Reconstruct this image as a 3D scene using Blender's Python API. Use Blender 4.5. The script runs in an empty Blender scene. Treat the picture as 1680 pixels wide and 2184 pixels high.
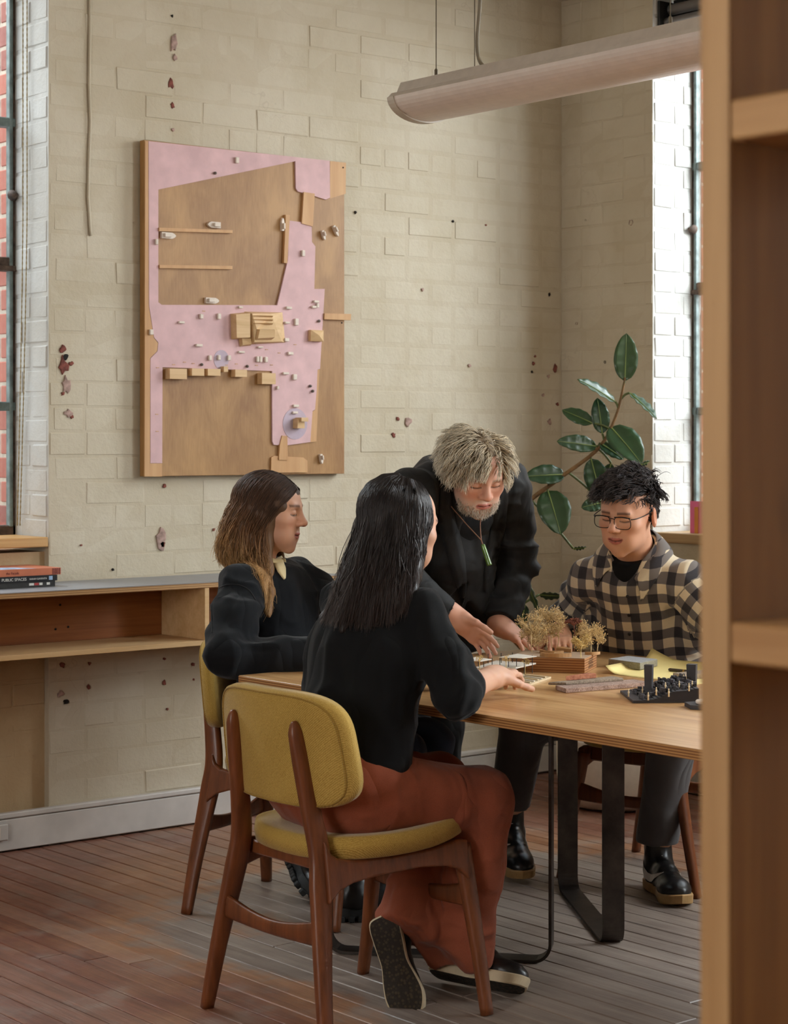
import bpy, bmesh, math, random
import numpy as np
from mathutils import Vector, Matrix

random.seed(7)
RNG = np.random.default_rng(11)
SC = bpy.context.scene
COL = SC.collection
PI = math.pi

# ------------------------------------------------------------------ camera
# Room frame: origin on the floor in the corner of the two brick walls, X along the
# big wall, Y into the big wall, Z up.  Level camera, 90 mm (36 mm back), rise/fall shift.
FPX, CXP, HOR, EYE = 4190.0, 840.0, 940.0, 1.40
FW = Vector((0.6341, 0.7733, 0)); RT = Vector((0.7733, -0.6341, 0))
CAMP = Vector((-5.857, -6.019, EYE))
cam_d = bpy.data.cameras.new('camera'); cam = bpy.data.objects.new('camera', cam_d); COL.objects.link(cam)
cam.location = CAMP
cam.rotation_euler = (PI/2, 0, -math.atan2(FW.x, FW.y))
cam_d.sensor_fit = 'HORIZONTAL'; cam_d.sensor_width = 36.0
cam_d.lens = FPX/1680.0*36.0
cam_d.shift_y = -(1092.0-HOR)/1680.0
cam_d.clip_start = 0.05; cam_d.clip_end = 100
cam_d.dof.use_dof = True; cam_d.dof.focus_distance = 5.5; cam_d.dof.aperture_fstop = 10.0
SC.camera = cam

# ------------------------------------------------------------------ light
SC.view_settings.view_transform = 'Standard'; SC.view_settings.look = 'None'
SC.view_settings.gamma = 1.0; SC.view_settings.use_curve_mapping = False
SC.view_settings.exposure = 0.46
wd = bpy.data.worlds.new('world'); SC.world = wd; wd.use_nodes = True
wb = wd.node_tree.nodes['Background']
wb.inputs[0].default_value = (0.80, 0.88, 1.0, 1); wb.inputs[1].default_value = 2.4

def area_light(name, loc, target, sx, sy, power, col):
    l = bpy.data.lights.new(name, 'AREA'); l.shape = 'RECTANGLE'; l.size = sx; l.size_y = sy
    l.energy = power; l.color = col
    o = bpy.data.objects.new(name, l); COL.objects.link(o)
    o.location = loc
    o.rotation_euler = (Vector(target)-Vector(loc)).to_track_quat('-Z', 'Z').to_euler()
    return o
SKYC = (0.93, 0.96, 1.0)
# daylight outside each window of the room (two in view, two unseen in the side wall); the last is added fill
area_light('daylight_window_1', (-3.1, 1.75, 4.1), (-2.9, 0.0, 1.5), 2.6, 2.2, 150, SKYC)
area_light('daylight_window_2', (1.7, -2.5, 3.2), (0.0, -1.15, 1.75), 2.6, 2.2, 270, SKYC)
area_light('daylight_window_3', (0.42, -4.0, 2.1), (-3.0, -3.6, 1.0), 1.6, 2.0, 215, SKYC)
area_light('daylight_window_4', (0.42, -6.4, 2.1), (-3.0, -5.4, 1.1), 1.6, 2.0, 80, SKYC)
area_light('fill_light_left', (-8.4, -4.0, 2.1), (-4.0, -2.5, 1.0), 1.6, 2.0, 60, (1.0, 0.95, 0.88))  # unseen source added as soft fill from behind left

SC.cycles.max_bounces = 6; SC.cycles.diffuse_bounces = 3; SC.cycles.glossy_bounces = 2; SC.cycles.transmission_bounces = 3; SC.cycles.transparent_max_bounces = 6
SC.cycles.adaptive_threshold = 0.05; SC.cycles.adaptive_min_samples = 12; SC.cycles.caustics_reflective = False; SC.cycles.caustics_refractive = False; SC.cycles.sample_clamp_indirect = 6.0

# ------------------------------------------------------------------ helpers
def pt(px, py, d):
    """world point at depth d seen at photo position px, py"""
    lat = (px-CXP)/FPX*d
    p = CAMP + FW*d + RT*lat
    p.z = EYE-(py-HOR)/FPX*d
    return p
def ptz(px, py, z):
    return pt(px, py, FPX*(EYE-z)/(py-HOR))
def ptX(px, py, X):
    d = (X-CAMP.x)/(FW.x+RT.x*(px-CXP)/FPX); return pt(px, py, d)
def ptY(px, py, Y):
    d = (Y-CAMP.y)/(FW.y+RT.y*(px-CXP)/FPX); return pt(px, py, d)
def proj(p):
    r = Vector(p)-CAMP; d = r.dot(FW)
    return CXP+FPX*r.dot(RT)/d, HOR-FPX*r.z/d, d

def link(o, parent=None):
    COL.objects.link(o)
    if parent is not None: o.parent = parent
    return o
def tag(o, label=None, cat=None, group=None, kind=None):
    if label: o['label'] = label
    if cat: o['category'] = cat
    if group: o['group'] = group
    if kind: o['kind'] = kind
    return o
def empty(name, loc=(0, 0, 0), rz=0.0, label=None, cat=None, group=None, kind=None, parent=None):
    o = bpy.data.objects.new(name, None); o.location = loc; o.rotation_euler = (0, 0, rz)
    o.empty_display_size = 0.1
    link(o, parent); return tag(o, label, cat, group, kind)
def mesh_from(name, V, F, smooth=False):
    me = bpy.data.meshes.new(name)
    me.from_pydata([tuple(v) for v in V], [], [tuple(f) for f in F]); me.update()
    if smooth: me.polygons.foreach_set('use_smooth', [True]*len(me.polygons))
    return me
def np_mesh(name, V, Q, smooth=True, col=None, uv=None, attr=None):
    """fast mesh from numpy arrays: V (n,3), Q (m,3 or 4)"""
    V = np.asarray(V, np.float32); Q = np.asarray(Q, np.int32)
    me = bpy.data.meshes.new(name); n = Q.shape[1]
    me.vertices.add(len(V)); me.vertices.foreach_set('co', V.ravel())
    me.loops.add(Q.size); me.loops.foreach_set('vertex_index', Q.ravel())
    me.polygons.add(len(Q)); me.polygons.foreach_set('loop_start', np.arange(0, Q.size, n, dtype=np.int32))
    try: me.polygons.foreach_set('loop_total', np.full(len(Q), n, np.int32))
    except Exception: pass
    me.update(calc_edges=True)
    if smooth: me.polygons.foreach_set('use_smooth', np.ones(len(Q), bool))
    if col is not None:
        a = me.attributes.new('Col', 'FLOAT_COLOR', 'POINT')
        c = np.ones((len(V), 4), np.float32); c[:, :3] = col; a.data.foreach_set('color', c.ravel())
    if uv is not None:
        a = me.attributes.new('wuv', 'FLOAT_VECTOR', 'POINT')
        c = np.zeros((len(V), 3), np.float32); c[:, :uv.shape[1]] = uv; a.data.foreach_set('vector', c.ravel())
    me.validate(verbose=False)
    return me
def add(name, me, m, parent=None, loc=None, rot=None, scale=None):
    o = bpy.data.objects.new(name, me)
    if m is not None and (len(me.materials) == 0): me.materials.append(m)
    if loc is not None: o.location = loc
    if rot is not None: o.rotation_euler = rot
    if scale is not None: o.scale = scale
    return link(o, parent)

class MB:
    """collects simple shapes into one mesh"""
    def __init__(s): s.V = []; s.F = []
    def raw(s, V, F):
        n = len(s.V); s.V += [Vector(v) for v in V]; s.F += [[i+n for i in f] for f in F]; return s
    def box(s, lo, hi, b=0.0, M=None):
        V, F = cbox(lo, hi, b)
        if M is not None: V = [M @ Vector(v) for v in V]
        return s.raw(V, F)
    def prism(s, poly, z0, z1, M=None):
        """poly (x,y) ccw extruded z0..z1"""
        n = len(poly)
        V = [Vector((x, y, z0)) for x, y in poly]+[Vector((x, y, z1)) for x, y in poly]
        F = [list(range(n))[::-1], [n+i for i in range(n)]]+[[i, (i+1) % n, n+(i+1) % n, n+i] for i in range(n)]
        if M is not None: V = [M @ v for v in V]
        return s.raw(V, F)
    def tube(s, P, r, n=8, cap=True):
        P = [Vector(p) for p in P]; R = r if hasattr(r, '__len__') else [r]*len(P)
        V = []; F = []
        up = Vector((0.13, 0.27, 0.95))
        for i, p in enumerate(P):
            t = (P[min(i+1, len(P)-1)]-P[max(i-1, 0)]).normalized()
            a = t.cross(up)
            if a.length < 1e-3: a = t.cross(Vector((1, 0, 0)))
            a.normalize(); b = t.cross(a); up = -a.cross(t) if False else up
            for k in range(n):
                an = 2*PI*k/n; V.append(p+(a*math.cos(an)+b*math.sin(an))*R[i])
        for i in range(len(P)-1):
            for k in range(n):
                F.append([i*n+k, i*n+(k+1) % n, (i+1)*n+(k+1) % n, (i+1)*n+k])
        if cap:
            F.append(list(range(n))[::-1]); F.append([(len(P)-1)*n+k for k in range(n)])
        return s.raw(V, F)
    def lathe(s, prof, n=24, M=None):
        V = []; F = []
        for r, z in prof:
            for k in range(n):
                a = 2*PI*k/n; V.append(Vector((r*math.cos(a), r*math.sin(a), z)))
        m = len(prof)
        for i in range(m-1):
            for k in range(n):
                F.append([i*n+k, i*n+(k+1) % n, (i+1)*n+(k+1) % n, (i+1)*n+k])
        F.append(list(range(n))[::-1]); F.append([(m-1)*n+k for k in range(n)])
        if M is not None: V = [M @ v for v in V]
        return s.raw(V, F)
    def mesh(s, name, smooth=False):
        return mesh_from(name, s.V, s.F, smooth)
    def build(s, name, m, parent=None, smooth=False, loc=None, rot=None):
        return add(name, s.mesh(name, smooth), m, parent, loc, rot)

def cbox(lo, hi, b=0.0):
    lo = Vector(lo); hi = Vector(hi)
    if b <= 0:
        V = [(x, y, z) for x in (lo.x, hi.x) for y in (lo.y, hi.y) for z in (lo.z, hi.z)]
        F = [[0, 1, 3, 2], [4, 6, 7, 5], [0, 4, 5, 1], [2, 3, 7, 6], [0, 2, 6, 4], [1, 5, 7, 3]]
        return V, F
    c = (lo+hi)/2; h = (hi-lo)/2
    b = min(b, h.x*0.95, h.y*0.95, h.z*0.95)
    V = []; idx = {}
    for sx in (-1, 1):
        for sy in (-1, 1):
            for sz in (-1, 1):
                for ax in range(3):
                    v = [sx*(h.x-(0 if ax == 0 else b)), sy*(h.y-(0 if ax == 1 else b)), sz*(h.z-(0 if ax == 2 else b))]
                    idx[(sx, sy, sz, ax)] = len(V); V.append((c.x+v[0], c.y+v[1], c.z+v[2]))
    F = []
    S = (-1, 1)
    def orient(f):
        a, bb, cc = Vector(V[f[0]]), Vector(V[f[1]]), Vector(V[f[2]])
        n = (bb-a).cross(cc-a); m = sum((Vector(V[i]) for i in f), Vector())/len(f)-c
        return f if n.dot(m) > 0 else f[::-1]
    for ax in range(3):
        o = [i for i in range(3) if i != ax]
        for sg in S:
            f = []
            for p, q in ((-1, -1), (1, -1), (1, 1), (-1, 1)):
                t = [0, 0, 0]; t[ax] = sg; t[o[0]] = p; t[o[1]] = q; f.append(idx[(*t, ax)])
            F.append(orient(f))
    for ax in range(3):
        o = [i for i in range(3) if i != ax]
        for p in S:
            for q in S:
                f = []
                for sg, wh in ((-1, o[0]), (1, o[0]), (1, o[1]), (-1, o[1])):
                    t = [0, 0, 0]; t[ax] = sg; t[o[0]] = p; t[o[1]] = q; f.append(idx[(*t, wh)])
                F.append(orient(f))
    for sx in S:
        for sy in S:
            for sz in S:
                F.append(orient([idx[(sx, sy, sz, 0)], idx[(sx, sy, sz, 1)], idx[(sx, sy, sz, 2)]]))
    return V, F

def catmull(P, n=6):
    P = [Vector(p) for p in P]; out = []
    for i in range(len(P)-1):
        p0 = P[max(i-1, 0)]; p1 = P[i]; p2 = P[i+1]; p3 = P[min(i+2, len(P)-1)]
        for k in range(n):
            t = k/n
            out.append(0.5*((2*p1)+(p2-p0)*t+(2*p0-5*p1+4*p2-p3)*t*t+(3*p1-p0-3*p2+p3)*t**3))
    out.append(P[-1]); return out
def lerp_list(R, n):
    out = []
    for i in range(len(R)-1):
        for k in range(n): out.append(R[i]+(R[i+1]-R[i])*k/n)
    out.append(R[-1]); return out
def sweep(P, A, B, side, n=12, sq=3.2):
    """swept super-ellipse section: half width A[i] along `side`, B[i] across"""
    V = []; F = []; side = Vector(side)
    for i, p in enumerate(P):
        t = (P[min(i+1, len(P)-1)]-P[max(i-1, 0)]).normalized()
        s = (side-t*side.dot(t)).normalized(); b = t.cross(s)
        for k in range(n):
            an = 2*PI*(k+0.5)/n; c, q = math.cos(an), math.sin(an)
            V.append(p+s*(A[i]*math.copysign(abs(c)**(2/sq), c))+b*(B[i]*math.copysign(abs(q)**(2/sq), q)))
    m = len(P)
    for i in range(m-1):
        for k in range(n):
            F.append([i*n+k, i*n+(k+1) % n, (i+1)*n+(k+1) % n, (i+1)*n+k])
    F.append(list(range(n))[::-1]); F.append([(m-1)*n+k for k in range(n)])
    return V, F

# ------------------------------------------------------------------ materials
def srgb(r, g, b):
    f = lambda c: (c/255/12.92) if c/255 <= 0.04045 else ((c/255+0.055)/1.055)**2.4
    return (f(r), f(g), f(b), 1.0)
class NT:
    def __init__(s, name):
        s.m = bpy.data.materials.new(name); s.m.use_nodes = True; s.t = s.m.node_tree
        s.b = s.t.nodes['Principled BSDF']; s.out = s.t.nodes['Material Output']
    def n(s, typ, **kw):
        nd = s.t.nodes.new(typ)
        for k, v in kw.items():
            if k.startswith('i_'): nd.inputs[k[2:].replace('_', ' ')].default_value = v
            else: setattr(nd, k, v)
        return nd
    def l(s, a, b): s.t.links.new(a, b)
    def coords(s, kind='Object', scale=(1, 1, 1), rot=(0, 0, 0), attr=None):
        if attr: tc = s.n('ShaderNodeAttribute', attribute_name=attr); o = tc.outputs['Vector']
        elif kind == 'World': g = s.n('ShaderNodeNewGeometry'); o = g.outputs['Position']
        else: tc = s.n('ShaderNodeTexCoord'); o = tc.outputs[kind]
        mp = s.n('ShaderNodeMapping'); mp.inputs['Scale'].default_value = scale; mp.inputs['Rotation'].default_value = rot
        s.l(o, mp.inputs['Vector']); return mp.outputs['Vector']
    def noise(s, vec, scale, detail=4, rough=0.55, dist=0.0):
        nd = s.n('ShaderNodeTexNoise'); nd.inputs['Scale'].default_value = scale
        nd.inputs['Detail'].default_value = detail; nd.inputs['Roughness'].default_value = rough
        nd.inputs['Distortion'].default_value = dist
        s.l(vec, nd.inputs['Vector']); return nd.outputs['Fac']
    def ramp(s, fac, stops):
        r = s.n('ShaderNodeValToRGB'); e = r.color_ramp.elements
        while len(e) < len(stops): e.new(0.5)
        for i, (p, c) in enumerate(stops): e[i].position = p; e[i].color = c if len(c) == 4 else (*c, 1)
        s.l(fac, r.inputs['Fac']); return r.outputs['Color']
    def mix(s, fac, a, b, blend='MIX'):
        m = s.n('ShaderNodeMix', data_type='RGBA', blend_type=blend)
        for sock, v in ((m.inputs['Factor'], fac), (m.inputs[6], a), (m.inputs[7], b)):
            if hasattr(v, 'links') or isinstance(v, bpy.types.NodeSocket): s.l(v, sock)
            else: sock.default_value = v
        return m.outputs[2]
    def math(s, op, a, b=None, clamp=False):
        m = s.n('ShaderNodeMath', operation=op, use_clamp=clamp)
        for i, v in enumerate((a, b)):
            if v is None: continue
            if isinstance(v, bpy.types.NodeSocket): s.l(v, m.inputs[i])
            else: m.inputs[i].default_value = v
        return m.outputs[0]
    def bump(s, h, strength=0.3, dist=0.01):
        b = s.n('ShaderNodeBump'); b.inputs['Strength'].default_value = strength; b.inputs['Distance'].default_value = dist
        s.l(h, b.inputs['Height']); s.l(b.outputs['Normal'], s.b.inputs['Normal'])
    def set(s, col=None, rough=None, metal=None, spec=None, **kw):
        for k, v in (('Base Color', col), ('Roughness', rough), ('Metallic', metal), ('Specular IOR Level', spec)):
            if v is None: continue
            if isinstance(v, bpy.types.NodeSocket): s.l(v, s.b.inputs[k])
            else: s.b.inputs[k].default_value = v
        for k, v in kw.items(): s.b.inputs[k.replace('_', ' ')].default_value = v
        return s.m
def plain(name, rgb, rough=0.6, metal=0.0, spec=0.5, var=0.06, scale=30, bump=0.0, coat=0.0):
    t = NT(name); c = srgb(*rgb)
    v = t.coords('Object'); f = t.noise(v, scale, 3)
    lo = tuple(x*(1-var*2) for x in c[:3])+(1,); hi = tuple(min(1, x*(1+var*2)) for x in c[:3])+(1,)
    t.set(t.ramp(f, [(0.3, lo), (0.7, hi)]), rough, metal, spec)
    if bump: t.bump(f, bump, 0.004)
    if coat: t.b.inputs['Coat Weight'].default_value = coat; t.b.inputs['Coat Roughness'].default_value = 0.2
    return t.m
def wood(name, dark, light, axis=0, scale=1.0, rough=0.45, kind='Object', ring=9.0, coat=0.0, knots=False):
    """grain running along axis"""
    t = NT(name); sc = [ring*scale]*3; sc[axis] = 0.55*scale
    v = t.coords(kind, scale=tuple(sc))
    n1 = t.noise(v, 2.2, 5, 0.6, 0.6)
    sc2 = [90*scale]*3; sc2[axis] = 2.0*scale
    n2 = t.noise(t.coords(kind, scale=tuple(sc2)), 1.0, 3, 0.6)
    f = t.math('ADD', t.math('MULTIPLY', n1, 0.72), t.math('MULTIPLY', n2, 0.28))
    c = t.ramp(f, [(0.33, srgb(*dark)), (0.66, srgb(*light))])
    if knots:
        vk = t.n('ShaderNodeTexVoronoi'); vk.inputs['Scale'].default_value = 1.0
        sk = [5.5]*3; sk[axis] = 2.4
        t.l(t.coords(kind, scale=tuple(sk)), vk.inputs['Vector'])
        kf = t.ramp(vk.outputs['Distance'], [(0.07, (1, 1, 1, 1)), (0.14, (0, 0, 0, 1))])
        c = t.mix(t.math('MULTIPLY', kf, 0.75), c, srgb(60, 34, 18))
    t.set(c, rough, 0, 0.4); t.bump(n2, 0.12, 0.002)
    if coat: t.b.inputs['Coat Weight'].default_value = coat; t.b.inputs['Coat Roughness'].default_value = 0.25
    return t.m
def plyedge(name, a, b, z0, thick, layers):
    """laminated edge: stripes by object height"""
    t = NT(name); tc = t.n('ShaderNodeTexCoord'); sp = t.n('ShaderNodeSeparateXYZ'); t.l(tc.outputs['Object'], sp.inputs[0])
    nz = t.noise(t.coords('Object', scale=(2.5, 2.5, 2.5)), 3, 2)
    z = t.math('ADD', t.math('MULTIPLY', t.math('SUBTRACT', sp.outputs['Z'], z0), layers/thick), t.math('MULTIPLY', nz, 0.12))
    f = t.math('PINGPONG', z, 1.0)
    c = t.ramp(f, [(0.3, srgb(*a)), (0.7, srgb(*b))])
    g = t.noise(t.coords('Object', scale=(6, 6, 60)), 4, 3)
    c = t.mix(t.math('MULTIPLY', g, 0.35), c, srgb(*a))
    t.set(c, 0.6); return t.m
# ------------------------------------------------------------------ room
CEIL = 3.27
W1L, W1R, W1B, W1T = -3.95, -2.467, 1.045, 3.20        # window in the big wall
W2N, W2F = -0.528, -1.96                                # window in the side wall (Y range)
REV = 0.245                                             # depth of the reveals

def paint_mat(name, base, dirt, amt=0.5):
    t = NT(name); w = t.coords('World')
    n1 = t.noise(w, 2.3, 5, 0.6, 0.4); n2 = t.noise(w, 14, 4, 0.6); n3 = t.noise(w, 70, 3, 0.7)
    c = t.ramp(n1, [(0.3, srgb(*dirt)), (0.62, srgb(*base))])
    c = t.mix(t.math('MULTIPLY', t.ramp(n2, [(0.55, (0, 0, 0, 1)), (0.78, (1, 1, 1, 1))]), 0.35*amt), c, srgb(176, 150, 118))
    vo = t.n('ShaderNodeTexVoronoi', feature='DISTANCE_TO_EDGE'); vo.inputs['Scale'].default_value = 5.0
    wv = t.n('ShaderNodeVectorMath', operation='ADD')
    t.l(w, wv.inputs[0])
    nn = t.n('ShaderNodeTexNoise'); nn.inputs['Scale'].default_value = 9; t.l(w, nn.inputs['Vector'])
    sc = t.n('ShaderNodeVectorMath', operation='SCALE'); sc.inputs['Scale'].default_value = 0.25; t.l(nn.outputs['Color'], sc.inputs[0])
    t.l(sc.outputs[0], wv.inputs[1]); t.l(wv.outputs[0], vo.inputs['Vector'])
    crack = t.ramp(vo.outputs['Distance'], [(0.0, (1, 1, 1, 1)), (0.012, (0, 0, 0, 1))])
    cm = t.math('MULTIPLY', crack, t.ramp(n1, [(0.52, (0, 0, 0, 1)), (0.62, (1, 1, 1, 1))]))
    c = t.mix(t.math('MULTIPLY', cm, 0.35*amt), c, srgb(120, 92, 64))
    t.set(c, 0.62, 0, 0.35)
    h = t.math('ADD', t.math('MULTIPLY', n2, 1.0), t.math('MULTIPLY', n3, 0.45))
    t.bump(h, 0.55, 0.006)
    return t.m
M_CREAM = paint_mat('cream_paint', (204, 193, 172), (190, 177, 152))
M_MORTAR = paint_mat('cream_paint_joint', (200, 188, 166), (186, 172, 146))
M_TAN = paint_mat('tan_distemper', (190, 164, 128), (174, 144, 104))
M_CHIP = plain('bare_brick_red', (120, 66, 56), 0.9, var=0.25, scale=60, bump=0.4)
M_CHIP2 = plain('chipped_plaster_grey', (168, 140, 130), 0.9, var=0.18, scale=60, bump=0.4)
M_CEIL = plain('ceiling_white', (214, 206, 190), 0.85)
M_SKIRT = plain('grey_white_gloss', (206, 200, 194), 0.45, var=0.05, scale=8)
M_DARK = plain('dark_gap', (26, 20, 16), 0.9)

def wall_boxes(name, boxes, m):
    mb = MB()
    for lo, hi in boxes: mb.box(lo, hi)
    o = mb.build(name, m); return tag(o, kind='structure')
wall_back = wall_boxes('wall_back', [((W1R, 0, 0), (0.4, 0.4, CEIL)), ((-8.3, 0, 0), (W1L, 0.4, CEIL)),
    ((W1L, 0, W1T), (W1R, 0.4, CEIL))], M_MORTAR)
dado = MB().box((W1L, 0.03, 0), (W1R, 0.4, W1B-0.03)).build('window_apron', M_TAN, wall_back)
W3 = (-4.75, -3.25); W4 = (-7.2, -5.7)
wall_right = wall_boxes('wall_right', [((0, W2N, 0), (0.4, 0.0, CEIL)), ((0, W2F, W1T), (0.4, W2N, CEIL)), ((0, W2F, 0), (0.4, W2N, W1B-0.05)),
    ((0, W3[1], 0), (0.4, W2F, CEIL)), ((0, W3[0], 0), (0.4, W3[1], W1B)), ((0, W3[0], W1T), (0.4, W3[1], CEIL)),
    ((0, W4[1], 0), (0.4, W3[0], CEIL)), ((0, W4[0], 0), (0.4, W4[1], W1B)), ((0, W4[0], W1T), (0.4, W4[1], CEIL)),
    ((0, -8.8, 0), (0.4, W4[0], CEIL))], M_MORTAR)
wall_left = wall_boxes('wall_left', [((-8.3, -3.2, 0), (-8, 0, CEIL)), ((-8.3, -8.8, 0), (-8, -4.8, CEIL)),
    ((-8.3, -4.8, 0), (-8, -3.2, 1.05)), ((-8.3, -4.8, 3.12), (-8, -3.2, CEIL))], M_CREAM)  # unseen opening added to let the fill light in
wall_front = wall_boxes('wall_front', [((-8.3, -8.8, 0), (0.4, -8.5, CEIL))], M_CREAM)
ceiling = wall_boxes('ceiling', [((-8.3, -8.8, CEIL), (0.4, 0.4, CEIL+0.15))], M_CEIL)

# bricks: a dozen slightly different painted bricks, shared by all courses
def brick_variant(k, L, H):
    rr = random.Random(100+k); T = 0.02
    V, F = cbox((-L/2, -T, -H/2), (L/2, T, H/2), 0.0045)
    V = [Vector(v)+Vector((rr.uniform(-.0022, .0022), rr.uniform(-.0014, .0014), rr.uniform(-.002, .002))) for v in V]
    return mesh_from('brick', V, F)
BR = {}
for i in range(10):
    BR[('s', i)] = brick_variant(i, 0.233, 0.0775)
    BR[('h', i)] = brick_variant(50+i, 0.111, 0.0775)
for me in BR.values(): me.materials.append(M_CREAM)
BRT = {}
for i in range(5):
    me = brick_variant(80+i, 0.233, 0.0775); me.materials.append(M_TAN); BRT[i] = me
M_WHITEP = paint_mat('daylit_white_paint', (204, 202, 197), (192, 188, 180), .4)  # whiter paint; part of its whiteness is daylight put into the colour
BRW = {}
for i in range(5):
    me = brick_variant(90+i, 0.111, 0.0775); me.materials.append(M_WHITEP); BRW[i] = me
COURSE = 0.0866
def lay_bricks(wall, along, xa, xb, z0, z1, face, m=None, limit=300, seed=1, header_rows=4):
    """bricks on the plane of `wall`; along 'x' or 'y'; face = plane coordinate"""
    rr = random.Random(seed); items = []
    z = z0+COURSE/2; row = 0
    while z-COURSE/2 < z1-0.03:
        hdr = (row % header_rows == 3); step = 0.1225 if hdr else 0.2445
        s = xb + (0.0 if row % 2 else step/2)
        while s > xa+0.01:
            lo, hi = max(s-step, xa), min(s, xb)
            if hi-lo > 0.03:
                items.append(((lo+hi)/2, hi-lo, z, hdr, rr.choice((.0001, .0001, .0003, .0006, .0012, .0024)), rr.randrange(10), rr.uniform(-.006, .006)))
            s -= step
        z += COURSE; row += 1
    def key(it):
        p = Vector((it[0], face, it[2])) if along == 'x' else Vector((face, it[0], it[2]))
        px, py, d = proj(p)
        return (0 if (-60 < px < 1560 and -60 < py < 2240) else 1, d)
    items.sort(key=key)
    rest = MB()
    for n, (c, w, zz, hdr, pr, k, tilt) in enumerate(items):
        L = 0.111 if hdr else 0.233; gapw = rr.choice((.001, .003, .005, .008)); gz = rr.choice((1.02, 1.05, 1.08, 1.11))
        if along == 'x': loc = Vector((c, face+0.02-pr, zz)); rz = 0
        else: loc = Vector((face+0.02-pr, c, zz)); rz = PI/2
        sc = ((w-gapw)/L, 1, gz)
        if n < limit:
            me = BRT[k % 5] if m == 'tan' else BR[('h' if hdr else 's', k)]
            if m == 'tan': sc = ((w-gapw)/0.233, 1, gz)
            o = add('brick', me, None, wall, loc, (0, tilt*0.5, rz+tilt*0.25), sc)
        else:
            V, F = cbox((-w/2+.006, -.02, -.0387), (w/2-.006, .02, .0387), .006)
            M = Matrix.Translation(loc) @ Matrix.Rotation(rz, 4, 'Z'); rest.raw([M @ Vector(v) for v in V], F)
    if rest.V:
        o = rest.build('brick_courses', M_TAN if m == 'tan' else M_CREAM, wall); tag(o, kind='stuff')
SK_T = 0.134
lay_bricks(wall_back, 'x', W1R, 0.0, SK_T, CEIL, 0.0, limit=230, seed=3)
lay_bricks(wall_back, 'x', W1L, W1R, SK_T, W1B-0.05, 0.03, m='tan', limit=20, seed=4, header_rows=99)
lay_bricks(wall_right, 'y', W2N, 0.0, SK_T, CEIL, 0.0, limit=150, seed=5)
# reveal faces of the two windows in view
def reveal_bricks(wall, axis, seed):
    rr = random.Random(seed); z = W1B+COURSE/2; row = 0
    while z < W1T:
        parts = [(0.005, 0.115), (0.125, 0.235)] if row % 2 else [(0.005, 0.17), (0.18, 0.235)]
        for a, b in parts:
            me = BRW[rr.randrange(5)]; pr = rr.choice((.002, .003, .0045)); sc = ((b-a-.004)/0.111, 1, 1)
            if axis == 'x': add('brick', me, None, wall, (W1R+0.02-pr, (a+b)/2, z), (0, 0, PI/2), sc)
            else: add('brick', me, None, wall, ((a+b)/2, W2N+0.02-pr, z), (0, 0, 0), sc)
        z += COURSE; row += 1
MB().box((W1R-.0004, 0.001, W1B), (W1R+.02, REV+.035, W1T)).build('reveal_face', M_WHITEP, wall_back); MB().box((0.001, W2N-.0004, W1B-.05), (REV+.035, W2N+.02, W1T)).build('reveal_face', M_WHITEP, wall_right)
reveal_bricks(wall_back, 'x', 8); reveal_bricks(wall_right, 'y', 9)

# chipped paint and old fixing holes on the walls (real raised / flaked patches)
def chip(wall, p, r, m, axis='x', seed=0, tall=1.0):
    rr = random.Random(seed); n = 11; ring = []
    for k in range(n):
        a = 2*PI*k/n; q = r*rr.uniform(0.55, 1.2); ring.append((q*math.cos(a), tall*q*math.sin(a)))
    mb = MB(); f = -0.0062
    V = []
    for u, w in ring: V.append((u, f+0.001, w))
    for u, w in ring: V.append((u*.8, f, w*.8))
    for u, w in ring: V.append((u, 0.004, w))
    F = [[n+i for i in range(n)][::-1]]+[[i, (i+1) % n, n+(i+1) % n, n+i][::-1] for i in range(n)]+[[2*n+i, 2*n+(i+1) % n, (i+1) % n, i][::-1] for i in range(n)]
    mb.raw(V, F)
    o = mb.build('paint_chip', m, wall); o.location = p
    if axis == 'y': o.rotation_euler = (0, 0, PI/2)
    return o
chips = [(133, 745, .012, 1, 1.2), (139, 762, .013, 0, 1), (134, 779, .02, 1, 1.5), (150, 776, .010, 1, .9), (140, 822, .018, 2, 1.7), (133, 840, .007, 1, 1),
 (145, 881, .018, 2, .9), (152, 889, .007, 1, 1), (366, 34, .006, 0, 1), (370, 92, .016, 2, 2.2), (372, 122, .010, 2, 1.2), (363, 178, .016, 1, 1.3), (367, 225, .009, 1, 1.2), (368, 277, .007, 2, 1),
 (350, 1037, .007, 1, 1.2), (343, 1150, .02, 2, 2.0), (345, 1162, .012, 1, 1), (240, 1215, .005, 0, 1), (172, 1163, .005, 1, .8),
 (132, 1418, .012, 1, 1), (190, 1415, .006, 1, 1), (188, 1465, .007, 1, 1.3), (350, 1405, .006, 1, 1), (411, 1417, .008, 1, 1), (348, 1456, .009, 1, 1.2), (412, 1449, .005, 1, 1), (128, 1480, .014, 2, .9), (140, 1497, .014, 0, .8), (356, 1512, .006, 1, .7),
 (795, 1035, .009, 1, 1), (900, 618, .008, 2, 1), (965, 472, .006, 0, .8), (757, 453, .006, 0, 1), (870, 900, .018, 2, 1), (847, 893, .008, 1, 1), (838, 928, .010, 1, 1), (1000, 780, .008, 2, 1),
 (1137, 775, .008, 1, 1), (1133, 793, .005, 0, 1), (1168, 803, .008, 2, 1), (1183, 785, .012, 1, 1.5), (1157, 843, .008, 2, 1), (1187, 862, .007, 1, 1), (1170, 900, .012, 2, 1.2), (1140, 760, .005, 1, 1), (1170, 628, .007, 0, 1.2), (1035, 480, .006, 1, .7), (455, 1130, .006, 1, 1)]
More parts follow.
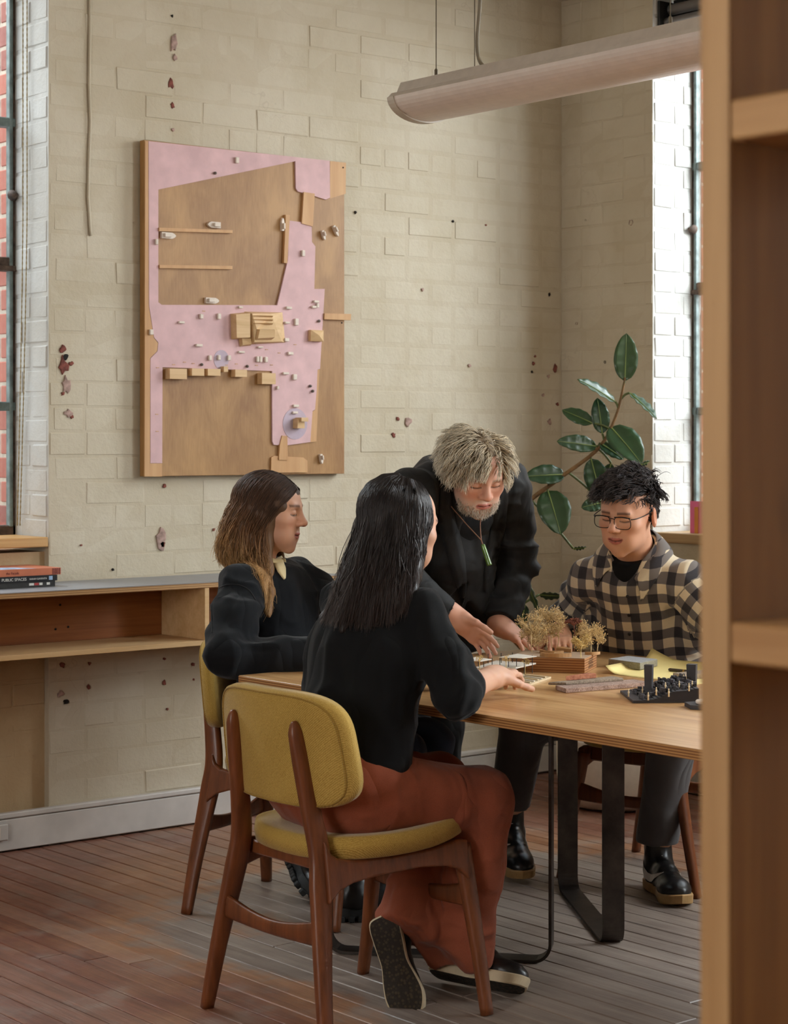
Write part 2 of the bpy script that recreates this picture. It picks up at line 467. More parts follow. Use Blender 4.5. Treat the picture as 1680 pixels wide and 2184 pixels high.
for i, (px, py, r, c, tl) in enumerate(chips):
    Yf = 0.03 if False else 0.0
    chip(wall_back, ptY(px, py, Yf), r, (M_DARK, M_CHIP, M_CHIP2)[c], 'x', 20+i, tl)
for i, (px, py, r, c) in enumerate([(1290, 772, .006, 0), (1345, 475, .012, 2), (1230, 690, .006, 1), (1250, 470, .005, 0)]):
    chip(wall_right, ptX(px, py, 0.0), r, (M_DARK, M_CHIP, M_CHIP2)[c], 'y', 90+i)

# skirting
def skirting(name, along, a, b, face):
    mb = MB(); t = 0.022
    if along == 'x':
        mb.box((a, face-t, 0.006), (b, face+0.002, 0.112), 0.003); mb.box((a, face-t-0.004, 0.115), (b, face+0.002, SK_T), 0.004)
    else:
        mb.box((face-t, a, 0.006), (face+0.002, b, 0.112), 0.003); mb.box((face-t-0.004, a, 0.115), (face+0.002, b, SK_T), 0.004)
    return tag(mb.build(name, M_SKIRT), kind='structure')
skirting('baseboard_back', 'x', -8, -0.024, 0.0); skirting('baseboard_right', 'y', -8.5, -0.002, 0.0)

# floor: narrow boards along Y, worn grey around the table
t = NT('worn_floorboard'); w = t.coords('World')
wear = t.n('ShaderNodeVectorMath', operation='DISTANCE')
mp = t.coords('World', scale=(1.0, 0.62, 1.0)); t.l(mp, wear.inputs[0]); wear.inputs[1].default_value = (-1.95, -1.36, 0)
nb = t.noise(w, 1.7, 5, 0.62, 0.3)
wr = t.math('ADD', wear.outputs['Value'], t.math('MULTIPLY', t.math('SUBTRACT', nb, 0.5), 1.5))
gs = t.coords('World', scale=(26, 1.6, 26)); g1 = t.noise(gs, 1.5, 5, 0.65, 0.3)
g2 = t.noise(t.coords('World', scale=(140, 5, 140)), 1.0, 2, 0.6)
n5 = t.noise(w, 5.5, 4, 0.65)
cg = t.ramp(g1, [(0.3, srgb(108, 98, 92)), (0.7, srgb(160, 148, 138))])
co = t.ramp(g1, [(0.3, srgb(140, 88, 54)), (0.7, srgb(184, 130, 88))])
cr = t.ramp(g1, [(0.3, srgb(96, 50, 38)), (0.7, srgb(150, 88, 66))])
cc = t.mix(t.ramp(wr, [(0.86, (0, 0, 0, 1)), (0.99, (1, 1, 1, 1))]), cg, co)
cc = t.mix(t.ramp(wr, [(1.08, (0, 0, 0, 1)), (1.45, (1, 1, 1, 1))]), cc, cr) if False else cc
f2 = t.math('MULTIPLY', t.math('SUBTRACT', wr, 1.02), 3.0, clamp=True)
cc = t.mix(f2, cc, cr)
cc = t.mix(t.math('MULTIPLY', t.ramp(n5, [(0.52, (0, 0, 0, 1)), (0.68, (1, 1, 1, 1))]), 0.55), cc, srgb(158, 144, 132))
oi = t.n('ShaderNodeObjectInfo')
cc = t.mix(0.28, cc, t.ramp(oi.outputs['Random'], [(0, (0.10, 0.05, 0.04, 1)), (0.5, (0.30, 0.2, 0.15, 1)), (1, (0.42, 0.32, 0.25, 1))]), 'MIX')
t.set(cc, t.ramp(n5, [(0.3, (0.30, 0.30, 0.30, 1)), (0.7, (0.55, 0.55, 0.55, 1))]), 0, 0.45)
t.bump(t.math('ADD', g2, t.math('MULTIPLY', g1, 0.7)), 0.3, 0.003)
M_FLOOR = t.m
mb = MB(); mb.box((-8.3, -8.8, -0.2), (0.4, 0.4, -0.012))
floor = tag(mb.build('floor', M_DARK), kind='structure')
BW = 0.0805; rr = random.Random(21)
BM = {}
def board_mesh(L):
    L = round(L, 1)
    if L not in BM:
        V, F = cbox((-BW/2+.0018, -L/2+.001, -.012), (BW/2-.0018, L/2-.001, 0), .0022)
        BM[L] = mesh_from('floor_board', V, F); BM[L].materials.append(M_FLOOR)
    return BM[L]
x = -0.01-BW/2; nb_ = 0
while x > -6.2:
    y1 = 0.0; first = True
    while y1 > -8.5:
        L = round(rr.uniform(1.2, 4.6) if first else rr.uniform(3.0, 5.2), 1); first = False
        L = min(L, round(y1+8.5, 1))
        if L < 0.3: break
        yc = y1-L/2
        if y1 > -7.6:
            o = add('floor_board', board_mesh(L), None, floor, (x, yc, rr.uniform(-.0012, 0.0)), (0, rr.uniform(-.004, .004), 0)); nb_ += 1
        y1 -= L
    x -= BW

# windows -----------------------------------------------------------------
M_STEEL = plain('steel_frame_green_grey', (112, 126, 124), 0.55, var=0.2, scale=25)
M_RUST = plain('rusty_frame', (92, 76, 66), 0.8, var=0.3, scale=40, bump=0.4)
g = NT('window_glass'); g.t.nodes.remove(g.b)
tr = g.n('ShaderNodeBsdfTransparent'); gl = g.n('ShaderNodeBsdfGlossy'); gl.inputs['Roughness'].default_value = 0.02
mx = g.n('ShaderNodeMixShader'); mx.inputs[0].default_value = 0.06
tr.inputs[0].default_value = (0.93, 0.96, 0.96, 1)
g.l(tr.outputs[0], mx.inputs[1]); g.l(gl.outputs[0], mx.inputs[2]); g.l(mx.outputs[0], g.out.inputs[0])
M_GLASS = g.m
def steel_window(name, axis, a, b, pos):
    """axis 'x': spans X a..b at Y=pos ; axis 'y': spans Y a..b at X=pos"""
    root = empty(name, kind='structure')
    def bx(nm, u0, u1, v0, v1, w0, w1, m, bev=.003):
        lo, hi = ((u0, pos+v0, w0), (u1, pos+v1, w1)) if axis == 'x' else ((pos+v0, u0, w0), (pos+v1, u1, w1))
        mb = MB().box(lo, hi, bev); return mb.build(nm, m, root)
    B, T = W1B+0.02, W1T
    for u in (a, b-0.013): bx('outer_frame', u, u+0.013, 0, 0.05, B, T, M_RUST)
    bx('outer_frame', a, b, 0, 0.05, T-0.04, T, M_RUST); bx('outer_frame', a, b, 0, 0.05, B, B+0.035, M_RUST)
    n = max(2, round((b-a)/0.48)); us = [a+0.013+(b-a-0.026)*i/n for i in range(n+1)]
    zs = [B+0.035, 1.522, 2.035, 2.53, T-0.04]
    for i in range(1, n): bx('glazing_bar', us[i]-.018, us[i]+.018, 0.008, 0.045, B, T, M_STEEL)
    for u in (a+0.013, b-0.027): bx('casement_stile', u, u+0.014, -0.006, 0.022, B+.03, T-.04, M_STEEL)
    for z in zs[1:-1]: bx('glazing_bar', a, b, -0.002, 0.045, z-.016, z+.016, M_STEEL if z != zs[2] else M_RUST)
    bx('transom_rail', a, b, -0.010, 0.035, zs[2]-.034, zs[2]-.014, M_RUST)
    for i in range(n):
        for j in range(4):
            bx('pane', us[i]+.012, us[i+1]-.012, 0.022, 0.026, zs[j]+.01, zs[j+1]-.01, M_GLASS, 0)
    # catch on the jamb side
    if axis == 'x': MB().lathe([(.004, -.01), (.018, -.006), (.02, .0), (.014, .012), (.006, .03)], 10, Matrix.Translation((b-0.02, pos-0.012, 2.27)) @ Matrix.Rotation(PI/2, 4, 'X')).build('window_catch', M_RUST, root, True)
    else: MB().lathe([(.004, -.01), (.018, -.006), (.02, .0), (.014, .012), (.006, .03)], 10, Matrix.Translation((pos-0.012, b-0.02, 2.27)) @ Matrix.Rotation(-PI/2, 4, 'Y')).build('window_catch', M_RUST, root, True)
    return root
steel_window('window_1', 'x', W1L, W1R, REV-0.01)
steel_window('window_2', 'y', W2F, W2N, REV-0.01)
steel_window('window_3', 'y', W3[0], W3[1], REV-0.01)
steel_window('window_4', 'y', W4[0], W4[1], REV-0.01)

M_SILL = wood('oak_sill', (176, 128, 72), (206, 164, 108), 0, 1.0, 0.4, 'World')
M_SILL2 = wood('oak_sill_side', (150, 116, 78), (190, 156, 112), 1, 1.0, 0.4, 'World')
tag(MB().box((W1L, -0.012, W1B-0.012), (W1R-0.008, REV-0.02, W1B+0.022), .003).build('trim_1', M_SILL), kind='structure')
tag(MB().box((-0.012, W2F, W1B-0.055), (REV-0.02, W2N-0.006, W1B-0.015), .003).build('trim_2', M_SILL2), kind='structure')

# neighbouring red brick building seen through the glass
M_EXT = NT('red_brick_outside')
oi = M_EXT.n('ShaderNodeObjectInfo')
c = M_EXT.ramp(oi.outputs['Random'], [(0, srgb(150, 70, 58)), (0.5, srgb(176, 92, 74)), (1, srgb(128, 62, 60))])
nn = M_EXT.noise(M_EXT.coords('World'), 40, 4); c = M_EXT.mix(M_EXT.math('MULTIPLY', nn, 0.5), c, srgb(196, 140, 120))
M_EXT.set(c, 0.9); M_EXT = M_EXT.m
M_EXTM = plain('outside_mortar', (196, 178, 160), 0.95, var=0.1)
ext = tag(MB().box((-6.5, 2.6, -0.5), (0.2, 2.9, 4.2)).box((2.6, -6.0, -0.5), (2.9, 0.4, 3.2)).build('exterior_wall', M_EXTM), kind='structure')
V, F = cbox((-.115, -.02, -.037), (.115, .02, .037), .004); me_eb = mesh_from('brick', V, F); me_eb.materials.append(M_EXT)
V, F = cbox((-.055, -.02, -.037), (.055, .02, .037), .004); me_ej = mesh_from('brick', V, F); me_ej.materials.append(M_EXT)
MB().box((W1R-.001, REV+.036, W1B-.05), (W1R+.25, .56, W1T+.1)).build('outer_jamb', M_EXTM, wall_back); MB().box((REV+.036, W2N-.001, W1B-.05), (.56, W2N+.25, W1T+.1)).build('outer_jamb', M_EXTM, wall_right)
z = W1B; row = 0
while z < W1T:
    for a, b in (((.285, .393), (.403, .511), (.521, .558)) if row % 2 else ((.285, .338), (.348, .456), (.466, .556))):
        add('jamb_brick', me_ej, None, wall_back, (W1R+.0155, (a+b)/2, z), (0, 0, PI/2), ((b-a)/.11, 1, 1)); add('jamb_brick', me_ej, None, wall_right, ((a+b)/2, W2N+.0155, z), None, ((b-a)/.11, 1, 1))
    z += .086; row += 1
z = 0.3; row = 0; rr = random.Random(5)
while z < 4.2:
    for k in range(4):
        xx = -2.2+k*0.242+(0.121 if row % 2 else 0)
        add('brick', me_eb, None, ext, (xx, 2.6+0.012, z))
    if z < 3.2:
        for k in range(3):
            yy = -1.35+k*0.242+(0.121 if row % 2 else 0)
            add('brick', me_eb, None, ext, (2.6+0.012, yy, z), (0, 0, PI/2))
    z += 0.086; row += 1
# ------------------------------------------------------------------ implicit modelling (smooth unions -> surface nets)
def v3(p): return np.array([float(p[0]), float(p[1]), float(p[2])])
def unit(v):
    v = np.asarray(v, float); return v/np.linalg.norm(v)
class Sdf:
    def __init__(s, k=0.02): s.ops = []; s.k = k
    def cone(s, a, b, ra, rb=None, k=None, flat=None, mode='u'):
        rb = ra if rb is None else rb; a = v3(a); b = v3(b); fm = 1.0
        if flat is not None: flat = (unit(flat[0]), float(flat[1])); fm = max(1, flat[1])
        m = max(ra, rb)*fm
        s.ops.append(('cone', np.minimum(a, b)-m, np.maximum(a, b)+m, s.k if k is None else k, mode, (a, b, ra, rb, flat))); return s
    def chain(s, P, R, k=None, flat=None):
        for i in range(len(P)-1): s.cone(P[i], P[i+1], R[i], R[i+1], k, flat)
        return s
    def ell(s, c, r, R=None, k=None, mode='u'):
        c = v3(c); r = np.array(r, float); R = np.eye(3) if R is None else np.array(R, float)
        m = max(r); s.ops.append(('ell', c-m, c+m, s.k if k is None else k, mode, (c, r, R))); return s
    def box(s, c, h, R=None, rnd=0.01, k=None, mode='u'):
        c = v3(c); h = np.array(h, float); R = np.eye(3) if R is None else np.array(R, float)
        m = np.linalg.norm(h); s.ops.append(('box', c-m, c+m, s.k if k is None else k, mode, (c, h, R, rnd))); return s
    def half(s, p, n, lo=None, hi=None, k=0.0):
        """keep the side where (x-p).n < 0, inside the box lo..hi"""
        s.ops.append(('half', None if lo is None else v3(lo), None if hi is None else v3(hi), k, 'i', (v3(p), unit(v3(n))))); return s
    def mesh(s, h=0.006, disp=None, smooth=0):
        lo = np.min([o[1] for o in s.ops if o[0] != 'half' and o[4] == 'u'], 0)-4*h-0.012
        hi = np.max([o[2] for o in s.ops if o[0] != 'half' and o[4] == 'u'], 0)+4*h+0.012
        n = np.ceil((hi-lo)/h).astype(int)+1
        ax = [np.arange(n[i], dtype=np.float32)*h+lo[i] for i in range(3)]
        D = np.full(tuple(n), 1.0, np.float32)
        for typ, a, b, k, mode, par in s.ops:
            m = k+3*h
            if a is None: sl = [slice(0, n[i]) for i in range(3)]
            else:
                i0 = np.clip(np.floor((a-m-lo)/h).astype(int), 0, n-1); i1 = np.clip(np.ceil((b+m-lo)/h).astype(int)+1, 1, n)
                if np.any(i1 <= i0): continue
                sl = [slice(i0[i], i1[i]) for i in range(3)]
            X = ax[0][sl[0]][:, None, None]; Y = ax[1][sl[1]][None, :, None]; Z = ax[2][sl[2]][None, None, :]
            if typ == 'cone':
                pa, pb, ra, rb, flat = par; ab = (pb-pa); L2 = max(float(ab@ab), 1e-12)
                t = np.clip(((X-pa[0])*ab[0]+(Y-pa[1])*ab[1]+(Z-pa[2])*ab[2])/L2, 0, 1)
                qx = X-pa[0]-t*ab[0]; qy = Y-pa[1]-t*ab[1]; qz = Z-pa[2]-t*ab[2]
                q2 = qx*qx+qy*qy+qz*qz
                if flat is not None:
                    w, f = flat; qw = qx*w[0]+qy*w[1]+qz*w[2]; q2 = q2-qw*qw*(1-1/(f*f))
                d = np.sqrt(np.maximum(q2, 1e-12))-(ra+(rb-ra)*t)
            elif typ == 'ell':
                c, r, R = par; x, y, z = X-c[0], Y-c[1], Z-c[2]
                u = [(x*R[i][0]+y*R[i][1]+z*R[i][2])/r[i] for i in range(3)]
                k0 = np.sqrt(u[0]**2+u[1]**2+u[2]**2)+1e-9
                k1 = np.sqrt((u[0]/r[0])**2+(u[1]/r[1])**2+(u[2]/r[2])**2)+1e-9
                d = k0*(k0-1)/k1
            elif typ == 'box':
                c, hh, R, rn = par; x, y, z = X-c[0], Y-c[1], Z-c[2]
                q = [np.abs(x*R[i][0]+y*R[i][1]+z*R[i][2])-(hh[i]-rn) for i in range(3)]
                d = np.sqrt(np.maximum(q[0], 0)**2+np.maximum(q[1], 0)**2+np.maximum(q[2], 0)**2)+np.minimum(np.maximum(np.maximum(q[0], q[1]), q[2]), 0)-rn
            else:
                p, nn = par; d = (X-p[0])*nn[0]+(Y-p[1])*nn[1]+(Z-p[2])*nn[2]
            cur = D[tuple(sl)]; d = d.astype(np.float32)
            if mode == 'u':
                if k > 0:
                    hh_ = np.maximum(k-np.abs(cur-d), 0)/k; D[tuple(sl)] = np.minimum(cur, d)-hh_*hh_*k*0.25
                else: D[tuple(sl)] = np.minimum(cur, d)
            elif mode == 's':
                e = -d
                if k > 0:
                    hh_ = np.maximum(k-np.abs(cur-e), 0)/k; D[tuple(sl)] = np.maximum(cur, e)+hh_*hh_*k*0.25
                else: D[tuple(sl)] = np.maximum(cur, e)
            else:
                if k > 0:
                    hh_ = np.maximum(k-np.abs(cur-d), 0)/k; D[tuple(sl)] = np.maximum(cur, d)+hh_*hh_*k*0.25
                else: D[tuple(sl)] = np.maximum(cur, d)
        D[0], D[-1] = 1, 1; D[:, 0], D[:, -1] = 1, 1; D[:, :, 0], D[:, :, -1] = 1, 1
        V, Q = surface_nets(D, lo, h)
        for _ in range(smooth): V = lap_smooth(V, Q, 0.5)
        if disp is not None:
            N = vnormals(V, Q); V = V+N*disp(V, N)[:, None]
        return V, Q
def surface_nets(D, lo, h):
    S = D < 0
    c = [S[i:S.shape[0]-1+i, j:S.shape[1]-1+j, k:S.shape[2]-1+k] for i in (0, 1) for j in (0, 1) for k in (0, 1)]
    anyv = c[0].copy(); allv = c[0].copy()
    for q in c[1:]: anyv |= q; allv &= q
    act = anyv & ~allv
    I = np.argwhere(act); n = len(I)
    idm = np.full(act.shape, -1, np.int32); idm[act] = np.arange(n, dtype=np.int32)
    off = np.array([(i, j, k) for i in (0, 1) for j in (0, 1) for k in (0, 1)])
    vals = np.stack([D[I[:, 0]+o[0], I[:, 1]+o[1], I[:, 2]+o[2]] for o in off], 1)
    acc = np.zeros((n, 3)); cnt = np.zeros(n)
    for a in range(8):
        for b in range(a+1, 8):
            if np.abs(off[a]-off[b]).sum() != 1: continue
            va, vb = vals[:, a], vals[:, b]; m = (va < 0) != (vb < 0)
            t = np.where(m, va/np.where(m, va-vb, 1), 0)
            p = off[a]+(off[b]-off[a])*t[:, None]
            acc += np.where(m[:, None], p, 0); cnt += m
    V = (acc/cnt[:, None]+I)*h+lo
    Q = []
    for axis in range(3):
        sl0 = [slice(None)]*3; sl1 = [slice(None)]*3; sl0[axis] = slice(0, -1); sl1[axis] = slice(1, None)
        A = S[tuple(sl0)]; B = S[tuple(sl1)]
        E = np.argwhere(A != B)
        o1, o2 = [(1, 2), (2, 0), (0, 1)][axis]
        E = E[(E[:, o1] > 0) & (E[:, o2] > 0) & (E[:, o1] < idm.shape[o1]) & (E[:, o2] < idm.shape[o2])]
        ins = A[E[:, 0], E[:, 1], E[:, 2]]
        def cell(d1, d2):
            e = E.copy(); e[:, o1] += d1; e[:, o2] += d2; return idm[e[:, 0], e[:, 1], e[:, 2]]
        q = np.stack([cell(-1, -1), cell(0, -1), cell(0, 0), cell(-1, 0)], 1)
        q[~ins] = q[~ins][:, ::-1]
        Q.append(q)
    Q = np.concatenate(Q); Q = Q[(Q >= 0).all(1)]
    return V, Q
def vnormals(V, Q):
    a = V[Q[:, 2]]-V[Q[:, 0]]; b = V[Q[:, 3]]-V[Q[:, 1]]; n = np.cross(a, b)
    N = np.zeros_like(V)
    for i in range(4): np.add.at(N, Q[:, i], n)
    return N/(np.linalg.norm(N, axis=1, keepdims=True)+1e-12)
def lap_smooth(V, Q, f):
    acc = np.zeros_like(V); cnt = np.zeros(len(V))
    for i in range(4):
        a, b = Q[:, i], Q[:, (i+1) % 4]
        np.add.at(acc, a, V[b]); np.add.at(cnt, a, 1); np.add.at(acc, b, V[a]); np.add.at(cnt, b, 1)
    return V+(acc/np.maximum(cnt, 1)[:, None]-V)*f
_perm = np.random.default_rng(5).random(65536).astype(np.float32)
def vnoise(P, freq=1.0, seed=0):
    """smooth value noise -1..1"""
    P = np.asarray(P)*freq+seed*17.31+1000.0; I = np.floor(P).astype(np.int64); f = P-I; f = f*f*(3-2*f)
    def hsh(i, j, k): return _perm[((i*73856093) ^ (j*19349663) ^ (k*83492791)) & 65535]
    r = 0
    for a in (0, 1):
        for b in (0, 1):
            for c in (0, 1):
                w = (f[:, 0] if a else 1-f[:, 0])*(f[:, 1] if b else 1-f[:, 1])*(f[:, 2] if c else 1-f[:, 2])
                r = r+w*hsh(I[:, 0]+a, I[:, 1]+b, I[:, 2]+c)
    return r*2-1
def sdf_obj(name, sdf, m, parent, h=0.006, disp=None, smooth=1, colf=None, uvf=None, origin=None):
    V, Q = sdf.mesh(h, disp, smooth)
    col = colf(V) if colf else None; uv = uvf(V) if uvf else None
    O = np.zeros(3) if origin is None else v3(origin)
    me = np_mesh(name, V-O, Q, True, col, uv)
    return add(name, me, m, parent)
# ------------------------------------------------------------------ table
TZ = 0.74; TX0, TX1, TY0, TY1 = -2.69, -1.45, -3.90, -1.466
M_TTOP = wood('oak_ply_table_top', (174, 120, 70), (232, 190, 134), 1, 1.1, 0.30, 'World', ring=5.0, coat=0.45)
M_TEDGE = plyedge('ply_table_edge', (128, 80, 40), (196, 146, 88), TZ-0.025, 0.025, 8)
M_BLACKSTEEL = NT('blackened_steel')
_n = M_BLACKSTEEL.noise(M_BLACKSTEEL.coords('World'), 12, 5, 0.65)
M_BLACKSTEEL.set(M_BLACKSTEEL.ramp(_n, [(0.3, srgb(48, 42, 40)), (0.7, srgb(84, 76, 70))]), 0.42, 0.75, 0.5); M_BLACKSTEEL = M_BLACKSTEEL.m
table = empty('meeting_table', ((TX0+TX1)/2, (TY0+TY1)/2, 0), 0, 'long plywood-topped meeting table on bent black steel legs', 'table')
TO = Vector(table.location)
def rel(o, parent): # children are written in world space; shift to the parent's frame
    o.parent = parent; o.matrix_parent_inverse = Matrix.Translation(-Vector(parent.location)); return o
rel(MB().box((TX0+.001, TY0, TZ-.0015), (TX1-.001, TY1-.001, TZ), 0.0008).build('table_top', M_TTOP), table)
rel(MB().box((TX0, TY0-.001, TZ-.025), (TX1, TY1, TZ-.0016), 0.001).build('plywood_edge', M_TEDGE), table)
def bent_leg(a, b):
    """flat bar: up, round the corner, along the floor, round, up"""
    a = Vector((a[0], a[1], 0)); b = Vector((b[0], b[1], 0)); u = (b-a).normalized(); L = (b-a).length; w = Vector((-u.y, u.x, 0))
    R = 0.05; th = 0.008; P = []
    def arc(cx, cz, a0, a1):
        return [(cx+R*math.cos(a0+(a1-a0)*i/7), cz+R*math.sin(a0+(a1-a0)*i/7)) for i in range(8)]
    prof = [(0, TZ-.028)]+arc(R, R, PI, 1.5*PI)+arc(L-R, R, 1.5*PI, 2*PI)+[(L, TZ-.028)]
    V = []; F = []
    n = len(prof)
    for i, (s, z) in enumerate(prof):
        p0 = Vector(prof[max(i-1, 0)]); p1 = Vector(prof[min(i+1, n-1)]); t = (p1-p0).normalized(); nn = Vector((-t.y, t.x))
        for sg in (0, 1):
            q = Vector((s, z))+nn*(th*sg)
            for wd in (-0.031, 0.031): V.append(a+u*q.x+Vector((0, 0, q.y))+w*wd)
    for i in range(n-1):
        k = 4*i; m = 4*(i+1)
        F += [[k, k+1, m+1, m], [k+2, m+2, m+3, k+3], [k, m, m+2, k+2], [k+1, k+3, m+3, m+1]]
    F += [[0, 2, 3, 1], [4*n-4, 4*n-3, 4*n-1, 4*n-2]]
    # foot plates under the top
    mb = MB().raw(V, F)
    for c in (a, b): mb.box((c.x-.05, c.y-.05, TZ-.030), (c.x+.05, c.y+.05, TZ-.0255))
    return rel(mb.build('bent_steel_leg', M_BLACKSTEEL), table)
CXT = (TX0+TX1)/2
for s in (0, 1):
    f = (lambda p: p) if s == 0 else (lambda p: (p[0], 2*TO.y-p[1]))
    bent_leg(f((-1.93, -2.19)), f((-1.545, -1.615))); bent_leg(f((-2.178, -2.205)), f((-2.575, -1.73)))

# ------------------------------------------------------------------ chairs
M_CHW = wood('walnut_stained_beech', (92, 48, 24), (134, 76, 42), 2, 1.2, 0.38, 'Object', ring=12, coat=0.15)
def fabric(name, a, b, scale=420.0, bump=0.5, sheen=0.3):
    t = NT(name); v = t.coords('Object')
    w1 = t.n('ShaderNodeTexWave', wave_type='BANDS', bands_direction='DIAGONAL'); w1.inputs['Scale'].default_value = scale/3.2; w1.inputs['Distortion'].default_value = 3.0; w1.inputs['Detail Scale'].default_value = 2
    t.l(v, w1.inputs['Vector'])
    n = t.noise(v, scale, 2, 0.7); n2 = t.noise(v, 9, 3)
    f = t.math('ADD', t.math('MULTIPLY', w1.outputs['Fac'], 0.25), t.math('ADD', t.math('MULTIPLY', n, 0.55), t.math('MULTIPLY', n2, 0.2)))
    t.set(t.ramp(f, [(0.28, srgb(*a)), (0.72, srgb(*b))]), 0.9, 0, 0.2, Sheen_Weight=sheen, Sheen_Roughness=0.4)
    t.bump(f, bump, 0.0015); return t.m
M_MUST = fabric('mustard_wool', (146, 112, 44), (206, 172, 92))
M_PIPE = fabric('mustard_piping', (128, 96, 34), (178, 142, 66))
def make_chair():
    root = empty('dining_chair')
    # rear legs run up into the back supports
    for s in (-1, 1):
        P = catmull([(-.246, s*.243, 0), (-.232, s*.212, .16), (-.208, s*.172, .36), (-.202, s*.158, .44), (-.216, s*.143, .54), (-.234, s*.132, .65), (-.247, s*.126, .72), (-.250, s*.124, .748)], 5)
        A = lerp_list([.017, .022, .030, .028, .025, .023, .018, .005], 5); B = lerp_list([.013, .015, .017, .0165, .0165, .016, .0135, .004], 5)
        V, F = sweep(P, A, B, (1, 0, 0), 14, 2.8); MB().raw(V, F).build('leg', M_CHW, root, True)
        P = catmull([(.246, s*.243, 0), (.244, s*.216, .14), (.236, s*.186, .30), (.226, s*.17, .405)], 5)
        A = lerp_list([.0155, .018, .022, .026], 5); B = lerp_list([.0135, .015, .0165, .017], 5)
        V, F = sweep(P, A, B, (1, 0, 0), 14, 2.8); MB().raw(V, F).build('leg', M_CHW, root, True)
        # side rail with flared ends
        top = [(-.20, .47), (-.185, .44), (-.165, .425), (-.12, .418), (0, .412), (.12, .415), (.205, .425), (.235, .42)]
        bot = [(-.205, .325), (-.192, .338), (-.17, .354), (-.13, .366), (-.05, .372), (.08, .374), (.16, .366), (.20, .352), (.226, .325)]
        poly = bot+top[::-1]; n = len(poly); mb = MB(); V = []
        def yy(x, z): return s*((.1735+(.2-.1735)*0)*1.0 + (0.425-z)*0.20)
        for e in (-1, 1):
            for x, z in poly: V.append((x, yy(x, z)+e*.0125, z))
        for e in (-1, 1):
            for x, z in poly: V.append((x, yy(x, z)+e*.0085 + 0, z))
        # outer & inner faces (n-gon), rim
        Fc = [list(range(n)) if s*1 > 0 else list(range(n)), [n+i for i in range(n)][::-1]]+[[i, n+i, n+(i+1) % n, (i+1) % n] for i in range(n)]
        mb.raw(V[:2*n], Fc).build('side_rail', M_CHW, root)
        o = root.children[-1]; bv = o.modifiers.new('bevel', 'BEVEL'); bv.width = 0.006; bv.segments = 3; bv.limit_method = 'ANGLE'; bv.angle_limit = 0.9
    for x, z, hs in ((-.228, .262, .192), (.240, .285, .187)):
        P = [Vector((x-.010*math.cos(PI*k/16*1.0-PI/2)*0, hs*(-1+2*k/16), z-.018*math.cos(PI*(k/16-.5)))) for k in range(17)]
        B = [.030-.012*math.sin(PI*k/16) for k in range(17)]
        V, F = sweep(P, B, [.0095]*17, (0, 0, 1), 12, 3.0); MB().raw(V, F).build('stretcher', M_CHW, root, True)
    MB().box((-.17, -.178, .385), (-.14, .178, .418), .004).build('cross_rail', M_CHW, root); MB().box((.165, -.165, .375), (.192, .165, .418), .004).build('cross_rail', M_CHW, root)
    # seat cushion: rounded, dished, front edge rolling up
    nu, nv = 44, 30
    def shell(name, outline, thick, lift, m, par, nrm):
        pass
    def cushion(fn, nr=9, na=56):
        """fn(a, r, side)->point ; closed pillow from two discs"""
        V = []; F = []
        for side in (1, -1):
            for i in range(nr+1):
                for k in range(na): V.append(fn(2*PI*k/na, i/nr, side))
        m = (nr+1)*na
        for sd in (0, 1):
            for i in range(nr):
                for k in range(na):
                    q = [sd*m+i*na+k, sd*m+(i+1)*na+k, sd*m+(i+1)*na+(k+1) % na, sd*m+i*na+(k+1) % na]
                    F.append(q if sd == 0 else q[::-1])
        for k in range(na): F.append([nr*na+k, m+nr*na+k, m+nr*na+(k+1) % na, nr*na+(k+1) % na])
        return V, F
    def sup(a, e):
        c, q = math.cos(a), math.sin(a); return math.copysign(abs(c)**(2/e), c), math.copysign(abs(q)**(2/e), q)
    def seatp(a, r, side):
        cx, cy = sup(a, 2.9); rr_ = math.sin(r*PI/2)
        x = .050+.245*cx*rr_; y = (.218-.018*cx*rr_)*cy*rr_
        base = .440+.018*max(0, (x-.05)/.245)**2*1.2+.012*(y/.2)**2-.008*math.cos(min(1, abs(x)/.2)*PI/2)
        t = .028*math.sqrt(max(0, 1-min(1, r)**10))+.0005
        return (x, y, base+side*t)
    V, F = cushion(seatp); MB().raw(V, F).build('seat', M_MUST, root, True)
    def backp(a, r, side, grow=1.0, tk=.023):
        cy, cz = sup(a, 4.2); rr_ = math.sin(r*PI/2)
        y = .250*cy*rr_*grow; zz = .137*cz*rr_*grow
        y *= 1-.05*(zz/.137)  # slightly narrower on top
        z = .677+zz
        x = -.232-.12*(z-.66)+.85*(y*y)
        t = tk*math.sqrt(max(0, 1-min(1, r)**8))+.0005
        return (x+side*t+.012, y, z+side*t*.1)
    V, F = cushion(backp); bk = MB().raw(V, F).build('backrest', M_MUST, root, True)
    # piping line on the back face
    P = [Vector(backp(2*PI*k/72, 0.80, -1))+Vector((-.0005, 0, 0)) for k in range(73)]
    MB().tube(P, .0028, 6, False).build('piping', M_PIPE, bk, True)
    return root
def copy_tree(o, parent=None):
    c = o.copy(); COL.objects.link(c); c.parent = parent
    for ch in o.children: copy_tree(ch, c)
    return c
chair = make_chair(); CHG = 'mustard upholstered dining chairs'
chair.location = (-2.89, -2.215, 0)
tag(chair, 'mustard dining chair nearest the camera, seating the woman in rust trousers', 'chair', CHG)
c2 = copy_tree(chair); c2.location = (-2.322, -1.255, 0); c2.rotation_euler = (0, 0, math.atan2(-.904, .427))
c2['label'] = 'mustard dining chair at the table end, seating the long-haired woman in dark jumper'
c3 = copy_tree(chair); c3.location = (-1.15, -1.66, 0); c3.rotation_euler = (0, 0, math.atan2(-.252, -.968))
c3['label'] = 'mustard dining chair across the table, under the man in the checked shirt'

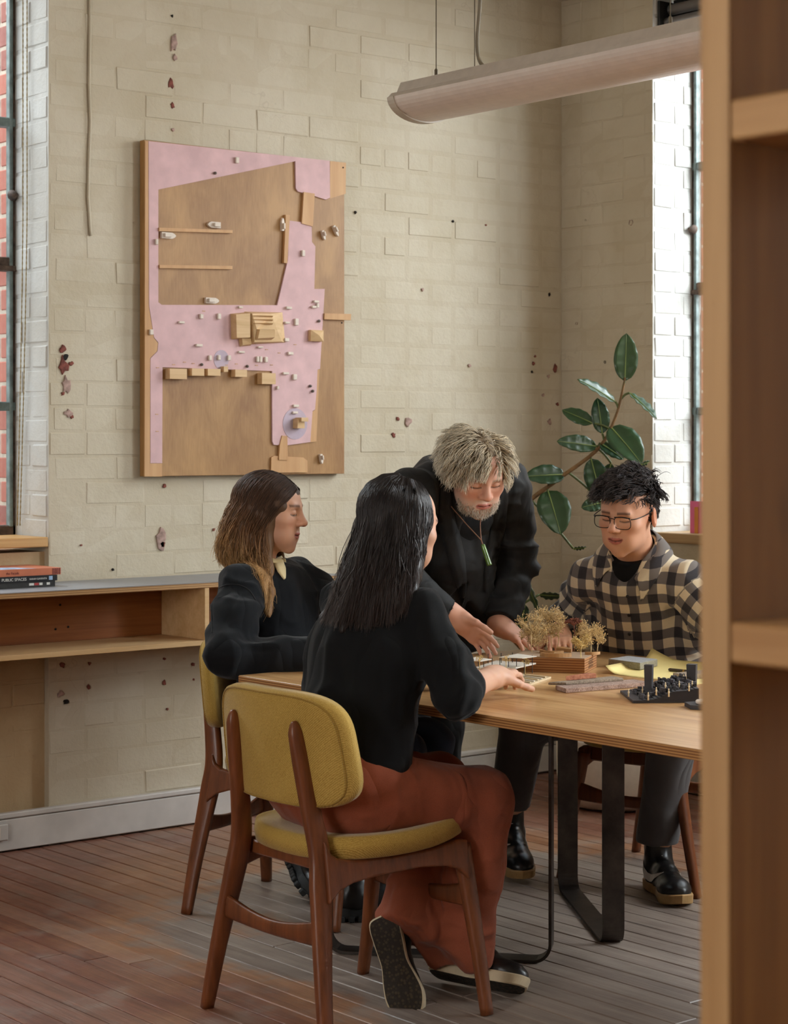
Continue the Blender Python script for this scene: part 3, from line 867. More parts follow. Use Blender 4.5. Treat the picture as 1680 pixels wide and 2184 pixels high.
# ------------------------------------------------------------------ pendant light
LX = -2.07; LY0, LY1, LZ = -2.77, -1.515, 2.415
M_ALU = plain('satin_aluminium', (196, 186, 176), 0.35, 0.6, var=0.03)
M_CAP = plain('cap_grey', (186, 174, 158), 0.45, var=0.03)
M_DIFF = plain('opal_diffuser', (214, 200, 190), 0.35, var=0.02)
M_WIRE = plain('steel_wire', (96, 84, 66), 0.5, 0.6)
M_CABLE = plain('grey_cable', (120, 108, 88), 0.6)
lamp = empty('pendant_light', (LX, (LY0+LY1)/2, LZ), 0, 'long tubular pendant light hung on thin wires over the table', 'lamp')
def lampsec(w, hgt, n=20): return [(w*math.cos(PI+PI*i/n), hgt*math.sin(PI+PI*i/n)) for i in range(n+1)]
def extr(sec, y0, y1, name, m, smooth=False):
    n = len(sec); V = [(x, y0, z) for x, z in sec]+[(x, y1, z) for x, z in sec]
    F = [list(range(n)), [n+i for i in range(n)][::-1]]+[[i, n+i, n+(i+1) % n, (i+1) % n] for i in range(n)]
    o = MB().raw(V, F).build(name, m, lamp, smooth)
    return o
LH = (LY1-LY0)/2
extr(lampsec(.118, .062), -LH+.03, LH-.03, 'diffuser', M_DIFF)
for y0, y1 in ((-LH, -LH+.03), (LH-.03, LH)): extr(lampsec(.121, .066), y0, y1, 'end_cap', M_CAP)
extr([(-.118, 0), (.118, 0), (.104, .014), (-.104, .014)], -LH, LH, 'reflector_lip', M_ALU)
extr([(-.10, .014), (.10, .014), (.085, .045), (-.085, .045)], -LH+.02, LH-.02, 'spine', M_ALU)
for yy in (LH-.17, -LH+.17):
    for xx in (-.075, .075):
        MB().tube([(xx, yy, .045), (xx, yy, CEIL-LZ-.002)], .0016, 6).build('suspension_wire', M_WIRE, lamp)
        MB().lathe([(.005, .045), (.005, .062), (.002, .066)], 8, Matrix.Translation((xx, yy, 0))).build('wire_grip', M_WIRE, lamp)
MB().tube(catmull([(.0, LH-.33, .045), (.0, LH-.28, .075), (.0, LH-.265, .14), (.0, LH-.28, .3), (.0, LH-.27, .6), (.0, LH-.27, CEIL-LZ-.002)], 6), .006, 8).build('power_cable', M_CABLE, lamp, True)

# ------------------------------------------------------------------ long wall shelf under the window
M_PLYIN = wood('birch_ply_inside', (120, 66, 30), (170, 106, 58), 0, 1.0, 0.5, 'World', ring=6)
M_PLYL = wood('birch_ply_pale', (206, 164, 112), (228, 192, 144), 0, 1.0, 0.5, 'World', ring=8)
M_PLYE = plyedge('birch_ply_edge', (150, 106, 62), (206, 164, 110), 0, 0.02, 6)
M_LAM = plain('grey_laminate', (142, 142, 146), 0.4, var=0.03)
SF = -0.362; SX0, SX1 = -4.6, -1.45
shelf = empty('wall_shelf', (-3.0, -0.18, 0.7), 0, 'long open plywood wall shelf with grey top running under the window', 'shelf')
rel(MB().box((SX0, SF, .8915), (SX1, -.0065, .9085), .001).build('top_board', M_PLYE), shelf)
rel(MB().box((SX0, SF+.001, .909), (SX1, -.0065, .9115), .0005).build('laminate_top', M_LAM), shelf)
rel(MB().box((SX0, SF, .694), (SX1, -.0065, .7105), .001).build('bottom_board', M_PLYL), shelf)
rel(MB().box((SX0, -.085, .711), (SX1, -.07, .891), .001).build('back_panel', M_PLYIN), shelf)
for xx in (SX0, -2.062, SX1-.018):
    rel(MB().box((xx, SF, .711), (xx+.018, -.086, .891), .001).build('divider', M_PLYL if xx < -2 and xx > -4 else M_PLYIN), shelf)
for px, py in ((128, 1290), (145, 1337), (118, 1342), (355, 1340), (398, 1329)):
    p = ptY(px, py, -.0855); rel(MB().lathe([(.004, 0), (.004, .002), (.001, .0025)], 8, Matrix.Translation(p) @ Matrix.Rotation(PI/2, 4, 'X')).build('screw_hole', M_DARK), shelf)

# ------------------------------------------------------------------ tall pine bookcase at the right edge
M_PINE = wood('pine_board_shaded', (126, 80, 30), (166, 114, 54), 2, 0.8, 0.75, 'World', ring=8, knots=True)  # shade on the inner face put into a darker wood colour
M_PINEF = wood('pine_board_lit', (150, 108, 64), (180, 140, 94), 2, 0.8, 0.5, 'World', ring=8)  # same pine in the lighter tone of the lit front edge
M_PINES = wood('pine_shelf', (150, 104, 58), (184, 140, 90), 1, 0.8, 0.5, 'World', ring=8)
BX0, BX1, BYL, TH = -4.574, -4.27, -4.873, 0.032
bc = empty('pine_bookcase', (BX0, BYL, 0), 0, 'tall open pine bookcase standing close on the right, out of focus', 'bookcase')
rel(MB().box((BX0, BYL-TH, 0), (BX1, BYL, 2.36), .002).build('upright', M_PINE), bc)
rel(MB().box((BX0-.0006, BYL-TH, 0), (BX0, BYL, 2.36)).build('lit_front_sheet', M_PINEF), bc)  # thin sheet added to carry the lit tone of the upright's edge
rel(MB().box((BX0, BYL-1.0, 0), (BX1, BYL-1.0+TH, 2.36), .002).build('upright', M_PINEF), bc)
for z in (.08, .43, .82, 1.245, 1.690, 2.06, 2.335):
    rel(MB().box((BX0, BYL-1.0+TH+.0005, z-.034), (BX1, BYL-TH-.0005, z), .002).build('shelf_board', M_PINES), bc)
# ------------------------------------------------------------------ site model hung on the wall
M_BASEPLY = NT('stained_ply_sea'); _w = M_BASEPLY.coords('World', scale=(1, 1, .45))
_a = M_BASEPLY.noise(_w, 7, 5, 0.6, 0.8); _b = M_BASEPLY.noise(M_BASEPLY.coords('World', scale=(60, 60, 6)), 3, 3)
_f = M_BASEPLY.math('ADD', M_BASEPLY.math('MULTIPLY', _a, .75), M_BASEPLY.math('MULTIPLY', _b, .25))
M_BASEPLY.set(M_BASEPLY.ramp(_f, [(.34, srgb(142, 98, 52)), (.66, srgb(180, 136, 82))]), 0.5); M_BASEPLY = M_BASEPLY.m
M_PINK = plain('pink_tinted_card', (216, 178, 180), 0.75, var=0.05, scale=14)
M_LAV = plain('lavender_pad', (190, 172, 186), 0.75, var=0.03)
M_TANPLY = wood('pale_ply_strip', (190, 142, 94), (212, 168, 120), 2, 1, 0.55, 'World', ring=6)
M_BALSA = wood('balsa_blocks', (204, 166, 118), (224, 190, 146), 0, 1, 0.6, 'World', ring=14)
M_CHALK = plain('white_plaster_pieces', (226, 212, 198), 0.6, var=0.04)
M_STONEG = plain('grey_pebble', (112, 100, 92), 0.8, var=0.15, scale=80)
YB = -0.038
site = empty('site_model', ptY(520, 660, YB), 0, 'wall-hung pink and brown plywood harbour model with tiny boats', 'wall model')
def cw(cx, cy, Y=YB): return ptY(280+cx/2.8, 270+cy/2.8, Y)
def area2(P): return sum(P[i][0]*P[(i+1) % len(P)][1]-P[(i+1) % len(P)][0]*P[i][1] for i in range(len(P)))
def plate(name, poly, y0, y1, m, par=None, bev=0.0):
    """poly of (x,z) world pairs, extruded from y0 (back) to y1 (front, smaller)"""
    if area2(poly) < 0: poly = poly[::-1]
    n = len(poly); V = [(x, y1, z) for x, z in poly]+[(x, y0, z) for x, z in poly]
    F = [list(range(n)), [n+i for i in range(n)][::-1]]+[[i, n+i, n+(i+1) % n, (i+1) % n] for i in range(n)]
    o = MB().raw(V, F).build(name, m); rel(o, par or site); return o
def cpoly(P): return [(q.x, q.z) for q in (cw(a, b) for a, b in P)]
bx0 = (cw(84, 85).x+cw(72, 2092).x)/2; bx1 = (cw(1279, 213).x+cw(1265, 2070).x)/2
bz1 = (cw(84, 82).z+cw(1279, 213).z)/2; bz0 = (cw(72, 2093).z+cw(1265, 2069).z)/2
rel(MB().box((bx0, YB, bz0), (bx1, -.0068, bz1), .001).build('base_panel', M_BASEPLY), site)
G1 = YB-.007
plate('ground_plate', cpoly([(97, 88), (1178, 205), (1180, 425), (1155, 437), (1085, 415), (1010, 395), (988, 388), (976, 370), (973, 208), (155, 377), (155, 1050), (175, 1065), (865, 1067), (928, 800), (936, 562), (1010, 572), (1070, 597), (1072, 690), (1092, 716), (1086, 970), (1148, 970), (1120, 1447), (1105, 1452), (1100, 1575), (1090, 1690), (1075, 1700), (1062, 1884), (910, 1905), (845, 1900), (836, 1880), (834, 1460), (180, 1437), (178, 2010), (108, 2010), (108, 1385), (150, 1342), (155, 1290), (130, 1260), (100, 1070)]), YB, G1, M_PINK)
plate('shore_strip', cpoly([(78, 88), (96, 88), (99, 1070), (129, 1262), (154, 1292), (149, 1341), (107, 1383), (107, 2011), (178, 2012), (178, 2090), (74, 2090)]), YB, G1+.001, M_TANPLY)
plate('shore_strip', cpoly([(1181, 207), (1276, 217), (1274, 402), (1157, 438), (1181, 427)]), YB, G1+.001, M_TANPLY)
plate('shore_strip', cpoly([(1106, 1453), (1119, 1450), (1100, 1880), (1064, 1885), (1076, 1702), (1091, 1692)]), YB, G1+.002, M_TANPLY)
plate('bridge', cpoly([(1020, 392), (1085, 402), (1074, 598), (1008, 580)]), YB, G1-.004, M_TANPLY)
plate('bridge', cpoly([(890, 1845), (921, 1848), (925, 1992), (871, 1990), (876, 1905)]), YB, G1-.004, M_TANPLY)
plate('headland', cpoly([(830, 1975), (845, 1966), (1020, 1976), (1045, 1995), (1045, 2066), (828, 2066)]), YB, G1, M_TANPLY)
for P in ([(155, 605), (593, 620), (593, 638), (155, 626)], [(158, 827), (592, 833), (592, 853), (158, 847)], [(910, 528), (935, 530), (919, 818), (899, 815)], [(1142, 1116), (1300, 1120), (1298, 1157), (1140, 1152)]):
    plate('jetty', cpoly(P), YB, G1-.006, M_TANPLY)
def disc(cx, cy, r, n=28): return [(cx+r*math.cos(2*PI*k/n)*.93, cy+r*math.sin(2*PI*k/n)*1.2) for k in range(n)]
plate('round_pad', cpoly(disc(970, 1775, 78)), YB, G1-.0012, M_LAV); plate('round_pad', cpoly(disc(530, 1392, 48)), YB, G1-.0012, M_LAV)
# boats
def boat(cx, cy, L, wdt, ang):
    c = cw(cx, cy); s = 2.8*FPX/(Vector(c)-CAMP).dot(FW); l = L/s/2; w2 = wdt/s/2; h = .012
    prof = [(-l, -w2), (l*.45, -w2), (l*.8, -w2*.6), (l, 0), (l*.8, w2*.6), (l*.45, w2), (-l, w2)]
    M = Matrix.Translation((c.x, YB, c.z)) @ Matrix.Rotation(ang, 4, 'Y') @ Matrix.Rotation(PI/2, 4, 'X')
    mb = MB().prism(prof, 0, h, M).box((-l*.75, -w2*.62, h), (l*.15, w2*.62, h*1.9), .0012, M)
    return rel(mb.build('boat', M_CHALK), site)
for a in ((485, 588, 92, 36, PI), (215, 652, 100, 36, 0), (475, 1040, 95, 34, 0), (895, 585, 78, 18, -PI/2), (1213, 625, 70, 17, 1.05), (1140, 650, 58, 16, 1.25), (1127, 1985, 58, 16, 1.4)): boat(*a)
# main hall with faceted roof
def block(nm, c0, c1, h, m, roof=0.0, z0=None):
    a, b = cw(*c0), cw(*c1); x0, x1 = sorted((a.x, b.x)); zz0, zz1 = sorted((a.z, b.z)); y0 = G1 if z0 is None else z0
    V = [(x0, y0, zz0), (x1, y0, zz0), (x1, y0, zz1), (x0, y0, zz1), (x0, y0-h, zz0), (x1, y0-h, zz0), (x1, y0-h, zz1), (x0, y0-h, zz1)]
    F = [[0, 1, 5, 4], [1, 2, 6, 5], [2, 3, 7, 6], [3, 0, 4, 7], [3, 2, 1, 0]]
    if roof:
        V += [((x0+x1)/2-(x1-x0)*.3*0, y0-h-roof, zz0+(zz1-zz0)*.5), ]
        F += [[4, 5, 8], [5, 6, 8], [6, 7, 8], [7, 4, 8]]
    else: F += [[4, 5, 6, 7]]
    return rel(MB().raw(V, F).build(nm, m), site)
hall = empty('hall'); rel(hall, site)
def hp(V, F): o = MB().raw(V, F).build('roof_piece', M_BALSA, hall); return o
def hq(cx, cy, y): q = cw(cx, cy); return (q.x, G1-y, q.z)
hp([hq(585, 1118, 0), hq(668, 1110, 0), hq(668, 1270, 0), hq(590, 1272, 0), hq(592, 1125, .03), hq(672, 1118, .034), hq(672, 1262, .034), hq(596, 1264, .03)], [[4, 5, 6, 7][::-1], [0, 1, 5, 4][::-1], [1, 2, 6, 5][::-1], [2, 3, 7, 6][::-1], [3, 0, 4, 7][::-1]])
hp([hq(668, 1105, 0), hq(895, 1110, 0), hq(912, 1290, 0), hq(690, 1302, 0), hq(680, 1120, .038), hq(800, 1120, .03), hq(880, 1285, .012), hq(705, 1212, .04), hq(700, 1290, .03)], [[0, 4, 5, 1], [1, 5, 6, 2], [2, 6, 8, 3], [3, 8, 7, 4, 0], [4, 7, 5], [5, 7, 8, 6]])
hp([hq(705, 1212, .035), hq(808, 1214, .035), hq(815, 1285, .0), hq(700, 1295, .0), hq(712, 1216, .052), hq(803, 1218, .052), hq(808, 1262, .045), hq(708, 1268, .045)], [[4, 7, 6, 5], [0, 4, 5, 1], [1, 5, 6, 2], [2, 6, 7, 3], [3, 7, 4, 0]])
for k in (0, 1, 2): hp([hq(682, 1130+k*22, .030), hq(806, 1132+k*22, .030), hq(806, 1142+k*22, .030), hq(682, 1140+k*22, .030), hq(686, 1133+k*22, .046), hq(800, 1134+k*22, .044)], [[0, 4, 5, 1], [2, 5, 4, 3], [0, 3, 4], [1, 5, 2]])
hp([hq(632, 1262, 0), hq(688, 1265, 0), hq(704, 1308, 0), hq(640, 1315, 0), hq(636, 1266, .02), hq(684, 1268, .024), hq(696, 1300, .018), hq(644, 1306, .016)], [[4, 7, 6, 5], [0, 4, 5, 1], [1, 5, 6, 2], [2, 6, 7, 3], [3, 7, 4, 0]])
block('pavilion', (1050, 1215), (1125, 1285), .016, M_BALSA, .014); block('tower', (957, 1745), (1000, 1802), .03, M_BALSA); block('tower_cap', (970, 1738), (1010, 1762), .042, M_BALSA)
for c0, c1 in (((203, 1446), (305, 1510)), ((335, 1445), (408, 1490)), ((430, 1447), (505, 1490)), ((525, 1433), (550, 1466)), ((593, 1452), (663, 1497)), ((752, 1472), (834, 1540))):
    block('waterside_hut', c0, c1, .03, M_BALSA, 0, YB)
# tiny vehicles and bollards
_rr = random.Random(3)
for cx, cy, w_, h_ in ((620, 203, 18, 36), (140, 690, 14, 34), (108, 1228, 20, 32), (288, 1170, 32, 14), (407, 1134, 18, 28), (512, 1134, 18, 34), (393, 1307, 36, 16), (640, 1080, 24, 12), (645, 1347, 36, 12), (458, 1382, 16, 30), (512, 1380, 16, 30), (572, 1382, 18, 30), (742, 1390, 14, 34), (760, 1390, 14, 34), (793, 1392, 16, 32), (928, 1084, 32, 16), (1014, 758, 18, 36), (1092, 1046, 30, 14), (1078, 1078, 26, 14), (1100, 1070, 14, 24), (974, 1168, 20, 40), (918, 1172, 28, 12), (915, 1274, 26, 20), (938, 1355, 30, 18), (758, 1318, 30, 10), (910, 1474, 34, 14), (964, 1496, 22, 34), (970, 1668, 32, 16), (965, 1708, 30, 14), (862, 1560, 12, 20)):
    c = cw(cx, cy); s = 2.8*FPX/(Vector(c)-CAMP).dot(FW)
    rel(MB().box((c.x-w_/s/1.6, G1-.010, c.z-h_/s/2), (c.x+w_/s/1.6, G1, c.z+h_/s/2), .0015).build('model_vehicle', M_CHALK), site)
for cx, cy, r in ((490, 280, 15), (410, 1422, 14), (682, 1432, 14), (1110, 1162, 15), (1058, 1550, 15), (1073, 1580, 10)):
    c = cw(cx, cy); rel(MB().lathe([(.004, 0), (.0058, .003), (.005, .008), (.001, .010)], 9, Matrix.Translation((c.x, G1, c.z)) @ Matrix.Rotation(PI/2, 4, 'X')).build('model_shrub', M_STONEG, None, True), site)
for cx, cy in ((245, 1422), (310, 1407), (362, 1415), (145, 1718), (148, 1820), (560, 1425), (620, 1418), (740, 1426), (830, 1424), (800, 1332), (875, 1352), (970, 1302), (425, 1102), (150, 1440)):
    c = cw(cx, cy); rel(MB().box((c.x-.006, G1-.002, c.z-.0012), (c.x+.006, G1, c.z+.0012)).build('scored_mark', M_TANPLY), site)
for cx, cy in ((1258, 246), (1256, 1172)):
    c = cw(cx, cy); rel(MB().lathe([(.003, 0), (.003, .002), (.0008, .003)], 8, Matrix.Translation((c.x, G1+.001 if cy < 500 else YB, c.z)) @ Matrix.Rotation(PI/2, 4, 'X')).build('fixing_screw', M_DARK), site)

# ------------------------------------------------------------------ wall odds and ends
cab = MB().tube([ptY(190+o, y, -.006) for o, y in ((1, -60), (2, 60), (0, 180), (3, 260), (0, 330), (-2, 420), (2, 480), (4, 503))], .005, 8)
tag(cab.build('wall_cable', M_CREAM, None, True), 'painted-over vertical cable on the wall beside the steel window', 'cable')
_ch = empty('blind_chain', (W1R-.03, .1, 2), 0, 'beaded blind chain hanging in the left window reveal', 'blind chain')
M_BEAD = plain('brass_bead', (142, 122, 78), 0.4, 0.5)
for dx, nm in ((0.0, 'chain'), (.022, 'chain')):
    P = []
    for k in range(36):
        t_ = k/35; z = 3.10-(3.10-1.10)*t_
        P.append(Vector((W1R-.016-.004*(dx > 0), .125+dx+.11*max(0, t_-.45)**1.3*(1.0 if dx == 0 else .8), z)))
    R_ = [.0026 if i % 2 else .0014 for i in range(36*6-5)]
    PP = catmull(P, 6); rel(MB().tube(PP, R_[:len(PP)] if len(R_) >= len(PP) else .002, 5).build(nm, M_BEAD), _ch)
# roller blind in the head of the side window
M_CHROME = plain('blind_tube_grey', (182, 176, 174), 0.3, 0.5, var=0.02); M_BLK = plain('black_plastic', (24, 22, 20), 0.5, var=0.1)
bl = empty('roller_blind', (.05, -1.2, 3.05), 0, 'rolled-up grey roller blind at the head of the side window', 'blind')
rel(MB().tube([(.075, W2N-.03, 3.150), (.075, W2F+.03, 3.150)], .022, 16).build('blind_tube', M_CHROME, None, True), bl)
rel(MB().tube([(.06, W2N-.02, 3.100), (.06, W2F+.02, 3.100)], .017, 14).build('bottom_rail', M_CHROME, None, True), bl)
rel(MB().box((.02, W2N-.018, 3.075), (.13, W2N-.006, 3.185), .003).build('end_bracket', M_BLK), bl)
rel(MB().box((.10, W2F+.02, 3.06), (.125, W2N-.02, 3.195), .002).build('cassette', M_BLK), bl)
# cards on the far sill
M_PINKC = plain('hot_pink_card', (246, 120, 168), 0.6, var=0.02); M_ORC = plain('orange_card', (228, 150, 70), 0.6, var=0.02)
c = empty('folded_card', (.03, -.80, W1B-.015), 0, 'folded hot pink card standing on the right window sill', 'card')
p0 = ptX(1475, 1132, .06); p1 = ptX(1500, 1132, .06)
zb = W1B-.0145
rel(MB().box((.05, p0.y-.10, zb), (.052, p0.y, zb+.128)).build('card_leaf', M_PINKC), c); rel(MB().box((.052, p0.y-.10, zb), (.10, p0.y-.098, zb+.128)).build('card_leaf', M_PINKC), c)
tag(MB().box((.044, p0.y-.045, zb), (.048, p0.y-.028, zb+.105)).build('orange_marker', M_ORC), 'thin orange strip leaning on the pink card', 'marker')
# socket box on the skirting
p = ptY(0, 1775, -.03)
sb = empty('socket_box', (p.x-.02, -.026, .07), 0, 'small white socket box on the skirting at far left', 'socket')
rel(MB().box((p.x-.10, -.042, .045), (p.x+.026, -.024, .102), .004).build('box_body', M_SKIRT), sb)
rel(MB().box((p.x-.085, -.045, .055), (p.x-.005, -.042, .092), .002).build('face_plate', M_CHALK), sb)

# books on the shelf ------------------------------------------------------
M_BK1 = plain('salmon_cover', (198, 116, 84), 0.4, var=0.04); M_BK2 = plain('black_cover', (34, 34, 38), 0.35, var=0.1); M_BK3 = plain('charcoal_cover', (52, 50, 48), 0.4, var=0.1)
M_PAGE = plain('pages', (224, 214, 196), 0.8, var=0.05, scale=200); M_INK = plain('white_print', (224, 222, 216), 0.6); M_BLUE = plain('blue_print', (150, 176, 206), 0.5, var=0.25, scale=40); M_REDP = plain('red_print', (176, 60, 60), 0.5); M_DARKRED = plain('dark_red_print', (120, 50, 44), 0.5)
def text_obj(body, size, m, parent, loc, rot, ext=0.0004, sx=1.0, align='LEFT'):
    cu = bpy.data.curves.new('lettering', 'FONT'); cu.body = body; cu.size = size; cu.extrude = ext; cu.align_x = align
    tmp = bpy.data.objects.new('tmp', cu); COL.objects.link(tmp); bpy.context.view_layer.update()
    me = bpy.data.meshes.new_from_object(tmp.evaluated_get(bpy.context.evaluated_depsgraph_get())); bpy.data.objects.remove(tmp); me.name = 'lettering'
    me.materials.clear(); return add('lettering', me, m, parent, loc, rot)
pr = ptz(114, 1250, .912)
def book(name, xr, yf, z, th, L, D, m, label):
    r = empty(name, (xr-L/2, yf+D/2, z), 0, label, 'book', 'books stacked on the wall shelf')
    h = th/2
    MB().box((-L/2, -D/2, 0), (L/2, D/2, .0022)).box((-L/2, -D/2, th-.0022), (L/2, D/2, th)).box((-L/2, -D/2, .0022), (L/2, -D/2+.0025, th-.0022)).build('cover', m, r)
    MB().box((-L/2+.003, -D/2+.003, .0024), (L/2-.003, D/2-.004, th-.0024)).build('page_block', M_PAGE, r)
    return r
xr = pr.x; yf = pr.y
b3 = book('book', xr+.004, yf-.004, .912, .019, .30, .21, M_BK3, 'charcoal book at the bottom of the stack on the wall shelf')
b2 = book('book', xr+.010, yf-.008, .9313, .019, .30, .21, M_BK2, 'black book with white spine title, middle of the shelf stack')
b1 = book('book', xr+.026, yf-.004, .9506, .023, .30, .215, M_BK1, 'salmon orange book on top of the stack on the wall shelf')
text_obj('PUBLIC SPACES', .0135, M_INK, b2, (-.012, -.1053, .0045), (PI/2, 0, 0), align='CENTER'); text_obj('SARAH GAVENTA', .0082, M_INK, b2, (.045, -.1053, .006), (PI/2, 0, 0))
MB().box((.118, -.1056, .003), (.132, -.105, .016)).build('publisher_mark', M_BLUE, b2)
for k, (x_, w_, m_) in enumerate(((.052, .018, M_INK), (.072, .016, M_REDP), (.090, .012, M_INK), (.118, .012, M_INK))): MB().box((x_, -.1056, .006), (x_+w_, -.105, .014)).build('spine_mark', m_, b3)
text_obj('the Facade', .011, M_DARKRED, b1, (-.055, -.1078, .007), (PI/2, 0, 0))
for k in range(4): MB().box((.118+k*.008, -.1082, .001), (.122+k*.008, -.1075, .022)).build('spine_mark', M_DARKRED, b1)
for k in range(3): MB().box((.118, -.1083, .005+k*.006), (.149, -.1077, .007+k*.006)).build('spine_mark', M_DARKRED, b1)
MB().prism([(-.14, -.08), (.06, -.10), (.02, -.02), (-.12, .06)], .0231, .0235).build('cover_print', M_BLUE, b1)
pr = ptz(18, 1376, .7105)
yt = empty('cardboard_tube', (pr.x-.15, pr.y+.02, .7105), 0, 'yellow tube lying on the bottom board of the wall shelf', 'tube')
M_YEL = plain('yellow_card', (222, 172, 40), 0.5, var=0.04)
rel(MB().lathe([(.008, 0), (.016, 0), (.0185, .003), (.0185, .30), (.016, .303), (.008, .303)], 20, Matrix.Translation((pr.x, pr.y+.04, .7105+.0187)) @ Matrix.Rotation(-PI/2, 4, 'Y')).build('tube_wall', M_YEL, None, True), yt)

# ------------------------------------------------------------------ things on the table
def poly_slab(name, pts, z0, z1, m, parent=None):
    P = [(p.x, p.y) for p in pts]
    if area2(P) < 0: P = P[::-1]
    o = MB().prism(P, z0, z1).build(name, m)
    if parent is not None: rel(o, parent)
    return o
def ctz(cx, cy, z): return ptz(920+cx/2.8966, 1240+cy/2.8976, z)
M_BASS = plain('basswood_sheet', (216, 196, 162), 0.6, var=0.05, scale=50); M_BASSW = plain('pale_card', (222, 214, 202), 0.55, var=0.03)
M_POST = plain('black_posts', (30, 28, 28), 0.4)
M_STRAW = plain('dried_flower_straw', (236, 196, 146), 0.8, var=0.2, scale=90); M_STRAWR = plain('dried_flower_rust', (140, 84, 66), 0.85, var=0.2, scale=90); M_STRAWP = plain('dried_flower_gold', (238, 198, 136), 0.8, var=0.2, scale=90)
# thin timber frame model
bm_ = empty('timber_frame_model', ctz(450, 600, TZ), 0, 'thin basswood pavilion model with black posts beside the hands', 'model')
A0, A1 = ctz(300, 612, TZ), ctz(590, 652, TZ); A2, A3 = ctz(738, 600, TZ), ctz(430, 566, TZ)
poly_slab('base_sheet', [A0, A1, A2, A3], TZ+.0003, TZ+.005, M_BASS, bm_)
for k in range(5):
    f = .18+.16*k; a = A1.lerp(A2, f); b = A0.lerp(A3, f); dirv = (A2-A1).normalized()*.006
    q0 = a.lerp(b, .03); q1 = a.lerp(b, .45)
    poly_slab('deck_strip', [q0, q1, q1+dirv, q0+dirv], TZ+.0052, TZ+.0085, M_BASSW if k % 2 else M_BASS, bm_)
ZF, ZR = TZ+.028, TZ+.056
def shift(p, z): return Vector((p.x, p.y, z))
F0, F1, F2, F3 = ctz(255, 535, ZF), ctz(520, 532, ZF), ctz(645, 503, ZF), ctz(400, 488, ZF)
poly_slab('floor_sheet', [F0, F1, F2, F3], ZF-.004, ZF, M_BASSW, bm_)
poly_slab('roof_sheet', [ctz(415, 472, ZR), ctz(560, 478, ZR), ctz(650, 466, ZR), ctz(530, 450, ZR)], ZR, ZR+.0016, M_BASSW, bm_)
poly_slab('roof_sheet', [ctz(215, 492, ZR), ctz(300, 497, ZR), ctz(372, 484, ZR), ctz(270, 470, ZR)], ZR, ZR+.0016, M_BASSW, bm_)
for cx, cy in ((322, 590), (374, 588), (422, 585), (476, 582), (525, 578), (573, 574), (622, 570), (290, 580), (350, 560), (430, 556), (500, 552)):
    p = ctz(cx, cy, TZ+.004); MB().tube([(p.x, p.y, TZ+.004), (p.x, p.y, ZR)], .0011, 5).build('post', M_POST, bm_).matrix_parent_inverse = Matrix.Translation(-Vector(bm_.location))
def sprig(name, base, h, crown_r, m, parent, seed, n=170, flat=1.0, stem=.0013, blob=.0021):
    """dried flower head used as a model tree: stem plus a cloud of fine twigs and buds"""
    r = random.Random(seed); o = empty(name); rel(o, parent)
    base = Vector(base); c = base+Vector((r.uniform(-.004, .004), r.uniform(-.004, .004), h))
    fork = base.lerp(c, .45)
    stem_mb = MB().tube(catmull([base, fork+Vector((r.uniform(-.003, .003), r.uniform(-.003, .003), 0)), c-Vector((0, 0, crown_r*.4))], 4), stem, 5)
    hub = c-Vector((0, 0, crown_r*.45))
    twigs = MB(); buds = MB()
    clumps = [Vector((r.gauss(0, .5), r.gauss(0, .5), r.gauss(0, .45))) for _ in range(14)]
    clumps = [v*(crown_r*.75/max(v.length, .6)) for v in clumps]
    for v in clumps: stem_mb.tube([hub, c+Vector((v.x, v.y, v.z*flat))], [stem*.7, stem*.4], 4)
    for i in range(n):
        v = clumps[i % 14]; q = Vector((r.gauss(0, 1), r.gauss(0, 1), r.gauss(0, 1))).normalized()*crown_r*.42*r.random()**.4
        p = c+Vector((v.x+q.x, v.y+q.y, (v.z+q.z)*flat)); b0 = c+Vector((v.x, v.y, v.z*flat))*1.0
        twigs.tube([b0, p], [.00045, .0003], 3, False)
        s = blob*r.uniform(.6, 1.25)
        V = [p+Vector(d)*s for d in ((1, 0, 0), (-1, 0, 0), (0, 1, 0), (0, -1, 0), (0, 0, 1), (0, 0, -1))]
        buds.raw(V, [[0, 2, 4], [2, 1, 4], [1, 3, 4], [3, 0, 4], [2, 0, 5], [1, 2, 5], [3, 1, 5], [0, 3, 5]])
    stem_mb.build('stem', m, o); tg = twigs.raw(buds.V, buds.F); tag(tg.build('flower_cloud', m, o), kind='stuff')
    return o
for i, (cx, cy) in enumerate(((580, 575), (300, 500), (455, 500))):
    p = ctz(cx, cy, TZ+.005) if i == 0 else ctz(cx, cy, ZR)
    sprig('model_tree', (p.x, p.y, TZ+.005), .036 if i == 0 else .062, .013, M_STRAWP, bm_, 300+i, 60, .9, .0009, .0011)
# layered block with dried flower trees
M_LAY = plyedge('layered_block_edge', (142, 88, 50), (196, 146, 96), TZ, 0.0425, 12)
M_LAYTOP = plain('block_top_card', (186, 160, 136), 0.7, var=0.05)
C0 = ctz(945, 570, TZ); av = Vector((.84, .5426, 0)); bv = Vector((-.5426, .84, 0)); LA, LB = .165, .215
fm = empty('layered_landscape_model', (C0.x, C0.y, TZ), 0, 'layered plywood block model planted with dried-flower trees', 'model')
K = [C0, C0+av*LA, C0+av*LA+bv*LB, C0+bv*LB]
poly_slab('layered_block', K, TZ+.0003, TZ+.0415, M_LAY, fm); poly_slab('top_sheet', K, TZ+.0416, TZ+.0428, M_LAYTOP, fm)
poly_slab('print_strip', [C0+av*.04-bv*.0005, C0+av*.13-bv*.0005, C0+av*.13, C0+av*.04], TZ+.012, TZ+.032, M_POST, fm) if False else None
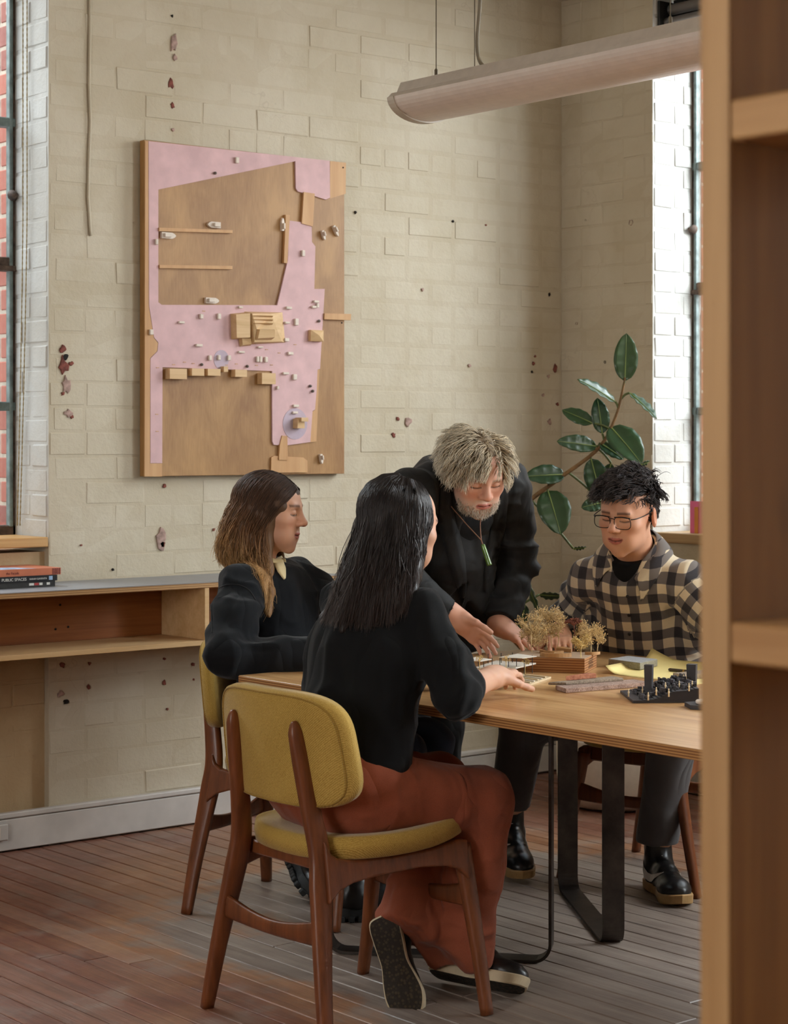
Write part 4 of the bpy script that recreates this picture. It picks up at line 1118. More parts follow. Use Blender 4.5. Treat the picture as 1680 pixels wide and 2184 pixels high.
for k in range(6):
    z = TZ+.010+k*.0045; a = C0+av*(.05+.006*(k % 3)); b = C0+av*(.115-.008*(k % 2)); e = -bv*.0006
    poly_slab('edge_print', [a, b, b+e, a+e], z, z+.0018, M_POST, fm)
ZT = TZ+.0428
def arcwall(cx, cy, r, a0, a1, h, m=M_TANPLY):
    c = ctz(cx, cy, ZT); n = 10; t_ = .008
    inn = [c+Vector((math.cos(a0+(a1-a0)*i/n), math.sin(a0+(a1-a0)*i/n), 0))*r for i in range(n+1)]
    out = [c+Vector((math.cos(a0+(a1-a0)*i/n), math.sin(a0+(a1-a0)*i/n), 0))*(r+t_) for i in range(n+1)]
    poly_slab('curved_wall', out+inn[::-1], ZT, ZT+h, m, fm)
arcwall(760, 440, .036, 2.2, 4.6, .009); arcwall(770, 458, .046, 2.9, 4.9, .011)
poly_slab('straight_wall', [ctz(770, 430, ZT), ctz(862, 440, ZT), ctz(866, 430, ZT), ctz(775, 421, ZT)], ZT, ZT+.010, M_TANPLY, fm)
poly_slab('straight_wall', [ctz(755, 468, ZT), ctz(812, 470, ZT), ctz(815, 462, ZT), ctz(760, 458, ZT)], ZT, ZT+.010, M_TANPLY, fm)
arcwall(980, 448, .022, 3.4, 5.2, .008)
def tree(cx, cy, top, r, m, seed, n=190, fl=1.0):
    p = ctz(cx, cy, ZT); d = (Vector(p)-CAMP).dot(FW); s = FPX*2.8976/d
    sprig('model_tree', (p.x, p.y, ZT), (cy-top)/s, r/s*1.18, m, fm, seed, n, fl)
for i, a in enumerate(((620, 436, 268, 78, M_STRAW), (655, 428, 320, 70, M_STRAW), (712, 410, 215, 72, M_STRAW), (745, 414, 290, 62, M_STRAW), (780, 414, 220, 64, M_STRAW), (600, 420, 330, 58, M_STRAW), (922, 470, 372, 52, M_STRAWP), (985, 444, 312, 74, M_STRAW), (1022, 432, 335, 66, M_STRAW), (940, 420, 300, 52, M_STRAW))): tree(*a, 40+i, 330)
tree(880, 428, 246, 52, M_STRAWR, 61, 300, .32)

# stone and brick samples
def sample(name, pts, z0, z1, m, label):
    c = sum(pts, Vector())/len(pts); r = empty(name, (c.x, c.y, z0), 0, label, 'sample', 'stone and brick samples')
    P = [(p.x, p.y) for p in pts]
    if area2(P) < 0: P = P[::-1]
    o = MB().prism(P, z0, z1).build('slab', m); rel(o, r)
    b = o.modifiers.new('bevel', 'BEVEL'); b.width = .0015; b.segments = 2
    return r
def stone(name, a, b, sc=260):
    t = NT(name); v = t.coords('World'); n = t.noise(v, sc, 3, .8); n2 = t.noise(v, 30, 3)
    t.set(t.ramp(t.math('ADD', t.math('MULTIPLY', n, .8), t.math('MULTIPLY', n2, .2)), [(.35, srgb(*a)), (.65, srgb(*b))]), .85); t.bump(n, .4, .002); return t.m
M_ST1 = stone('speckled_pink_granite', (112, 84, 74), (196, 168, 152)); M_ST2 = stone('speckled_grey_granite', (104, 90, 76), (180, 160, 138)); M_ST3 = stone('red_brick_sample', (150, 84, 58), (192, 126, 92), 120)
M_CONC = stone('grey_green_concrete', (128, 122, 106), (166, 160, 144), 200); M_CONCT = stone('blue_grey_top', (150, 152, 156), (186, 188, 190), 200)
sample('stone_sample', [ctz(765, 670, TZ), ctz(830, 692, TZ), ctz(1345, 650, TZ), ctz(1245, 632, TZ)], TZ+.0004, TZ+.0125, M_ST1, 'long pinkish granite slab lying lowest in the sample pile')
sample('stone_sample', [ctz(720, 640, TZ+.013), ctz(830, 640, TZ+.013), ctz(1185, 613, TZ+.013), ctz(1120, 600, TZ+.013)], TZ+.0128, TZ+.020, M_ST2, 'thin speckled grey-brown strip in the middle of the sample pile')
sample('brick_sample', [ctz(828, 615, TZ+.020), ctz(865, 612, TZ+.020), ctz(1018, 598, TZ+.020), ctz(965, 594, TZ+.020)], TZ+.0203, TZ+.033, M_ST3, 'small terracotta brick bar on top of the sample pile')
sample('stone_sample', [ctz(1490, 600, TZ), ctz(1545, 612, TZ), ctz(1760, 600, TZ), ctz(1690, 580, TZ)], TZ+.0016, TZ+.016, M_ST2, 'brown granite offcut behind the black model at the right')
# tracing paper and what lies on it
t = NT('yellow_trace'); t.set(srgb(252, 232, 158), 0.55, 0, 0.3); t.b.inputs['Transmission Weight'].default_value = 0.0
M_TRACE = t.m
tp = []
nx, ny = 26, 14
E0, E1, E2, E3 = ctz(1075, 570, TZ), ctz(1640, 640, TZ), ctz(2150, 540, TZ), ctz(1360, 474, TZ)
V = []; F = []
for j in range(ny+1):
    for i in range(nx+1):
        u, v = i/nx, j/ny; p = (E0.lerp(E1, u)).lerp(E3.lerp(E2, u), v)
        z = TZ+.0006+.022*max(0, 1-u*7)**2*(1-v)+.030*max(0, 1-math.hypot(u*2.2, (1-v)*2.6)*2.2)**1.4+.0008*math.sin(9*u+4*v)**2
        V.append((p.x, p.y, z))
for j in range(ny):
    for i in range(nx): a = j*(nx+1)+i; F.append([a, a+1, a+nx+2, a+nx+1])
o = MB().raw(V, F).build('tracing_paper', M_TRACE, None, True); tag(o, 'curling sheet of yellow tracing paper under the grey block', 'paper')
sd = o.modifiers.new('thick', 'SOLIDIFY'); sd.thickness = .0003
Z2 = TZ+.0022
cb = sample('concrete_block', [ctz(1092, 522, Z2), ctz(1288, 548, Z2), ctz(1396, 524, Z2), ctz(1215, 502, Z2)], Z2, Z2+.020, M_CONC, 'flat grey concrete block resting on the yellow tracing paper')
cb['category'] = 'sample'
tp_ = [ctz(1092, 522, Z2), ctz(1288, 548, Z2), ctz(1396, 524, Z2), ctz(1215, 502, Z2)]
poly_slab('honed_top', [p.lerp(sum(tp_, Vector())/4, .02) for p in tp_], Z2+.0201, Z2+.0206, M_CONCT, cb)
pa, pb = ctz(1465, 545, TZ+.006), ctz(1640, 562, TZ+.006); dv = (pb-pa).normalized()
pen = empty('felt_pen', pa, 0, 'dark felt pen lying on the yellow tracing paper', 'pen'); M_PENB = plain('pen_brown', (58, 44, 26), 0.35); M_GOLD = plain('pen_band', (170, 132, 60), 0.35, .5)
rel(MB().tube([pa, pa+dv*.004, pa+dv*.05], [.003, .0048, .0048], 10).build('pen_cap', M_PENB), pen); rel(MB().tube([pa+dv*.0502, pa+dv*.056], .005, 10).build('pen_band', M_GOLD), pen); rel(MB().tube([pa+dv*.0562, pa+dv*.135, pa+dv*.14], [.0048, .0048, .002], 10).build('barrel', M_PENB), pen)
# black terraced model with two towers
M_BLKM = plain('black_card_model', (46, 43, 46), 0.55, var=0.1); M_BLKT = plain('grey_black_terrace', (70, 66, 70), 0.6, var=0.15)
m0, m1, m2, m3 = ctz(1165, 690, TZ), ctz(1245, 754, TZ), ctz(1665, 750, TZ), ctz(1560, 665, TZ)
tm = empty('terraced_model', (m0+m2)/2, 0, 'black terraced model with two square towers and tiny figures', 'model')
poly_slab('base_slab', [m0, m1, m2, m3], TZ+.0004, TZ+.007, M_BLKM, tm)
N = 16
for k in range(1, N):
    f = .10+.86*k/N; h_ = .007+.022*(1/(1+math.exp(-(f-.42)*16)))+.008*(1/(1+math.exp(-(f-.85)*20)))
    a = m1.lerp(m2, f); b = m0.lerp(m3, f); a2 = m1.lerp(m2, f+.06); b2 = m0.lerp(m3, f+.06)
    poly_slab('terrace_step', [a, a2, b2, b], TZ+.0071, TZ+h_+.001, M_BLKM, tm)
_r = random.Random(77)
for k in range(140):
    f, g_ = _r.uniform(.14, .96), _r.uniform(.12, .92); h_ = .007+.022*(1/(1+math.exp(-(f-.42)*16)))+.008*(1/(1+math.exp(-(f-.85)*20)))
    p = m1.lerp(m2, f).lerp(m0.lerp(m3, f), g_); s = _r.uniform(.0025, .006)
    M = Matrix.Translation((p.x, p.y, TZ+h_+.001)) @ Matrix.Rotation(_r.choice((.5, 1.3, .9)), 4, 'Z')
    o = MB().box((-s, -s*.8, 0), (s, s*.8, _r.uniform(.004, .011)), 0, M).build('rooftop_block', M_BLKT if k % 3 else M_BLKM); rel(o, tm)
M_FIG = plain('cream_figures', (222, 200, 160), 0.6)
for k, (cx, cy) in enumerate(((1217, 690), (1303, 675), (1338, 712), (1388, 680), (1465, 690), (1530, 640), (1590, 655), (1556, 600), (1445, 650), (1610, 640))):
    f = (cx-1165)/500; h_ = .007+.022*(1/(1+math.exp(-(f-.42)*16)))+.003; p = ctz(cx, cy+18, TZ+h_)
    rel(MB().lathe([(.0022, 0), (.0016, .008), (.0026, .011), (.0018, .014), (.0007, .015), (.0016, .017), (.0012, .0195), (.0003, .0205)], 7, Matrix.Translation((p.x, p.y, TZ+h_-.002))).build('figure', M_FIG, None, True), tm)
for cx, cy, w_, top in ((1342, 690, .0105, 505), (1608, 660, .0125, 502)):
    f = (cx-1165)/500; p = ctz(cx, cy, TZ+.012); d = (p-CAMP).dot(FW); h_ = (cy-top)/2.8976*d/FPX
    M = Matrix.Translation((p.x, p.y, TZ+.008)) @ Matrix.Rotation(.55, 4, 'Z')
    V = [(-w_*.85, -w_*.85, 0), (w_*.85, -w_*.85, 0), (w_*.85, w_*.85, 0), (-w_*.85, w_*.85, 0), (-w_, -w_, h_), (w_, -w_, h_), (w_, w_, h_), (-w_, w_, h_)]
    rel(MB().raw([M @ Vector(v) for v in V], [[3, 2, 1, 0], [4, 5, 6, 7], [0, 1, 5, 4], [1, 2, 6, 5], [2, 3, 7, 6], [3, 0, 4, 7]]).build('tower', M_BLKM), tm)
# round model at the edge
q = ctz(1640, 785, TZ+.005); rm = empty('round_model', (q.x+.02, q.y-.03, TZ), 0, 'small black base with a pale round disc beside the bookcase', 'model')
poly_slab('black_base', [ctz(1562, 772, TZ), ctz(1600, 792, TZ), ctz(1800, 806, TZ), ctz(1760, 760, TZ)], TZ+.0004, TZ+.011, M_BLKM, rm)
q = ctz(1660, 755, TZ+.011); rel(MB().lathe([(.001, 0), (.024, 0), (.026, .002), (.026, .007), (.024, .009), (.001, .009)], 28, Matrix.Translation((q.x+.008, q.y-.012, TZ+.0112))).build('pale_disc', M_CHALK, None, True), rm)

# ------------------------------------------------------------------ rubber plant in the corner
t = NT('rubber_leaf'); v = t.coords('Object'); n = t.noise(v, 8, 3)
oi = t.n('ShaderNodeObjectInfo')
c_ = t.ramp(n, [(.3, srgb(34, 58, 36)), (.7, srgb(52, 84, 52))]); c_ = t.mix(t.math('MULTIPLY', oi.outputs['Random'], .35), c_, srgb(72, 98, 52))
t.set(c_, .28, 0, .5); M_LEAF = t.m
M_RIB = plain('leaf_midrib', (132, 150, 84), 0.4); M_STEM = plain('plant_stem', (128, 96, 58), 0.7, var=0.15, scale=40)
M_STEMG = plain('green_stem', (88, 98, 52), 0.5, var=0.1)
PD = 7.45; pc = ptz(1312, 1716, 0)
plant = empty('rubber_plant', (pc.x, pc.y, 0), 0, 'leggy rubber plant with big glossy leaves in a white planter', 'plant')
PLC = Vector(plant.location)
M_POT = plain('white_planter', (216, 206, 194), 0.5, var=0.03); M_SOIL = plain('soil', (50, 38, 28), 0.95, var=0.3, scale=80, bump=.6)
pot = empty('planter'); pot.parent = plant
MB().lathe([(.15, 0), (.19, .012), (.215, .05), (.225, .12), (.228, .26), (.222, .275), (.212, .27), (.205, .22)], 40).build('planter_wall', M_POT, pot, True)
MB().lathe([(.001, .22), (.206, .22), (.206, .235), (.10, .243), (.001, .245)], 30).build('soil', M_SOIL, pot, True)
SP = [pc+Vector((-.03, .0, .20)), pt(1240, 1500, 7.45), pt(1130, 1400, 7.35), pt(1078, 1330, 7.3), pt(1062, 1210, 7.3), pt(1080, 1130, 7.3), pt(1125, 1072, 7.3), pt(1190, 1022, 7.3), pt(1275, 957, 7.3), pt(1312, 890, 7.3), pt(1330, 820, 7.3), pt(1332, 805, 7.3)]
SPP = catmull(SP, 8); rel(MB().tube(SPP, lerp_list([.013, .012, .011, .010, .0095, .009, .0085, .008, .007, .0055, .0045, .003], 8), 9).build('main_stem', M_STEM, None, True), plant)
def leaf(bx, by, tx, ty, w, d0=7.3, dd=0.0, roll=0.0, curl=.12):
    """leaf from stalk end (bx,by) to tip (tx,ty), half-width w px"""
    a = pt(bx, by, d0); b = pt(tx, ty, d0+dd); ax = (b-a); L = ax.length; ax.normalize()
    n0 = -FW; n0 = (n0-ax*n0.dot(ax)).normalized(); sd = ax.cross(n0)
    R_ = Matrix.Rotation(roll, 3, ax); sd = R_ @ sd; n0 = R_ @ n0
    w2 = w/FPX*d0; V = []; F = []; nu, nv = 14, 6
    for i in range(nu+1):
        u = i/nu; ww = w2*(math.sin(PI*min(1, u**.85))**.62 if 0 < u < 1 else 0.015)
        if u > .93: ww *= .75
        for j in range(nv+1):
            s = (j/nv*2-1); p = a+ax*(L*u)+sd*(ww*s)+n0*(.22*abs(s)*ww-curl*L*(u-.35)**2*(1 if u > .35 else .5)+.003*math.sin(u*26)*abs(s))
            V.append(p)
    for i in range(nu):
        for j in range(nv): q = i*(nv+1)+j; F.append([q, q+1, q+nv+2, q+nv+1])
    o = MB().raw(V, F).build('leaf', M_LEAF, None, True); rel(o, plant)
    m_ = o.modifiers.new('thick', 'SOLIDIFY'); m_.thickness = .0012
    P = [a+ax*(L*i/8)+n0*(.0015-curl*L*(i/8-.35)**2*(1 if i/8 > .35 else .5)) for i in range(9)]
    rb = MB().tube(P, lerp_list([.0028, .0006], 8), 5).build('midrib', M_RIB, o)
    return a
def stalk(p0, p1): rel(MB().tube(catmull([p0, (p0+p1)/2+Vector((0, 0, .005)), p1], 4), [.0045]*9, 6).build('stalk', M_STEMG, None, True), plant)
# stalk foot px, leaf base, tip, half width, depth change, roll
LV = [((1331, 845), (1332, 813), (1336, 710), 26, .03, .0), ((1318, 868), (1312, 857), (1234, 806), 20, -.05, 1.0), ((1330, 850), (1342, 838), (1402, 890), 17, -.08, -1.0),
 ((1290, 940), (1284, 925), (1274, 848), 20, .02, .1), ((1278, 905), (1264, 903), (1198, 873), 17, .05, .3), ((1275, 956), (1272, 952), (1189, 940), 19, -.06, .35),
 ((1290, 935), (1302, 910), (1368, 986), 34, -.10, -.35), ((1278, 955), (1280, 945), (1330, 978), 17, -.04, -.5), ((1262, 978), (1260, 978), (1282, 1065), 26, .0, -.1), ((1300, 972), (1303, 988), (1288, 1048), 15, .03, .2),
 ((1205, 1010), (1204, 1012), (1120, 1015), 23, -.05, .45), ((1168, 1044), (1168, 1046), (1196, 1138), 36, -.08, -.15), ((1262, 1072), (1284, 1072), (1240, 1082), 16, -.02, .3),
 ((1100, 1105), (1118, 1145), (1145, 1130), 9, .0, .8), ((1085, 1120), (1132, 1145), (1126, 1200), 15, .0, .6), ((1345, 975), (1360, 992), (1386, 985), 9, .03, .9),
 ((1075, 1300), (1122, 1235), (1150, 1310), 10, -.04, .9), ((1085, 1320), (1150, 1268), (1200, 1272), 12, .0, .8), ((1070, 1300), (1120, 1290), (1108, 1345), 14, .0, .3), ((1230, 1175), (1222, 1170), (1250, 1168), 6, .0, .9)]
for st, bs, tp2, w_, dd_, rl in LV:
    d_ = 7.3; leaf(bs[0], bs[1], tp2[0], tp2[1], w_, d_, dd_, rl)
    # stalk starts at the nearest point of the stem
    b3 = pt(bs[0], bs[1], d_); s3 = min(SPP, key=lambda q: (q-pt(st[0], st[1], d_)).length)
    stalk(Vector(s3), b3)
# fallen leaf by the skirting
fl = ptz(1058, 1682, .004); V = []; F = []
M_FLEAF = plain('yellow_green_leaf', (150, 168, 36), 0.5, var=0.1)
n = 24
for k in range(n):
    a = 2*PI*k/n; r = .072*(1-.25*max(0, math.cos(a-.2))**8); V.append((r*math.cos(a)*1.0, r*.9*math.sin(a), .012+.006*math.sin(3*a)))
V.append((0, 0, .006))
for k in range(n): F.append([k, (k+1) % n, n])
fr = empty('fallen_leaf', fl, 0, 'yellow-green fallen leaf lying on the floor by the skirting', 'leaf')
o = MB().raw(V, F).build('blade', M_FLEAF, fr, True); o.modifiers.new('thick', 'SOLIDIFY').thickness = .0015
M_ORST = plain('orange_stalk', (206, 140, 40), 0.5)
MB().tube([(0, 0, .008), (-.012, .01, .035), (-.014, .015, .06)], .004, 6).build('stalk', M_ORST, fr, True)
# ------------------------------------------------------------------ people
from mathutils.bvhtree import BVHTree
class Frame:
    """local frame: x = person's left, y = forward, z = up"""
    def __init__(s, c, fwd, up=(0, 0, 1)):
        s.c = v3(c); s.f = unit(fwd); u = v3(up); s.l = unit(np.cross(u, s.f)); s.u = np.cross(s.f, s.l)
        s.R = np.array([s.l, s.f, s.u])
    def __call__(s, x, y, z): return s.c+s.l*x+s.f*y+s.u*z
    def local(s, V): return (np.asarray(V)-s.c) @ s.R.T
    def roll(s, a):
        l = s.l*math.cos(a)+s.u*math.sin(a); s.u = s.u*math.cos(a)-s.l*math.sin(a); s.l = l; s.R = np.array([s.l, s.f, s.u]); return s
def pitch(dirxy, down):
    d = unit((dirxy[0], dirxy[1], 0)); return d*math.cos(down)+np.array([0, 0, -math.sin(down)])
def tilt_up(dirxy, down):
    d = unit((dirxy[0], dirxy[1], 0)); return d*math.sin(down)+np.array([0, 0, math.cos(down)])

def skin_mat(name, rough=0.5):
    t = NT(name); a = t.n('ShaderNodeAttribute', attribute_name='Col')
    n = t.noise(t.coords('Object'), 220, 3, 0.6); n2 = t.noise(t.coords('Object'), 28, 3)
    c = t.mix(t.math('MULTIPLY', n2, 0.10), a.outputs['Color'], (0.50, 0.20, 0.14, 1))
    t.set(c, rough, 0, 0.4, Subsurface_Weight=0.06, Subsurface_Scale=0.012)
    t.b.inputs['Subsurface Radius'].default_value = (1.0, 0.35, 0.2)
    t.bump(n, 0.12, 0.001); return t.m
def hair_mat(name, rough=0.38, spec=0.5):
    t = NT(name); a = t.n('ShaderNodeAttribute', attribute_name='Col')
    t.set(a.outputs['Color'], rough, 0, spec); return t.m
def cloth_mat(name, rgb, var=0.25, rough=0.85, weave=500, sheen=0.25, bump=0.35, fold=6.0, spec=0.25):
    t = NT(name); v = t.coords('Object'); n = t.noise(v, weave, 2, .7); n2 = t.noise(v, fold, 4, .6); c = srgb(*rgb)
    f = t.math('ADD', t.math('MULTIPLY', n, .5), t.math('MULTIPLY', n2, .5))
    t.set(t.ramp(f, [(.3, tuple(x*(1-var) for x in c[:3])+(1,)), (.7, tuple(min(1, x*(1+var)) for x in c[:3])+(1,))]), rough, 0, spec, Sheen_Weight=sheen, Sheen_Roughness=.45)
    wv = t.noise(t.coords('Object', scale=(1, 1, .55)), 10, 1, .4, .8); rg = t.math('ABSOLUTE', t.math('SUBTRACT', wv, .5))
    b2 = t.n('ShaderNodeBump'); b2.inputs['Strength'].default_value = .5; b2.inputs['Distance'].default_value = .035; t.l(rg, b2.inputs['Height'])
    b1 = t.n('ShaderNodeBump'); b1.inputs['Strength'].default_value = bump; b1.inputs['Distance'].default_value = .002; t.l(f, b1.inputs['Height']); t.l(b2.outputs[0], b1.inputs['Normal']); t.l(b1.outputs[0], t.b.inputs['Normal']); return t.m
M_SKIN = skin_mat('skin')
M_HAIR = hair_mat('hair_strands', .55, .35); M_HAIRG = hair_mat('hair_strands_glossy', .44, .45)

def head_sdf(F, neck_to, nr=.056, fem=0.0, wide=1.0, nose=1.0, jaw=1.0, chin=1.0, smile=0.0):
    S = Sdf(.02); w = wide
    S.ell(F(0, -.018, .035), (.074*w, .095, .083), F.R, k=0)
    S.ell(F(0, .020, .040), (.065*w, .064, .058), F.R, .03)
    S.ell(F(0, .031, -.020), (.060*w, .057, .072), F.R, .03)
    S.ell(F(0, .026, -.062), ((.053-.004*fem)*w*jaw, .054, .044), F.R, .03)
    S.ell(F(0, .068, -.098*chin), (.021, .018, .018), F.R, .025)
    for s in (-1, 1):
        S.ell(F(s*.041*w, .058, -.014), (.024, .022, .020), F.R, .025)
        S.ell(F(s*.030, .064, -.062), (.020, .018, .022), F.R, .03)
    S.cone(F(-.036, .079, .027), F(.036, .079, .027), .0105-.003*fem, k=.02)
    S.cone(F(0, .085, .022), F(0, .106*(1+.02*(nose-1)), -.016), .0078, .0100*nose, k=.014)
    S.ell(F(0, .1055, -.0205), (.0125*nose, .0120, .0098), F.R, .008)
    for s in (-1, 1): S.ell(F(s*.0125*nose, .0955, -.0235), (.0080, .0095, .0075), F.R, .007)
    for s in (-1, 1):
        S.ell(F(s*.031, .094, .010), (.0185, .0120, .0105), F.R, .014, 's')
        S.ell(F(s*.031, .0735, .0095), (.0150, .0150, .0125), F.R, .004)
        S.cone(F(s*.018, .0885, .0035), F(s*.044, .081, .0035), .0018, k=.003, mode='s')
    # lips and mouth line
    S.cone(F(-.022, .0800, -.0570+smile), F(-.004, .0915, -.0530), .0038, .0056, k=.006); S.cone(F(.022, .0800, -.0570+smile), F(.004, .0915, -.0530), .0038, .0056, k=.006)
    S.cone(F(-.018, .0815, -.0630), F(.018, .0815, -.0630), .0055, k=.006); S.ell(F(0, .0865, -.0640), (.014, .0065, .0062), F.R, .005)
    S.cone(F(-.025, .0845, -.0585+smile), F(0, .0965, -.0584), .0018, k=.003, mode='s'); S.cone(F(.025, .0845, -.0585+smile), F(0, .0965, -.0584), .0018, k=.003, mode='s')
    for s in (-1, 1):  # ears
        e = Frame(F(s*.0745*w, -.012, -.004), F.f*1.0+F.l*(-s*.0)+F.u*.0, F.u)
        Rr = np.array([unit(F.l*.9-F.f*s*.42), unit(F.f*.9+F.l*s*.42), F.u])
        S.ell(F(s*.0765*w, -.014, -.002), (.0085, .0195, .0315), Rr, .006); S.ell(F(s*.085*w, -.010, .002), (.0060, .0115, .0185), Rr, .004, 's')
    S.cone(F(0, -.028, -.055), neck_to, .050*(1-.10*fem), nr, k=.03)
    return S
def face_col(F, skin, lip, brow, browz=.030, beard=None, eye=(.10, .06, .04), blush=.25, open_=.0, smile=0.0):
    skin = np.array(srgb(*skin)[:3]); lip = np.array(srgb(*lip)[:3]); brow = np.array(srgb(*brow)[:3])
    red = skin*np.array([1.0, .62, .55])
    def f(V):
        L = F.local(V); x, y, z = L[:, 0], L[:, 1], L[:, 2]; ax = np.abs(x)
        C = np.tile(skin, (len(V), 1)); sm = lambda a, b, t: np.clip((t-a)/(b-a), 0, 1)
        def bl(m, c): nonlocal C; m = np.clip(m, 0, 1)[:, None]; C = C*(1-m)+np.asarray(c)*m
        bl(blush*np.exp(-((ax-.040)/.020)**2-((z+.022)/.020)**2)*(y > .03), red)
        bl(blush*1.2*np.exp(-(x/.014)**2-((z+.020)/.012)**2)*(y > .09), red)
        bl(.55*blush*2*(ax > .068)*(np.abs(z) < .04)*(np.abs(y+.01) < .035), red)
        if beard is not None:
            b = np.array(srgb(*beard)[:3]); m = sm(-.030, -.050, z)*(y > .0)*(1-np.exp(-(x/.020)**2-((z+.058)/.010)**2))*sm(-.135, -.115, z)
            m = m*(.55+.25*vnoise(V, 160)); m2 = np.exp(-((z+.042)/.006)**2)*(ax < .03)*(y > .07)*.6
            bl(np.maximum(m, m2)*.8, b)
        zm = z-smile*(ax/.023)**2
        lm = (np.abs(zm+.0585) < .0105*(1-(ax/.026)**2).clip(0, 1)**.5)*(y > .076)
        bl(.85*lm, lip); bl(.75*(np.abs(zm+.0583) < .0018)*(ax < .023)*(y > .078), lip*.25)
        # brows
        zc = browz-.10*np.maximum(ax-.036, 0)+.06*(np.minimum(ax, .036)-.02)
        bl(.85*np.exp(-((z-zc)/.0042)**2)*(ax > .012)*(ax < .050)*(y > .055), brow)
        # eyes: lash line, iris when open
        du = (ax-.031)/.0165
        lid = .0035+.003*(1-du*du)*(-1) if False else .0042-.0022*(1-du*du)
        inside = (np.abs(du) < 1)*(y > .07)
        bl(.9*inside*np.exp(-((z-lid)/.0022)**2), (.02, .015, .012))
        bl(.35*inside*np.exp(-((z-.0195)/.0020)**2), skin*.35)
        if open_ > 0:
            w = (z > lid)*(z < lid+open_*(1-du*du))*inside
            bl(.9*w, (.55, .50, .47)); bl(.95*w*(np.abs(ax-.031) < .006), eye)
        bl(.5*(np.abs(ax-.008) < .0035)*(np.abs(z+.0285) < .003)*(y > .09), (.10, .03, .02))
        return C
    return f
def hand_sdf(S, w, d, n, tsign, curl=(.35, .35, .35, .4), spread=.05, thumb=(.6, .35), scale=1.0):
    """w wrist, d finger direction, n palm-facing normal; thumb side axis = tsign * (n x d)"""
    d = unit(d); n = unit(np.asarray(n, float)-d*np.dot(n, d)); a = np.cross(n, d)*tsign; w = v3(w); q = scale
    S.box(w+d*.050*q, (.0385*q, .046*q, .0125*q), np.array([a, d, n]), .012*q, k=.012)
    S.cone(w-d*.02*q, w+d*.03*q, .027*q, .028*q, k=.02, flat=(a, 1.12))
    Ls = (.070, .078, .073, .057); offs = (.0290, .0100, -.0095, -.0275); rr_ = (.0088, .0090, .0085, .0076)
    for i in range(4):
        base = w+(d*(.090-(.004 if i in (0,) else .010 if i == 3 else 0))+a*offs[i]-n*.001)*q
        dirv = unit(d+a*(spread*(1.5-i)/1.5)); ang = 0; p = base
        for j, (fr, cf) in enumerate(((.46, .55), (.30, 1.0), (.24, .8))):
            ang += curl[i]*cf; v = dirv*math.cos(ang)+n*math.sin(ang); e = p+v*Ls[i]*fr*q
            S.cone(p, e, rr_[i]*q*(1-.10*j), rr_[i]*q*(.92-.10*j), k=.005 if j else .010); p = e
    p = w+(d*.024+a*.030+n*.004)*q; v = unit(a*thumb[0]+d*.75+n*thumb[1])
    for j, (L, r) in enumerate(((.042, .0125), (.032, .0100), (.026, .0092))):
        e = p+v*L*q; S.cone(p, e, r*q, r*.9*q, k=.012 if j == 0 else .005); p = e; v = unit(v+d*.28+n*.05)
def tone(c): return lambda V: np.tile(np.array(srgb(*c)[:3]), (len(V), 1))*(1+.10*vnoise(V, 45)[:, None]*np.array([.5, 1, 1]))
def join_meshes(parts):
    """parts: (V,Q,C)"""
    V = []; Q = []; C = []; n = 0
    for v, q, c in parts: V.append(v); Q.append(q+n); C.append(c); n += len(v)
    return np.concatenate(V), np.concatenate(Q), np.concatenate(C)
def strand_mesh(P, R, C):
    """P (n,s,3) centre lines, R (n,s) radii, C (n,s,3) colours -> 3-sided tubes"""
    n, s, _ = P.shape; T = np.gradient(P, axis=1); T /= np.linalg.norm(T, axis=2, keepdims=True)+1e-9
    up = np.array([.31, .53, .79]); A = np.cross(T, up); A /= np.linalg.norm(A, axis=2, keepdims=True)+1e-9; B = np.cross(T, A)
    V = np.stack([P+(A*math.cos(a)+B*math.sin(a))*R[..., None] for a in (0, 2*PI/3, 4*PI/3)], 2)
    idx = np.arange(n*s*3).reshape(n, s, 3); Q = []
    for k in range(3):
        k2 = (k+1) % 3; Q.append(np.stack([idx[:, :-1, k], idx[:, :-1, k2], idx[:, 1:, k2], idx[:, 1:, k]], -1).reshape(-1, 4))
    return V.reshape(-1, 3), np.concatenate(Q), np.repeat(C[:, :, None], 3, 2).reshape(-1, 3)
def resample(G, s):
    G = np.asarray([v3(p) for p in catmull([Vector(p) for p in G], 8)]); L = np.concatenate([[0], np.cumsum(np.linalg.norm(np.diff(G, axis=0), axis=1))])
    t = np.linspace(0, L[-1], s); return np.stack([np.interp(t, L, G[:, i]) for i in range(3)], 1)
